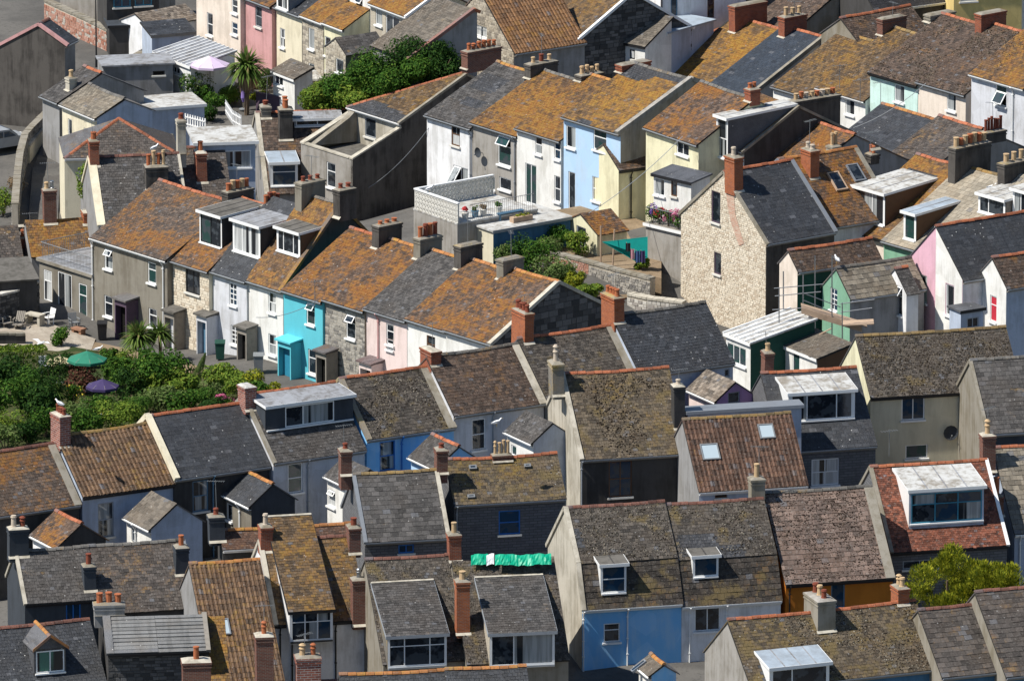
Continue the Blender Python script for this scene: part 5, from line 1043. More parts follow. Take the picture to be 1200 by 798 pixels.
# ---- the box with raking parapets in front of the dark gable
bx = b0; rt = thing('flat_roofed_wing', 'roofless-looking concrete wing with raking parapets before the dark gable', 'building wing', bx.w2(0, bx.yw, 0), bx.th)
zf, zk = bx.he-1.75, bx.he-.35; dd = 3.7; x0, x1 = -bx.hw, bx.hw
def pr(nm, pts, E, mat): mb = MB(); mb.prism(pts, E); return mb.build(nm, mat, rt)
m1 = MB(); ux = onplane(388, 205, bx.w2(0, bx.yw-dd, 0), bx.n); q = bx.loc(ux); wx = q.x-x0; panel(m1, V((x0,-dd,0)), V((1,0,0)), V((0,-1,0)), -4, [(0,zf),(x1-x0,zf)], [(wx-.45,wx+.45,q.z-.8,q.z+.75)], .12); fw = m1.build('wall', 'w_concrete', rt)
window(rt, V((x0,-dd,0)), V((1,0,0)), V((0,-1,0)), wx-.45, q.z-.8, .9, 1.55, 'top', 'white', 'glass')
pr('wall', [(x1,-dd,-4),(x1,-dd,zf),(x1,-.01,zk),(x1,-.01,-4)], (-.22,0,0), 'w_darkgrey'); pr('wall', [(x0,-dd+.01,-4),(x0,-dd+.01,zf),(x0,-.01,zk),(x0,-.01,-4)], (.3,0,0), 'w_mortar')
pr('coping', [(x1+.05,-dd-.05,zf),(x1+.05,-dd-.05,zf+.1),(x1+.05,-.01,zk+.1),(x1+.05,-.01,zk)], (-.34,0,0), 'w_mortarpale'); pr('coping', [(x0-.05,-dd-.05,zf+.002),(x0-.05,-dd-.05,zf+.1),(x0-.05,-.01,zk+.1),(x0-.05,-.01,zk)], (.42,0,0), 'w_mortarpale')
pr('coping', [(x0+.4,-dd-.05,zf+.003),(x0+.4,-dd-.05,zf+.1),(x0+.4,-dd+.25,zf+.1),(x0+.4,-dd+.25,zf+.003)], (x1-x0-.75,0,0), 'w_mortarpale')
pr('roof', [(x0+.31,-dd+.01,zf-.5),(x0+.31,-.01,zf-.35),(x0+.31,-.01,zf-.45),(x0+.31,-dd+.01,zf-.6)], (x1-x0-.54,0,0), 'felt')
mb = MB(); rr = random.Random(5); pts = [(x0+.32,-dd+.3,zf-.05),(x0+.32,-.6,zk-.1),(x0+.32,-.02,zk+.35),(x0+.32,-.02,zf-.3)]; mb.prism(pts, (.5,0,0)); mb.build('rubble_gable', 'w_mortar', rt)
# ---- the single-storey room with roof terrace beside the grey house
gz = g.ctr.z; A = g.w2(-g.hw-.02, g.yw, 0); pz = onplane(46, 304, A, g.n); ww = (A - pz).dot(g.u); ph = pz.z - gz
ft = flatb('single-storey grey room with railed roof terrace beside the grey house', *proj(V((pz.x,pz.y,pz.z))), pz.z, -50, ww, 3.6, 'w_greywarm', 'flat_grey', win=[(56,335,10,36,'top'),(76,348,17,52,'two','white','glass'),(97,352,10,38,'top')], base=gz, fascia='w_mortar', name='garden_room', cat='extension')
rail = thing('terrace_railing', 'thin grey railing round the roof terrace by the rusty roof', 'railing', ft.w2(.05, .1, ft.h+.1), ft.th)
mb = MB(); mb.tube([(0,0,.95),(ft.w-.1,0,.95)], .025); mb.build('top_rail', 'greymetal', rail); mb = MB(); mb.tube([(0,0,.95),(0,3.3,.95)], .025); mb.build('top_rail', 'greymetal', rail)
bars = MB()
for i in range(int(ft.w/.14)): bars.tube([(i*.14,0,0),(i*.14,0,.95)], .012, 4)
for i in range(24): bars.tube([(0,i*.14,0),(0,i*.14,.95)], .012, 4)
stuff(bars.build('bars', 'greymetal', rail))
# ---- porches and doors of the stepped terrace
def porch(H, px, ytop, w, depth, h, mat, roofm='felt', door='near_black', open_=True):
    q = H.onF(px, ytop, depth); x, zt = q.x, q.z; zt = min(max(zt, 2.1), 2.9); y = H.yw
    mb = MB(); mb.box(x-w/2, x-w/2+.09, y-depth, y-.002, -.5, zt); mb.box(x+w/2-.09, x+w/2, y-depth, y-.002, -.5, zt); mb.box(x-w/2+.09, x+w/2-.09, y-depth, y-depth+.06, zt-.35, zt); o = mb.build('porch', mat, H.root)
    r_ = MB(); r_.prism([(x-w/2-.12,y-depth-.15,zt),(x-w/2-.12,y-.002,zt+.12),(x-w/2-.12,y-.002,zt+.22),(x-w/2-.12,y-depth-.15,zt+.1)], (w+.24,0,0)); r_.build('porch_roof', roofm, o)
    d = MB(); d.box(x-w/2+.1, x+w/2-.1, y-depth*.5-.05, y-depth*.5, -.4, zt-.3); d.build('door', door, o)
porch(g, 141, 352, 1.1, .9, 2.5, 'purplewood', 'shingle', 'near_black'); porch(s2, 198, 366, .95, .85, 2.4, 'woodgrey', 'felt', 'w_greylight'); porch(s3, 236, 376, .95, .85, 2.4, 'w_greylight', 'felt', 'bluegrey'); porch(s3, 283, 389, .9, .8, 2.3, 'woodgrey', 'felt', 'near_black')
porch(s5, 333, 402, 1.2, .8, 2.5, 'w_cyan', 'w_cyan', 'teal'); porch(s5, 376, 413, .95, .85, 2.4, 'woodgrey', 'slate_brown', 'near_black'); porch(s7, 428, 426, 1.1, .9, 2.3, 'w_pinkpale', 'ridge_dull', 'curtain')
# ---- top left and centre
flatb('grey rendered house end at the very top left', 70, -30, 3.8, -40, 4.6, 6, 'w_concrete', name='house', cat='house')
flatb('dark shop-like building with turquoise window trim at the top edge', 125, -6, 4.4, 14, 3.4, 3, 'w_dark', 'felt', fascia='teal', win=[(143,4,20,10,'two','teal','glass_blue'),(168,2,20,10,'two','teal','glass_blue')])
house('low roof of mottled grey and brown tiles behind the sheds', (158,18,216,2), 28, th=40, H=3.6, hh=3.3, pitch=24, roof='tile_mott', tile='slate', wall='w_white2', gut=None, ridge_on=False, rcol=None, name='outhouse', cat='outhouse')
flatb('black felted shed behind the grey workshop', 128, 32, 2.6, 8, 3.0, 2.2, 'w_dark', 'w_charcoal', fascia='black', name='shed', cat='shed')
flatb('small blue shed below the mottled tiles', 201, 25, 2.8, 24, 1.6, 1.8, 'w_blue', 'felt', hb=.25, fascia='teal', walls={'L':'w_white'}, name='shed', cat='shed')
flatb('slate-topped lean-to shed above the ribbed canopy', 178, 43, 3.2, 20, 2.8, 2.0, 'w_greyblue', 'slate_dark', hb=.35, tile='new', fascia='woodgrey', name='shed', cat='shed')
flatb('white-ribbed translucent canopy leaning on the cream house', 182, 63, 2.9, -58, 4.4, 3.2, 'w_white2', 'flat_grey', hb=.55, ribs=(9,'white',.035), win=[(205,82,12,8,'three')], name='canopy', cat='canopy')
flatb('grey flat-roofed workshop with black vent slot', 121, 79, 3.0, 10, 4.4, 2.6, 'w_grey', 'flat_grey', win=[(186,86,14,5,'one','black','near_black')], fascia=None, name='workshop', cat='workshop')
flatb('flat-roofed white extension toned blue-grey for shade, with stained pale felt', 168, 129, 3.2, 18, 3.9, 3.0, 'w_greyblue', 'flat_pale', fascia='white')  # white walls with their shade put into the blue-grey
flatb('flat-topped white rooftop room with wide window', 230, 169, 7.4, 8, 3.5, 3.6, 'w_greyblue', 'flat_pale', win=[(268,187,52,20,'lr','white','curtain')], fascia='white', over=.2, name='rooftop_room', cat='extension')
flatb('mono-pitched slate lean-to against the black stone gable', 718, 48, 5.2, -40, 2.6, 2.6, 'w_white', 'shingle', hb=1.3, tile='slate', win=[(741,64,6,11,'one','black')], fascia='black', name='lean_to', cat='outhouse')
flatb('white flat-roofed extension with pale blue-grey roof', 744, 33, 5.6, -40, 2.6, 4.6, 'w_white', 'flat_blue', win=[(757,60,11,14,'one','purplewood')], walls={'R':'w_greyblue'}, fascia='white')  # right wall is white too, its shade put into the blue-grey
flatb('lead-grey flat roof strip behind the brown pantiles', 806, 484, 7.25, 13, 6.3, .9, 'w_greyblue', 'lead', name='rear_dormer', cat='extension', fascia='gutter_grey')
# ---- the flat roofs between the terraces
t1 = flatb('flat roofed garden store with blue front and bench on its roof', 578, 272, 4.0, 36, 5.6, 3.4, 'w_bluedeep', 'flat_pale', walls={'L':'w_oyster'}, fascia='gutter_grey', name='garden_store', cat='outhouse')
t2 = flatb('upper roof terrace walled with pierced concrete blocks', 536, 264, 4.3, 36, 5.8, 4.4, 'w_concrete', 'flat_pale', fascia=None, over=.02, name='roof_terrace', cat='terrace')
bal = thing('pierced_block_wall', 'white pierced concrete block balustrade on the upper terrace', 'balustrade', t2.w2(0,0,t2.h+.1), t2.th)
def lattice(nm, O, U, N, L, hgt):
    mb = MB(); Z = V((0,0,1)); s = .3; n = round(L/s); s = L/n; m = round(hgt/s); sz = hgt/m; t = .035
    for i in range(n+1): mb.obox(O+U*(i*s)+Z*(hgt/2), U*t*.6, N*.05, Z*(hgt/2))
    for j in range(m+1): mb.obox(O+U*(L/2)+Z*(j*sz), U*(L/2), N*.052, Z*t*.6)
    for i in range(n):
        for j in range(m):
            C = O+U*((i+.5)*s)+Z*((j+.5)*sz)
            for a in (1,-1):
                d = (U*s + Z*sz*a)*.5; e = (U*-a*1.0*sz+Z*s).normalized()
                mb.obox(C, d*.95, (U*(-a)*sz + Z*s).normalized()*.028, N*.045)
    return stuff(mb.build(nm, 'offwhite', bal))
lattice('blocks', V((.06,0,0)), V((0,1,0)), V((1,0,0)), 4.3, 1.15); lattice('blocks', V((.06,4.3,0)), V((1,0,0)), V((0,1,0)), 5.6, 1.15)
for A_, B_ in (((.06,-.06,1.2),(.06,4.36,1.2)), ((.14,4.3,1.2),(5.7,4.3,1.2))):
    mb = MB(); a, b = V(A_), V(B_); d = (b-a); mb.obox((a+b)/2, d/2, d.normalized().cross(V((0,0,1)))*.09, (0,0,.04)); mb.build('coping', 'white', bal)
rl = thing('terrace_rail', 'slim white railing along the terrace edge', 'railing', t2.w2(1.0,.1,t2.h+.1), t2.th)
mb = MB(); mb.tube([(0,0,.95),(4.6,0,.95)], .022); mb.build('top_rail', 'greymetal', rl); mb = MB()
for i in range(32): mb.tube([(i*.145,0,0),(i*.145,0,.95)], .011, 4)
stuff(mb.build('bars', 'greymetal', rl))
t3 = flatb('blank grey concrete block below the flower balcony', 757, 263, 4.3, -44, 2.95, 1.6, 'w_concrete', 'woodgrey', fascia='white', name='balcony_block', cat='extension')
flatb('white house behind the flower balcony with tilted window', 766, 205, 6.9, -44, 3.0, 1.6, 'w_white', 'slate_dark', hb=.2, win=[(772,219,12,20,'one','white','curtain'),(790,212,7,18,'one','brownwood')], name='house', cat='house', fascia='black')
flatb('glass lean-to with white barred roof and dark green side', 851, 392, 4.4, -58, 2.5, 4.3, 'w_white', 'flat_pale', hb=.75, ribs=(5,'white',.05), walls={'R':'w_darkgreen'}, win=[(862,415,22,22,'three','white','glass_green')], name='lean_to', cat='conservatory', base=1)
flatb('brown felted shed with white fascia under the scaffold', 916, 405, 3.9, -58, 3.6, 2.3, 'w_white', 'shingle', hb=.5, tile='slate', walls={'R':'brownwood'}, win=[(933,426,8,28,'one','white','glass_green')], name='shed', cat='shed', base=1)
flatb('slate-grey yard store below the white pink-and-white house', 1126, 366, 4.2, 30, 1.5, 1.2, 'w_greyblue', 'slate_dark', win=[(1140,378,14,12,'two','gutter_grey','curtain')], fascia='black', name='shed', cat='shed', base=1)
# ================================================================ plants
MATS.update({
 'leaf_mid': lambda n: m_leaf(n, (.020,.062,.008), (.066,.15,.018), (.12,.20,.027)),
 'leaf_dark': lambda n: m_leaf(n, (.010,.032,.006), (.028,.074,.011), (.055,.11,.017)),
 'leaf_bright': lambda n: m_leaf(n, (.07,.13,.018), (.17,.25,.03), (.24,.28,.04)),
 'leaf_yellow': lambda n: m_leaf(n, (.13,.17,.014), (.32,.32,.025), (.07,.11,.015)),
 'leaf_gold': lambda n: m_leaf(n, (.28,.30,.02), (.46,.42,.03)),
 'leaf_grey': lambda n: m_leaf(n, (.07,.12,.03), (.15,.21,.06), (.2,.24,.09)),
 'leaf_red': lambda n: m_leaf(n, (.08,.03,.025), (.15,.07,.04), (.06,.09,.03)),
 'leaf_palm': lambda n: m_leaf(n, (.06,.12,.02), (.16,.22,.05), (.22,.18,.08)),
 'leaf_dead': lambda n: m_leaf(n, (.16,.11,.06), (.30,.22,.13), None, .1),
 'flower_pink': lambda n: m_leaf(n, (.55,.10,.22), (.70,.25,.38)), 'flower_purple': lambda n: m_leaf(n, (.22,.10,.45), (.38,.2,.6)), 'flower_red': lambda n: m_leaf(n, (.55,.03,.05), (.7,.1,.1)), 'flower_yellow': lambda n: m_leaf(n, (.7,.5,.03), (.8,.65,.1)),
 'bark': lambda n: m_plain(n, (.13,.095,.065), .9, .1, .3), 'grass': lambda n: m_ground(n, (.03,.05,.013), (.075,.075,.03), (.11,.09,.05), .5, 3),
 'earth': lambda n: m_ground(n, (.20,.145,.09), (.27,.20,.13), (.13,.10,.065), .5, 3), 'lane': lambda n: m_ground(n, (.10,.095,.09), (.13,.125,.115), (.07,.066,.06), .6, 5), 'paving': lambda n: m_ground(n, (.34,.29,.23), (.42,.37,.30), (.24,.2,.16), .8, 4),
 'canvas_green': lambda n: m_plain(n, (.03,.19,.12), .8, .2), 'canvas_purple': lambda n: m_plain(n, (.055,.04,.11), .8, .2), 'canvas_lilac': lambda n: m_plain(n, (.62,.50,.66), .8, .2, .08), 'canvas_cream': lambda n: m_plain(n, (.66,.58,.34), .8, .2), 'canvas_violet': lambda n: m_plain(n, (.28,.20,.52), .8, .2), 'canvas_beige': lambda n: m_plain(n, (.52,.47,.37), .8, .2),
 'tarp': lambda n: m_plain(n, (.0,.36,.20), .45, .4, .25), 'net': lambda n: m_plain(n, (.0,.22,.19), .7, .2, .2), 'cloth_blue': lambda n: m_plain(n, (.05,.09,.22), .8), 'cloth_black': lambda n: m_plain(n, (.02,.02,.025), .8), 'cloth_pink': lambda n: m_plain(n, (.6,.3,.33), .8), 'cloth_white': lambda n: m_plain(n, (.75,.75,.76), .8),
 'gull_white': lambda n: m_plain(n, (.80,.80,.80), .7, .2, .03), 'gull_grey': lambda n: m_plain(n, (.30,.32,.35), .7, .2), 'beak': lambda n: m_plain(n, (.75,.45,.05), .5), 'rust': lambda n: m_plain(n, (.30,.16,.10), .8, .2, .35)})
def leaves(mb, C, rx, ry, rz, n, size, rnd, lobes=9, lr_=(.34,.55)):
    C = V(C); lob = []
    for _ in range(lobes):
        while True:
            p = V((rnd.uniform(-1,1), rnd.uniform(-1,1), rnd.uniform(-1,1)))
            if p.length < 1: break
        lob.append((V((p.x*rx*.68, p.y*ry*.68, p.z*rz*.6)), rnd.uniform(*lr_)))
    for _ in range(n):
        lp, lr = rnd.choice(lob); d = V((rnd.gauss(0,1), rnd.gauss(0,1), rnd.gauss(0,1)+.25)).normalized(); k = rnd.uniform(.55, 1.05) ** .6
        P = C + lp + V((d.x*rx*lr*k, d.y*ry*lr*k, d.z*rz*lr*k*1.05)); s = size*rnd.uniform(.6, 1.35)
        nrm = (d + V((rnd.uniform(-.7,.7), rnd.uniform(-.7,.7), rnd.uniform(-.3,.9)))).normalized(); a = nrm.orthogonal().normalized(); a.rotate(Matrix.Rotation(rnd.uniform(0,6.3), 3, nrm)); b = nrm.cross(a)
        mb.add([tuple(P-a*s), tuple(P-b*s*.45+nrm*s*.12), tuple(P+a*s), tuple(P+b*s*.45+nrm*s*.12)], [(0,1,2,3)])
_vs = [100]
def bush(label, px, py, w, h, mat='leaf_mid', n=1500, size=.11, d=None, cat='shrub', name='shrub', lobes=10, flowers=None, base=None, trunk=.04, group=None, z=None, at=None):
    """px,py: foot of the plant"""
    _vs[0] += 1; rnd = random.Random(_vs[0]*31); P = at if at is not None else (ong(px, py) if z is None else onz(px, py, z)); d = d or w*.8
    root = thing(name, label, cat, P, rnd.uniform(-.3,.3) if cat == 'shrub' else 0, group)
    mb = MB(); leaves(mb, (0,0,h*.52), w/2, d/2, h*.52, n, size, rnd, lobes); mb.build('crown', mat, root)
    st = MB()
    for k in range(4):
        a = rnd.uniform(0,6.3); st.tube([(0,0,-.3),(math.cos(a)*w*.08,math.sin(a)*d*.08,h*.25),(math.cos(a)*w*.25,math.sin(a)*d*.25,h*.62)], trunk, 5, trunk*.4)
    st.build('stems' if False else 'trunk', 'bark', root)
    if flowers: fm = MB(); leaves(fm, (0,0,h*.62), w/2, d/2, h*.5, flowers[1], size*.8, rnd, 6); fm.build('blossom', flowers[0], root)
    return root
def hedge(label, pts, h, w, mat='leaf_mid', n=2500, size=.1):
    _vs[0] += 1; rnd = random.Random(_vs[0]*17); P = [ong(*p) for p in pts]; root = thing('hedge', label, 'hedge', P[0]); mb = MB(); st = MB()
    tot = sum((b-a).length for a, b in zip(P, P[1:]))
    for a, b in zip(P, P[1:]):
        L = (b-a).length; m = int(n*L/tot); dd = (b-a).normalized(); nn = V((dd.y,-dd.x,0))
        for _ in range(m):
            t = rnd.uniform(0,L); s = rnd.uniform(-1,1); z = rnd.random()
            if rnd.random() < .5: z = 1
            else: s = math.copysign(1, s)
            k = noise.noise(V((t*1.3,s*2,z*2)))*.18
            Q = (a-P[0]) + dd*t + nn*(s*w/2*(1+k)) + V((0,0,h*z*(1+k*.6))); sz = size*rnd.uniform(.6,1.3)
            nr = V((rnd.uniform(-1,1),rnd.uniform(-1,1),rnd.uniform(0,1))).normalized(); A = nr.orthogonal().normalized(); B = nr.cross(A)
            mb.add([tuple(Q-A*sz),tuple(Q-B*sz*.5),tuple(Q+A*sz),tuple(Q+B*sz*.5)], [(0,1,2,3)])
        for k in range(int(L/.6)): q = (a-P[0])+dd*(k*.6); st.tube([(q.x,q.y,q.z-.2),(q.x,q.y,q.z+h*.8)], .03, 4)
    mb.build('foliage', mat, root); st.build('trunk', 'bark', root); return root
def sword_palm(label, px, py, th, r, n=130, mat='leaf_palm', heads=((0,0,0),), dead=0, name='palm_tree', cat='palm', z=None, lw=.05):
    _vs[0] += 1; rnd = random.Random(_vs[0]*53); P = ong(px, py) if z is None else onz(px, py, z); root = thing(name, label, cat, P)
    tr = MB(); tr.tube([(0,0,-.3),(.05,0,th*.5),(0,.03,th)], .16 if th > 2 else .1, 8, .12 if th > 2 else .08); tr.build('trunk', 'bark', root)
    for hx, hy, hz in heads:
        C = V((hx,hy,th+hz))
        if (hx, hy, hz) != (0,0,0): b = MB(); b.tube([(0,0,th*.7), tuple(C)], .09, 6, .07); b.build('limb', 'bark', root)
        mb = MB()
        for k in range(n):
            a = rnd.uniform(0,6.283); e = math.asin(rnd.uniform(-.45,1)); L = r*rnd.uniform(.75,1.1); d = V((math.cos(a)*math.cos(e), math.sin(a)*math.cos(e), math.sin(e))); s = V((-math.sin(a),math.cos(a),0)); dr = V((0,0,-1))*L*(.28*math.cos(e)**2+.05)
            p0, p1, p2 = C, C+d*L*.55, C+d*L+dr; mb.add([tuple(p0-s*lw*.6),tuple(p0+s*lw*.6),tuple(p1+s*lw),tuple(p1-s*lw),tuple(p2)], [(0,1,2,3),(3,2,4)])
        mb.build('crown', mat, root)
        if dead:
            dm = MB()
            for k in range(dead):
                a = rnd.uniform(0,6.283); L = r*rnd.uniform(.6,1.0); d = V((math.cos(a),math.sin(a),0)); s = V((-math.sin(a),math.cos(a),0)); p1 = C+d*L*.35-V((0,0,L*.4)); p2 = C+d*L*.28-V((0,0,L*1.05)); dm.add([tuple(C-s*lw),tuple(C+s*lw),tuple(p1+s*lw),tuple(p1-s*lw),tuple(p2)], [(0,1,2,3),(3,2,4)])
            dm.build('dead_skirt', 'leaf_dead', root)
    return root
# ground cover of the garden, the patio and the lane
sheet('garden_lawn', [(-60,420),(60,402),(200,428),(320,455),(430,460), (-60,560),(60,540),(200,510),(320,490),(430,485)], 'grass', .03, 4)
sheet('patio', [(-30,372),(40,374),(112,398),(-30,402),(40,410),(105,416)], 'paving', .05)
sheet('garden_path', [(60,398),(112,402),(160,412),(240,432), (50,408),(95,416),(145,432),(225,452)], 'earth', .06)
sheet('lane', [(72,150),(50,170),(38,200),(34,250),(36,300), (95,158),(78,182),(70,210),(68,255),(70,300)], 'lane', .04)
sheet('garden_bed', [(600,278),(640,270),(690,268),(760,300), (600,350),(640,352),(690,350),(760,352)], 'earth', .03)
# the big garden
hedge('clipped green hedge at the garden edge by the patio', [(-20,440),(54,436)], 1.5, 1.3, 'leaf_bright', 2600, .09)
B_ = bush
B_('dense dark shrub behind the cream parasol', 18, 470, 3.6, 2.6, 'leaf_dark', 2200, .12)
B_('dark bushy shrub above the brick chimney pots', 40, 500, 3.6, 2.6, 'leaf_dark', 2000, .12)
B_('spreading green shrub at the left picture edge', -4, 500, 3.4, 2.8, 'leaf_mid', 1800, .12)
B_('rough grey-green shrub above the rusty slates', 6, 527, 2.6, 1.6, 'leaf_grey', 1000, .1)
B_('round green shrub beside the green parasol', 138, 450, 2.3, 2.2, 'leaf_mid', 1500, .1)
B_('reddish bush under the green parasol', 95, 462, 2.6, 1.6, 'leaf_red', 1300, .09)
B_('fine feathery green shrub behind pantile ridge', 135, 505, 3.4, 1.9, 'leaf_bright', 2400, .085)
B_('low dark green shrub behind golden pantiles', 100, 508, 2.8, 1.5, 'leaf_mid', 1400, .1)
B_('tall rounded laurel in front of the grey porches', 192, 466, 3.6, 2.7, 'leaf_mid', 2800, .12)
B_('wide leafy laurel near the lavender-grey house', 215, 470, 2.8, 1.9, 'leaf_bright', 1600, .12)
B_('light green leafy hedge shrub before the white house', 262, 458, 3.4, 1.7, 'leaf_bright', 2200, .12)
B_('yellow-green shrub below the turquoise porch', 300, 462, 1.8, 1.5, 'leaf_yellow', 1000, .1)
B_('pale feathery shrub beside the pointed conifer', 175, 487, 2.8, 1.6, 'leaf_grey', 1500, .08)
B_('clump of low greenery above the dark slates', 212, 488, 2.8, 1.4, 'leaf_mid', 1400, .1)
B_('soft green mound near the pink hydrangea', 248, 470, 2.2, 1.3, 'leaf_grey', 1200, .09)
B_('pink hydrangea behind the slate ridge', 262, 481, 1.5, 1.0, 'leaf_mid', 600, .08, flowers=('flower_pink', 500))
B_('shrub with yellow blooms by the purple parasol', 86, 478, 1.2, 1.4, 'leaf_mid', 600, .08, flowers=('flower_yellow', 60))
B_('small rounded bush on the patio edge', 71, 408, 1.5, 1.3, 'leaf_mid', 900, .09)
B_('small bush beside the garden path', 128, 424, 1.2, 1.0, 'leaf_mid', 700, .09)
rnd = random.Random(4); P = ong(222, 466); cf = thing('conifer', 'slim pointed grey-green conifer leaning beside the laurel', 'conifer', P); mb = MB()
for k in range(900):
    t = rnd.random(); a = rnd.uniform(0,6.28); r = .42*(1-t)**.8+.03; Q = V((math.cos(a)*r+t*.9, math.sin(a)*r, .1+t*2.4)); s = .07; nr = V((math.cos(a),math.sin(a),.5)); A = V((-math.sin(a),math.cos(a),0)); mb.add([tuple(Q-A*s*.5),tuple(Q+A*s*.5),tuple(Q+nr*s*.4+V((.03,0,s*2)))], [(0,1,2)])
mb.build('crown', 'leaf_grey', cf); mb = MB(); mb.tube([(0,0,-.2),(.8,0,2.2)], .06, 5, .02); mb.build('trunk', 'bark', cf)
gx = random.Random(77)
for x, y, w, h, m, lb in [(-12,470,2.8,2.2,'leaf_dark','dark shrub beside the clipped hedge at the left edge'),(28,488,2.6,2.4,'leaf_mid','leafy green shrub between the two dark shrubs'),(10,514,2.4,1.6,'leaf_bright','bright bushy plant above the rusty slate ridge'),(32,522,2.0,1.2,'leaf_dark','low dark plant right above the rusty slate ridge'),(54,480,2.2,1.7,'leaf_dark','dark shrub behind the gull on the chimney'),(52,512,2.2,1.5,'leaf_mid','green shrub left of the mixed brick stack'),(88,500,2.2,1.3,'leaf_grey','grey-green plant just right of the mixed brick stack'),(112,492,2.0,1.2,'leaf_mid','small leafy plant behind the golden pantile ridge'),(158,493,2.4,1.4,'leaf_mid','leafy plant behind the cream parapet'),(150,474,2.2,1.8,'leaf_dark','dark shrub between purple parasol and laurel'),(176,472,2.0,1.5,'leaf_bright','bright shrub in front of the rounded laurel'),(198,486,2.4,1.5,'leaf_grey','silvery shrub behind the dark blue slates'),(230,482,2.4,1.3,'leaf_mid','green shrub before the pointed conifer'),(252,488,1.8,.9,'leaf_dark','low dark shrub beside the pink hydrangea'),(280,470,2.0,1.2,'leaf_bright','bright leafy shrub left of the brick stack by the box dormer'),(298,474,1.8,1.1,'leaf_mid','green shrub behind the black dormer'),(-14,452,2.4,1.6,'leaf_mid','green shrub directly behind the clipped hedge'),(168,455,2.2,1.9,'leaf_mid','rounded shrub below the cabbage palms'),(62,456,2.2,1.7,'leaf_dark','dark shrub between the white chair and the gull'),(92,446,1.8,1.3,'leaf_red','bronze-leaved shrub behind the purple parasol'),(134,462,1.8,1.7,'leaf_mid','green shrub right of the purple parasol'),(76,434,1.5,.9,'leaf_dark','low dark plant at the cream parasol foot'),(104,432,1.6,.8,'leaf_mid','low leafy plant at the green parasol foot'),(146,442,1.8,1.6,'leaf_bright','bright rounded shrub below the garden path'),(318,468,1.4,.9,'leaf_yellow','small yellow-green shrub at the turquoise porch foot')]:
    B_(lb, x, y, w*1.1, h*1.2, m, int(620*w), gx.uniform(.075,.12))
sword_palm('dark spiky cabbage palm before the brown porch', 163, 427, 1.6, 1.3, 240, 'leaf_palm', lw=.06)
sword_palm('smaller spiky cabbage palm beside the grey porch', 187, 424, 1.6, 1.1, 200, 'leaf_palm', lw=.06)
sword_palm('low spiky yucca among the dark shrubs', 15, 455, .5, .8, 60, 'leaf_grey')
sword_palm('small spiky plant by the purple parasol', 66, 466, .4, .8, 70, 'leaf_palm')
# top left and centre plants
sword_palm('tall cabbage palm with shaggy dead skirt before the cream house', 289, 134, 3.0, 1.6, 240, 'leaf_palm', dead=320, lw=.09)
B_('round pale-flowered bush below the lilac parasol', 232, 123, 2.5, 2.3, 'leaf_mid', 1900, .1, flowers=('leaf_grey', 300))
B_('red-leaved shrub beside the round bush', 203, 108, 1.3, 1.5, 'leaf_red', 700, .09)
B_('low green shrub below the palm', 268, 124, 1.8, 1.2, 'leaf_bright', 900, .1)
B_('glossy bush rising behind the red-trimmed hip roof', 134, 232, 3.0, 2.7, 'leaf_mid', 2200, .1, z=4.0)
B_('narrow bush beside the brick stack by the lane', 100, 235, 1.2, 2.2, 'leaf_bright', 700, .1, z=4.0)
for k, (x, yt, w, h, m, lb) in enumerate([(374,96,2.6,2.2,'leaf_bright','light green end of the tree belt above the red ridge'), (396,84,2.8,2.6,'leaf_mid','full green tree behind the flat pale dormer'), (432,60,3.6,3.4,'leaf_mid','dense rounded tree below the small slate outbuilding'), (472,43,3.8,3.5,'leaf_dark','broad dark tree under the red tiled verge'), (514,48,3.2,2.7,'leaf_dark','dark tree crown beside the six-potted stack'), (455,72,3.2,2.4,'leaf_mid','lower tree leaning over the ochre hip roof'), (416,94,2.8,2.0,'leaf_bright','bushy low tree above the crumbling parapet'), (494,60,2.6,2.0,'leaf_mid','leafy middle tree between the two dark crowns')]):
    rnd = random.Random(k+71); Y = (62.5, 62.3, 62, 61.2, 60.8, 60.6, 61.5, 60.4)[k]; P = onY(x, yt, Y); gz_ = G(P.x, Y); top = P.z; hb_ = h; t = thing('tree', lb, 'tree', (P.x, Y, gz_)); tz_ = top-gz_; mb = MB(); leaves(mb, (0,0,tz_-hb_*.5), w/2, w/2, hb_*.52, 6500, .105, rnd, 22); mb.build('crown', m, t)
    mb = MB(); mb.tube([(0,0,-.4),(.05,0,tz_*.5),(0,.05,tz_-hb_*.4)], .16, 7, .07); mb.build('trunk', 'bark', t)
    for a in (0.4, 2.3, 4.2, 5.5): l = MB(); l.tube([(0,0,tz_*.45),(math.cos(a)*w*.2,math.sin(a)*w*.2,tz_-hb_*.6),(math.cos(a)*w*.33,math.sin(a)*w*.33,tz_-hb_*.35)], .07, 5, .025); l.build('limb', 'bark', t)
TZ = 2.3; m = MB(); poly = [onz(x, y, TZ) for x, y in ((600,285),(600,255),(700,238),(775,268),(775,326),(735,317),(690,304),(668,298))]; m.prism([tuple(p) for p in poly], (0,0,-3.5)); m.v = [tuple(v) for v in m.v]; struct(m.build('garden_terrace', 'earth'))
for a in [('bright round shrub before the primrose shed',676,300,1.9,1.5,'leaf_bright'),('leafy shrub on the bank behind the grey-green mound',652,293,1.9,1.5,'leaf_mid'),('small shrub below the laundry',750,316,1.2,.7,'leaf_bright'),('dark shrub on the bank against the blue store',626,288,2.8,1.7,'leaf_dark'),('trailing green shrub on the bank beside the blue store',606,286,2.2,1.5,'leaf_mid'),('pale spreading shrub on the bank edge',642,298,2.4,1.4,'leaf_grey')]: B_(a[0], a[1], a[2], a[3], a[4], a[5], 1500, .085, z=TZ)
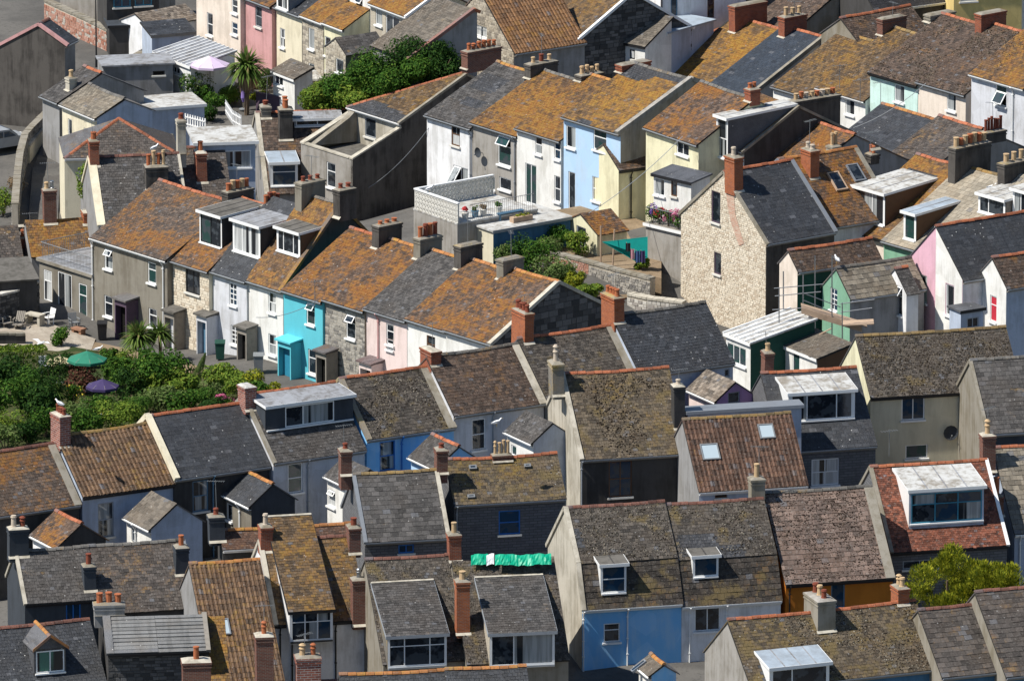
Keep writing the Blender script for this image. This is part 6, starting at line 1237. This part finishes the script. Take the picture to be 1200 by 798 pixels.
for a in [('shaggy green shrub on the garden bank below the terrace',630,326,2.7,2.5,'leaf_mid'),('grey-green mounded shrub above the stone gable',646,338,2.9,2.2,'leaf_grey'),('dark climbing shrub against the blue store',609,320,2.3,2.4,'leaf_dark'),('olive shrub at the corner of the blue store',596,318,1.9,1.6,'leaf_grey'),('low dark shrub between the mound and the brick wall',662,334,1.5,1.3,'leaf_dark'),('leafy weeds at the foot of the stone garden wall',690,349,1.7,1.0,'leaf_bright'),('straggling yellow-green weeds by the end gable',674,345,1.5,1.5,'leaf_yellow'),('tall grassy weeds before the brick wall end',666,338,1.3,1.3,'leaf_bright')]: B_(a[0], a[1], a[2], a[3], a[4], a[5], 1700, .085)
# the golden conifer, bottom right
for k, (x, y, w, h, lb) in enumerate([(1110,676,5.2,3.3,'big golden-green conifer spilling over the dull red ridge'), (1160,680,3.4,2.6,'lower golden conifer beside the taller slate roof')]):
    rnd = random.Random(k+5); P = onz(x, y+4, 7.0); gz_ = G(P.x, P.y); t = thing('conifer', lb, 'conifer', (P.x, P.y, gz_)); dz = 7.0-gz_; mb = MB(); fz = MB(); lob = []
    for _ in range(20 if k == 0 else 13):
        a, q = rnd.uniform(0,6.28), rnd.random()**.5; lob.append((V((math.cos(a)*q*w*.42, math.sin(a)*q*w*.34, rnd.uniform(-.5,.42)*h*(1-.5*q))), rnd.uniform(.42,.75)))
    for i in range(15000 if k == 0 else 8000):
        c, r = rnd.choice(lob); d = V((rnd.gauss(0,1),rnd.gauss(0,1),rnd.gauss(0,1)+.3)).normalized(); Q = V((0,0,dz)) + c + d*r*rnd.uniform(.6,1.0); s = rnd.uniform(.05,.12); ax = (d*.7+V((rnd.uniform(-.3,.3),rnd.uniform(-.3,.3),.9))).normalized(); sd = ax.cross(d+V((.01,0,0))).normalized()
        (fz if (Q-V((0,0,dz))-c).length > r*.9 and rnd.random() < .5 else mb).add([tuple(Q-sd*s*.4),tuple(Q+sd*s*.4),tuple(Q+ax*s*1.7)], [(0,1,2)])
    mb.build('crown', 'leaf_yellow', t); fz.build('new_growth', 'leaf_gold', t); mb = MB(); mb.tube([(0,0,-.4),(0,0,dz)], .2, 7, .06); mb.build('trunk', 'bark', t)
# ================================================================ garden things
def parasol(label, px, py, r, hgt, mat, closed=False, sq=False, z=None):
    P = ong(px, py, hgt) if z is None else onz(px, py, z+hgt)-V((0,0,hgt)); root = thing('parasol', label, 'parasol', P); mb = MB(); n = 8
    if closed: mb.lathe((0,0,0), [(.05,hgt*.25),(.16,hgt*.4),(.13,hgt*.8),(.03,hgt)], 9)
    else:
        ap = (0,0,hgt); rim = [(r*math.cos(6.2832*k/n+.2), r*math.sin(6.2832*k/n+.2), hgt-r*.42) for k in range(n)]; fr = [(x,y,z_-.14) for x, y, z_ in rim]
        mb.add([ap]+rim+fr, [(0,1+k,1+(k+1) % n) for k in range(n)] + [(1+k,1+n+k,1+n+(k+1) % n,1+(k+1) % n) for k in range(n)])
    mb.build('canopy', mat, root); pl = MB(); pl.tube([(0,0,0),(0,0,hgt+.08)], .03, 6); pl.build('pole', 'woodgrey', root); bs = MB(); bs.lathe((0,0,0), [(.28,0),(.28,.06),(.1,.1)], 10); bs.build('base', 'greymetal', root)
    if not closed:
        for k in range(n): rb = MB(); a = 6.2832*k/n+.2; rb.tube([(0,0,hgt-.04),(r*math.cos(a)*.97,r*math.sin(a)*.97,hgt-r*.42+.02)], .012, 4); rb.build('rib', 'woodgrey', root)
parasol('open bottle-green parasol in the garden', 102, 411, 1.15, 2.4, 'canvas_green'); parasol('dark purple parasol under the shrubs', 120, 444, .95, 2.1, 'canvas_purple'); parasol('cream parasol collapsed sideways near the white chairs', 70, 417, .75, 1.6, 'canvas_cream'); parasol('pale lilac parasol below the ribbed canopy', 246, 66, 1.25, 3.3, 'canvas_lilac', z=.3); parasol('furled violet parasol beside the palm', 285, 94, .3, 1.9, 'canvas_violet', True); parasol('white canopy parasol before the butter yellow house', 369, 82, .9, 1.9, 'flat_pale'); parasol('furled beige parasol beside the lane', 105, 197, .3, 2.1, 'canvas_beige', True)
def chair(label, px, py, mat, rz=0.0, lounge=False):
    P = ong(px, py); r = thing('garden_chair', label, 'chair', P, rz)
    for x in (-.2,.2):
        for y in (-.2,.2): m = MB(); m.box(x-.025,x+.025,y-.025,y+.025,0,.42 if not lounge else .3); m.build('leg', mat, r)
    m = MB(); m.prism([(-.25,-.26,.42),(.25,-.26,.42),(.25,.24,.38),(-.25,.24,.38)] if not lounge else [(-.28,-.5,.36),(.28,-.5,.36),(.28,.24,.26),(-.28,.24,.26)], (0,0,.04)); m.build('seat', mat, r)
    t = .14 if not lounge else .5
    for k in range(5): m = MB(); x = -.21+k*.105; m.prism([(x-.04,.22,.42),(x+.04,.22,.42),(x+.04,.22+t,.92),(x-.04,.22+t,.92)], (0,.025,0)); m.build('back_slat', mat, r)
    for x in (-.27,.27): m = MB(); m.box(x-.03,x+.03,-.25,.26,.62,.655); m.build('armrest', mat, r); m = MB(); m.box(x-.02,x+.02,-.24,-.2,.3,.62); m.build('arm_post', mat, r)
    return r
chair('white plastic armchair on the patio by the garden room', 57, 380, 'white', -.9); chair('weathered wooden lounger at the patio edge', 6, 384, 'woodgrey', .6, True); chair('second weathered wooden lounger near the stone table', 22, 386, 'woodgrey', -.2, True); chair('grey metal chair before the glazed doors', 87, 386, 'greymetal', .4)
chair('white garden chair tucked behind the cream parasol', 52, 437, 'white', .3)
def table(label, px, py, w, d, h, mat, rz=0):
    r = thing('garden_table', label, 'table', ong(px, py), rz)
    for x in (-w/2+.12, w/2-.12): m = MB(); m.box(x-.09,x+.09,-d/2+.05,d/2-.05,0,h-.1); m.build('leg', mat, r)
    m = MB(); m.box(-w/2,w/2,-d/2,d/2,h-.1,h); m.build('table_top', mat, r)
table('rough stone slab table on the patio', 41, 382, 1.1, .6, .75, 'w_mortarpale', -.6); table('low brown wooden crate table by the doors', 92, 392, .8, .5, .4, 'rust', -.7)
def gull(label, px, py, z=None, flying=False, rz=0.0, up=0.0):
    P = ong(px, py, up) + V((0,0,up)) if z is None else onz(px, py, z); r = thing('seagull', label, 'seagull', P, rz)
    m = MB(); prof = [(-.30,.015,.20),(-.22,.05,.22),(-.1,.095,.24),(.02,.105,.26),(.12,.08,.30),(.18,.055,.36),(.22,.05,.42),(.27,.045,.44),(.30,.012,.435)]; n = 8; b = 0
    if flying: prof = [(x, q, .3+(z_-.3)*.25) for x, q, z_ in prof]
    for x, q, zz in prof:
        for k in range(n): m.v.append((x, q*math.cos(6.2832*k/n), zz+q*math.sin(6.2832*k/n)))
    for i in range(len(prof)-1):
        for k in range(n): m.f.append((i*n+k, i*n+(k+1) % n, (i+1)*n+(k+1) % n, (i+1)*n+k))
    m.build('body', 'gull_white', r, smooth=True); zb = prof[-1][2]; bk = MB(); bk.lathe((0,0,0), [(.014,0),(.004,.06)], 5); bk.v = [(.295+zz, xx, zb+yy) for xx, yy, zz in bk.v]; bk.build('beak', 'beak', r)
    for s in (-1, 1):
        w = MB()
        if flying: w.prism([(.1,s*.06,.3),(.16,s*.4,.44),(.02,s*.72,.40),(-.06,s*.4,.42),(-.1,s*.06,.3)], (0,0,.015))
        else: w.prism([(.10,s*.098,.33),(.02,s*.115,.34),(-.2,s*.07,.28),(-.34,s*.02,.235),(-.2,s*.09,.22),(0,s*.118,.24)], (0,s*.012,0))
        w.build('wing', 'gull_white' if flying else 'gull_grey', r)
        if not flying: l = MB(); l.tube([(0,s*.04,.18),(0,s*.04,0)], .008, 4); l.build('leg', 'beak', r)
gull('seagull standing on the garden rocks', 115, 414, up=.1); gull('seagull with raised wings landing by the hedge', 48, 408, flying=True, up=.5, rz=.8); gull('seagull on the terrace wall before the dark gable', 503, 226, 5.6, rz=.5); gull('seagull perched on the pots of the mixed brick stack', 70, 478, 9.6, rz=2.5); gull('seagull on the sage cottage ridge', 981, 309, 6.0, rz=2); gull('seagull standing above the orange pots', 582, 500, 9.9, rz=.3); gull('seagull on the long slate ridge by the lane', 181, 178, 7.6, rz=.6)
gull('grey bird facing its companion on the flat pale dormer', 1162, 224, 7.6, rz=0); gull('grey bird turned away on the edge of the flat pale dormer', 1168, 224, 7.6, rz=2.2)
# ================================================================ walls along the lane and in the gardens
garden_wall('whitewashed lane wall curving downhill', [(70,116),(58,126),(40,143),(26,158),(20,180),(17,205),(14,240)], 1.2, .35, 'st_grey', 'w_mortar', z=1.8, ch=.15, lw=(.14,.36))
garden_wall('lower cream wall along the inner side of the lane', [(60,140),(42,156),(30,172)], .8, .25, None, 'w_mortarpale', 'w_cream', z=1.2)
B_('scruffy green bush at the left edge beside the lane', 4, 252, 1.8, 1.6, 'leaf_bright', 1000, .09)
B_('bare grey bush hanging over the lane wall', 20, 226, 1.3, 1.2, 'leaf_dead', 500, .08)
garden_wall('brown stone wall stepping down behind the dark gable house', [(52,2),(96,22),(136,42)], 1.6, .4, 'st_red', 'w_mortar')
garden_wall('dry stone wall behind the grey workshop', [(160,68),(175,60),(188,52)], .9, .4, 'st_pale', 'w_mortar')
garden_wall('rubble wall in front of the workshop', [(150,100),(175,95),(205,90)], .9, .35, 'st_grey', 'w_mortar')
garden_wall('crumbling brick end of the garden wall', [(606,289),(640,296),(669,303),(690,309)], 1.9, .4, 'st_red', 'w_mortar', z=2.5, ch=.14, lw=(.12,.3)); garden_wall('rough pale stone garden wall below the laundry', [(690,309),(722,318),(762,328)], 1.9, .4, 'st_grey', 'w_mortar', z=2.5, ch=.15, lw=(.14,.34)); garden_wall('low tumbled stone wall beside the concrete block', [(735,346),(758,351),(800,356)], .7, .5, 'st_pale', 'w_mortarpale', z=1.6)
garden_wall('rough stone wall of the ruined shed at the left edge', [(-20,352),(20,342),(46,331)], 1.8, .35, 'st_dark', 'st_pale', 'joint_dark'); garden_wall('low dark wall at the front of the patio', [(-20,392),(30,393)], .6, .3, None, 'w_mortar', 'w_dark')
flatb('dark tarred shed roof at the left edge below the road', -20, 332, 2.0, 14, 3.2, 3, 'w_dark', 'felt', hb=.5, fascia=None, name='shed', cat='shed')
# ================================================================ lamps, dishes, aerials, scaffold, washing
def lamp(label, px, py, h, tall=False, gz=None):
    P = ong(px, py) if gz is None else onz(px, py, gz); r = thing('street_lamp', label, 'street lamp', P); m = MB(); m.tube([(0,0,-.3),(0,0,.9)], .09, 8, .07); m.build('base', 'black', r); m = MB(); m.tube([(0,0,.9),(0,0,h)], .055, 8, .04); m.build('post', 'black', r)
    m = MB(); m.lathe((0,0,h), [(.07,0),(.16,.1),(.22,.42),(.24,.44)], 6); m.build('lantern_frame', 'black', r); m = MB(); m.lathe((0,0,h+.44), [(.27,0),(.06,.22),(.03,.36)], 6); m.build('lantern_cap', 'black', r)
lamp('black lantern lamp post on the lane wall', 70, 132, 2.6); lamp('tall lamp post beside the grey house end', 113, 82, 4.6); lamp('black lantern lamp at the foot of the slate house', 95, 246, 1.8)
def dish(label, H, px, py, r=.32):
    q = H.onF(px, py); o = thing('satellite_dish', label, 'satellite dish', H.w2(q.x, H.yw, q.z), H.th); m = MB(); n = 12
    for i in range(4):
        rr = r*i/3
        for k in range(n): m.v.append((rr*math.cos(6.2832*k/n), -.28+.12*(rr/r)**2*-1, rr*math.sin(6.2832*k/n)*1.0))
    for i in range(3):
        for k in range(n): m.f.append((i*n+k, i*n+(k+1) % n, (i+1)*n+(k+1) % n, (i+1)*n+k))
    m.build('reflector', 'w_charcoal', o); m = MB(); m.tube([(0,0,-.1),(0,-.2,0)], .025, 5); m.tube([(0,-.28,-r*.9),(0,-.62,-.1)], .012, 4); m.build('arm', 'greymetal', o); m = MB(); m.box(-.03,.03,-.68,-.6,-.13,-.06); m.build('receiver', 'greymetal', o)
dish('black satellite dish on the pale yellow wall', yh, 1112, 505, .42)
dish('black satellite dish on the tan rendered house', b2, 566, 178)
def aerial(label, px, py, z, h=1.2, rz=.4):
    r = thing('tv_aerial', label, 'aerial', onz(px, py, z), rz); m = MB(); m.tube([(0,0,-.3),(0,0,h)], .018, 5); m.build('mast', 'greymetal', r); m = MB(); m.tube([(-.5,0,h-.1),(.5,0,h-.1)], .012, 4); m.build('boom', 'greymetal', r)
    for k in range(7): b = MB(); x = -.45+k*.15; b.tube([(x,-.16,h-.1),(x,.16,h-.1)], .007, 4); b.build('element', 'greymetal', r)
for a in [('aerial on the turquoise house eave',369,352,6.2),('aerial over the mint house eave',1032,118,9.0),('aerial on the lichened house near the box wing',305,205,3.5),('aerial mast beside the ivory house roof',984,98,8),('aerial by the yellow house wall',1042,528,4.5),('aerial over the broad dark stack',1008,115,7.5)]: aerial(*a)
sp = thing('scaffold', 'steel tube scaffold with plank deck before the sage cottage', 'scaffold', onz(960,395,4.2)); o0 = sp.location.copy()
def sc_(px, py, z): return tuple(onz(px, py, z) - o0)
Bz = onz(960, 395, 4.2); pln = V((-.5,.86,0))
def sp_(px, py, dpt=0.0): return tuple(onplane(px, py, Bz + V((0,dpt,0)), V((0,-1,0))) - o0)
for x, y0, y1, dp in ((913,338,428,0),(918,318,385,2),(955,300,412,2),(975,300,425,0),(987,355,430,-1),(941,322,372,3)): m = MB(); m.tube([sp_(x,y1,dp), sp_(x,y0,dp)], .035, 6); m.build('upright', 'metal', sp)
for x0, y0, x1, y1, dp in ((907,338,965,333,0),(908,347,962,342,0),(905,363,940,361,0),(940,343,985,360,0),(985,356,1025,351,-1),(985,366,1022,361,-1),(942,352,975,366,0)): m = MB(); m.tube([sp_(x0,y0,dp), sp_(x1,y1,dp)], .03, 6); m.build('ledger', 'metal', sp)
for k in range(4): m = MB(); a, b = V(sp_(939,360,.1)), V(sp_(1016,383,.1)); d = (b-a).normalized(); m.obox((a+b)/2+V((0,.24*k,.0)), (b-a)/2, V((0,.11,0)), (0,0,.025)); m.build('plank', 'wood', sp)
m = MB(); a, b = V(sp_(939,364,-.1)), V(sp_(1010,386,-.1)); m.obox((a+b)/2, (b-a)/2, (0,.02,0), (0,0,.16)); m.build('toe_board', 'wood', sp)
m = MB(); m.obox(V(sp_(1005,378,-.5)), (.9,0,.05), (0,.5,0), (0,0,.03)); m.build('board', 'wood', sp); m = MB(); a, b = V(sp_(946,400,-.4)), V(sp_(974,385,-.4)); m.obox((a+b)/2, (b-a)/2, (0,.05,0), (0,0,.03)); m.build('loose_plank', 'wood', sp)
# washing corner
nt = thing('garden_net', 'teal shade net stretched between posts by the primrose shed', 'net', onz(730, 312, 2.3)); o1 = nt.location.copy(); P4 = [onz(706,284,4.0)-o1, onz(759,278,4.3)-o1, onz(759,302,3.2)-o1, onz(744,306,2.9)-o1]; m = MB(); m.prism([tuple(p) for p in P4], (0,.02,.02)); m.build('mesh', 'net', nt)
for x, y0, y1 in ((704,308,262),(718,312,268)): m = MB(); a = onz(x,y0,2.3); m.tube([tuple(a-o1), tuple(a-o1+V((.1 if x > 710 else 0,0,2.2)))], .05, 6); m.build('post', 'wood', nt)
for i, (x, y, w, h, mt, lb) in enumerate([(736,285,.28,.5,'cloth_black','black top hanging on the washing line'),(741,292,.22,.6,'cloth_pink','pink garment hanging on the washing line'),(747,294,.26,.7,'cloth_blue','navy trousers hanging on the washing line'),(753,294,.3,.7,'canvas_purple','dark purple cloth hanging on the washing line')]):
    r = thing('laundry', lb, 'laundry', onz(x, y, 4.3)); m = MB()
    for k in range(6):
        for j in range(2): m.v.append((-w/2+w*k/5, .03*math.sin(k*1.9), 0 if j == 0 else -h*(1-.06*math.sin(k*2.3))))
    m.f = [(2*k,2*k+1,2*k+3,2*k+2) for k in range(5)]; m.build('cloth', mt, r); m = MB(); m.tube([(-w*.3,0,-.02),(-w*.3,0,.06)], .012, 4); m.build('peg', 'wood', r)
# balcony flowers
for i, (x, y, mt, lb) in enumerate([(778,228,'flower_pink','pink flowers in the balcony boxes'),(764,233,'flower_purple','purple flowers in the balcony boxes'),(772,242,'flower_red','red geraniums in the balcony boxes'),(785,240,'flower_pink','trailing pink flowers at the balcony end')]): B_(lb, x, y+10, .85, 1.0+.15*(i % 2), 'leaf_mid', 420, .075, flowers=(mt, 420), at=t3.w2((1.6,.3,.9,2.4)[i], .25, t3.h+.1), cat='flowers', name='flower_box')
r = thing('balcony_railing', 'thin metal railing round the flower balcony', 'railing', t3.w2(0,.05,t3.h+.1), t3.th); m = MB(); m.tube([(0,0,.95),(t3.w,0,.95)], .025, 5); m.build('top_rail', 'greymetal', r); m = MB()
for k in range(22): m.tube([(k*t3.w/21,0,0),(k*t3.w/21,0,.95)], .012, 4)
stuff(m.build('bars', 'greymetal', r))
# roof terrace things
bn = thing('bench', 'slim blue-grey bench on the flat store roof', 'bench', t1.w2(2.4,1.6,t1.h+.1), t1.th); m = MB(); m.box(-.9,.9,-.18,.18,.4,.45); m.build('seat', 'bluegrey', bn)
for x in (-.8,.8): m = MB(); m.box(x-.03,x+.03,-.15,.15,0,.4); m.build('leg', 'bluegrey', bn)
pb = thing('planter', 'low wooden planter with dry plants on the store roof', 'planter', t1.w2(2.6,.8,t1.h+.1), t1.th); m = MB(); m.box(-.7,.7,-.2,.2,0,.32); m.build('box', 'wood', pb); m = MB(); leaves(m, (0,0,.36), .65,.2,.14, 160, .07, random.Random(3), 6); m.build('plants', 'leaf_yellow', pb)
for i, (x, c, lb) in enumerate([(1.0,'flower_red','pale pot with red flowers on the terrace'),(1.7,'leaf_grey','square blue pot with grey herb on the terrace'),(2.3,'leaf_dead','white pot with dry plant on the terrace'),(3.4,'leaf_mid','white pot with leafy shrub on the terrace')]):
    o = thing('plant_pot', lb, 'plant pot', t2.w2(x,.6,t2.h+.1), t2.th); m = MB(); m.lathe((0,0,0), [(.16,0),(.22,.36),(.24,.36),(.24,.4),(.19,.4)], 10); m.build('pot', 'offwhite' if i != 1 else 'bluegrey', o); m = MB(); leaves(m, (0,0,.55), .25,.25,.22, 160, .07, random.Random(i), 5); m.build('plant', c, o)
# overhead cables and the tarpaulin
def cable(label, A, B, sag=.4):
    a, b = V(A), V(B); r = thing('overhead_cable', label, 'cable', a); m = MB(); m.tube([tuple((b-a)*(i/10)-V((0,0,sag*4*(i/10)*(1-i/10)))) for i in range(11)], .018, 4); m.build('wire', 'gutter_grey', r)
cable('pale cable swooping from the dark gable to the white house', b1.w2(-b1.hw+.2, b1.yw, b1.he-.8), bx.w2(bx.hw, bx.yw-2.5, 2.4), .35)
for x0, x1, mt, lb in ((552,572,'tarp','bunched green tarpaulin end beside the buff-potted stack'),(570,579,'cloth_white','crumpled white sheet between the green tarpaulins'),(580,646,'tarp','long green tarpaulin pegged along the mossy ridge')):
    A0, A1 = onz(x0,652,8.0), onz(x1,651,8.0); tp_ = thing('tarpaulin', lb, 'tarpaulin', (A0+A1)/2); dv = A1-A0; m = MB(); rnd = random.Random(x0); nn = int(dv.length/.09)
    for k in range(nn+1):
        p = dv*(k/nn-.5)
        for j, (y, z) in enumerate(((-.46,-.34),(-.34,-.20),(-.2,-.06),(0,.08),(.2,.04))): m.v.append((p.x, p.y+y+.03*math.sin(k*.55+j)+rnd.uniform(-.03,.03), p.z+z+.022*math.sin(k*.9+j*1.3)+.03*math.sin(k*.31)+rnd.uniform(-.014,.014)))
    for k in range(nn):
        for j in range(4): m.f.append((k*5+j,(k+1)*5+j,(k+1)*5+j+1,k*5+j+1))
    m.build('sheet', mt, tp_)

# ================================================================ parked cars by the lane
def car(label, px, py, rz, paint):
    P = ong(px, py); r = thing('parked_car', label, 'car', P, rz); w = .84
    prof = [(-2.0,.32),(-2.05,.62),(-1.95,.82),(-1.55,.90),(-1.15,1.32),(-.7,1.44),(.35,1.42),(.95,.96),(1.75,.84),(2.0,.66),(2.02,.34)]
    m = MB(); m.prism([(x,-w,z) for x, z in prof], (0,2*w,0)); m.build('body', paint, r)
    for s in (-1, 1):
        g_ = MB(); g_.prism([(x, s*(w+.004), z) for x, z in ((-1.42,.93),(-1.08,1.28),(-.15,1.32),(-.15,.95))], (0,s*.006,0)); g_.build('side_window', 'glass_blue', r); g_ = MB(); g_.prism([(x, s*(w+.004), z) for x, z in ((-.08,.95),(-.08,1.32),(.32,1.31),(.80,.97))], (0,s*.006,0)); g_.build('side_window', 'glass_blue', r)
        for x in (-1.25, 1.25): q = MB(); q.tube([(x,s*(w-.16),.32),(x,s*(w+.02),.32)], .32, 14); q.build('wheel', 'black', r)
    g_ = MB(); g_.prism([(.42,-.72,1.40),(.95,-.74,.985),(.95,.74,.985),(.42,.72,1.40)], (.02,0,.02)); g_.build('windscreen', 'glass_blue', r); g_ = MB(); g_.prism([(-1.57,-.72,.93),(-1.17,-.72,1.31),(-1.17,.72,1.31),(-1.57,.72,.93)], (-.02,0,.02)); g_.build('rear_window', 'glass_blue', r)
    for s in (-.55,.55): h_ = MB(); h_.box(1.93,2.03,s-.16,s+.16,.62,.74); h_.build('headlight', 'white', r)
    return r
car('dark teal car parked under the dark gable house', 4, 134, .5, 'bluegrey'); car('silver-blue car parked below the lane wall', -2, 176, .6, 'gutter_grey')
for i, (a, b, lb) in enumerate([((300,372,5.0),(372,352,5.6),'cable drooping to the turquoise house eave'),((1000,150,7.0),(1085,98,11.0),'wire sloping across the mint house front'),((470,470,6.0),(560,420,8.5),'thin wire over the mossy blue-walled house'),((690,250,6.0),(800,160,8.5),'wire crossing the primrose house')]): cable(lb, onz(*a), onz(*b), .3)

def picket(label, pts, z, h=.9):
    P = [onz(x, y, z) for x, y in pts]; r = thing('picket_fence', label, 'fence', P[0])
    for a, b in zip(P, P[1:]):
        L = (b-a).length; n = max(2, int(L/.22)); d = (b-a)/n; u = d.normalized(); w = V((u.y,-u.x,0))
        for zz in (.25, .7): m = MB(); m.obox((a+b)/2-P[0]+V((0,0,zz)), (b-a)/2, w*.015, (0,0,.04)); m.build('rail', 'white', r)
        for k in range(n+1): m = MB(); m.obox(a-P[0]+d*k-w*.03+V((0,0,h/2)), u*.05, w*.012, (0,0,h/2)); m.build('picket', 'white', r)
picket('white picket fence beside the stained flat felt roof', [(217,150),(240,156)], 2.2); picket('white picket fence stepping down from the violet parasol', [(264,134),(272,146),(282,152)], 2.2)
table('wooden garden table beneath the lilac parasol', 246, 104, 1.2, .8, .72, 'wood')

def wheelie_bin(label, px, py, mat, rz=0.0):
    r = thing('wheelie_bin', label, 'bin', ong(px, py), rz); m = MB(); m.add([(-.22,-.25,.06),(.22,-.25,.06),(.22,.25,.06),(-.22,.25,.06),(-.28,-.33,.98),(.28,-.33,.98),(.28,.33,.98),(-.28,.33,.98)], [(3,2,1,0),(0,1,5,4),(1,2,6,5),(2,3,7,6),(3,0,4,7),(4,5,6,7)]); m.build('body', mat, r); m = MB(); m.prism([(-.3,-.36,.985),(-.3,.36,1.03),(-.3,.36,1.08),(-.3,-.36,1.03)], (.6,0,0)); m.build('lid', mat, r)
    for x in (-.2,.2): m = MB(); m.tube([(x-.03,.3,.1),(x+.03,.3,.1)], .1, 10); m.build('wheel', 'black', r)
for a in [('dark green wheelie bin by the lavender-grey porch',258,421,'w_darkgreen'),('grey wheelie bin beside the white house porch',303,436,'greymetal'),('brown wheelie bin against the cream house wall',300,104,'brownwood'),('black wheelie bin near the dusky pink wall',318,100,'black'),('blue wheelie bin beside the grey workshop',214,112,'bluepaint'),('black wheelie bin on the patio corner',120,398,'black')]: wheelie_bin(*a)

for a in [('leafy shrub at the edge of the palm yard',252,133,1.8,1.3,'leaf_mid'),('yellow-flowered shrub near the stubby dark stack',304,126,1.3,1.1,'leaf_yellow'),('dark shrub behind the white picket fence',244,142,1.6,1.1,'leaf_dark'),('grey-green shrub left of the palm trunk',276,120,1.6,1.3,'leaf_grey'),('weedy bush beside the rubble wall',178,112,1.6,1.0,'leaf_bright'),('dark ivy bush under the ribbed canopy end',218,100,1.4,1.2,'leaf_dark'),('feathery shrub beside the glazed porch',312,108,1.4,1.6,'leaf_grey')]: B_(a[0], a[1], a[2], a[3], a[4], a[5], 900, .09)
garden_wall('dark boarded fence below the ivory house', [(300,110),(330,116),(352,118)], 1.0, .12, None, 'purplewood', 'purplewood')
flatb('small white glazed porch on the ivory house', 320, 84, 3.1, -58, 2.6, 1.3, 'w_white', 'shingle', hb=.5, tile='slate', win=[(327,94,10,12,'two')], name='glazed_porch', cat='porch')
flatb('tiny blue-grey roofed porch on the butter yellow house', 384, 84, 3.0, -58, 1.2, .9, 'w_white', 'flat_blue', win=[(389,97,5,20,'one','white','glass')], name='door_porch', cat='porch')
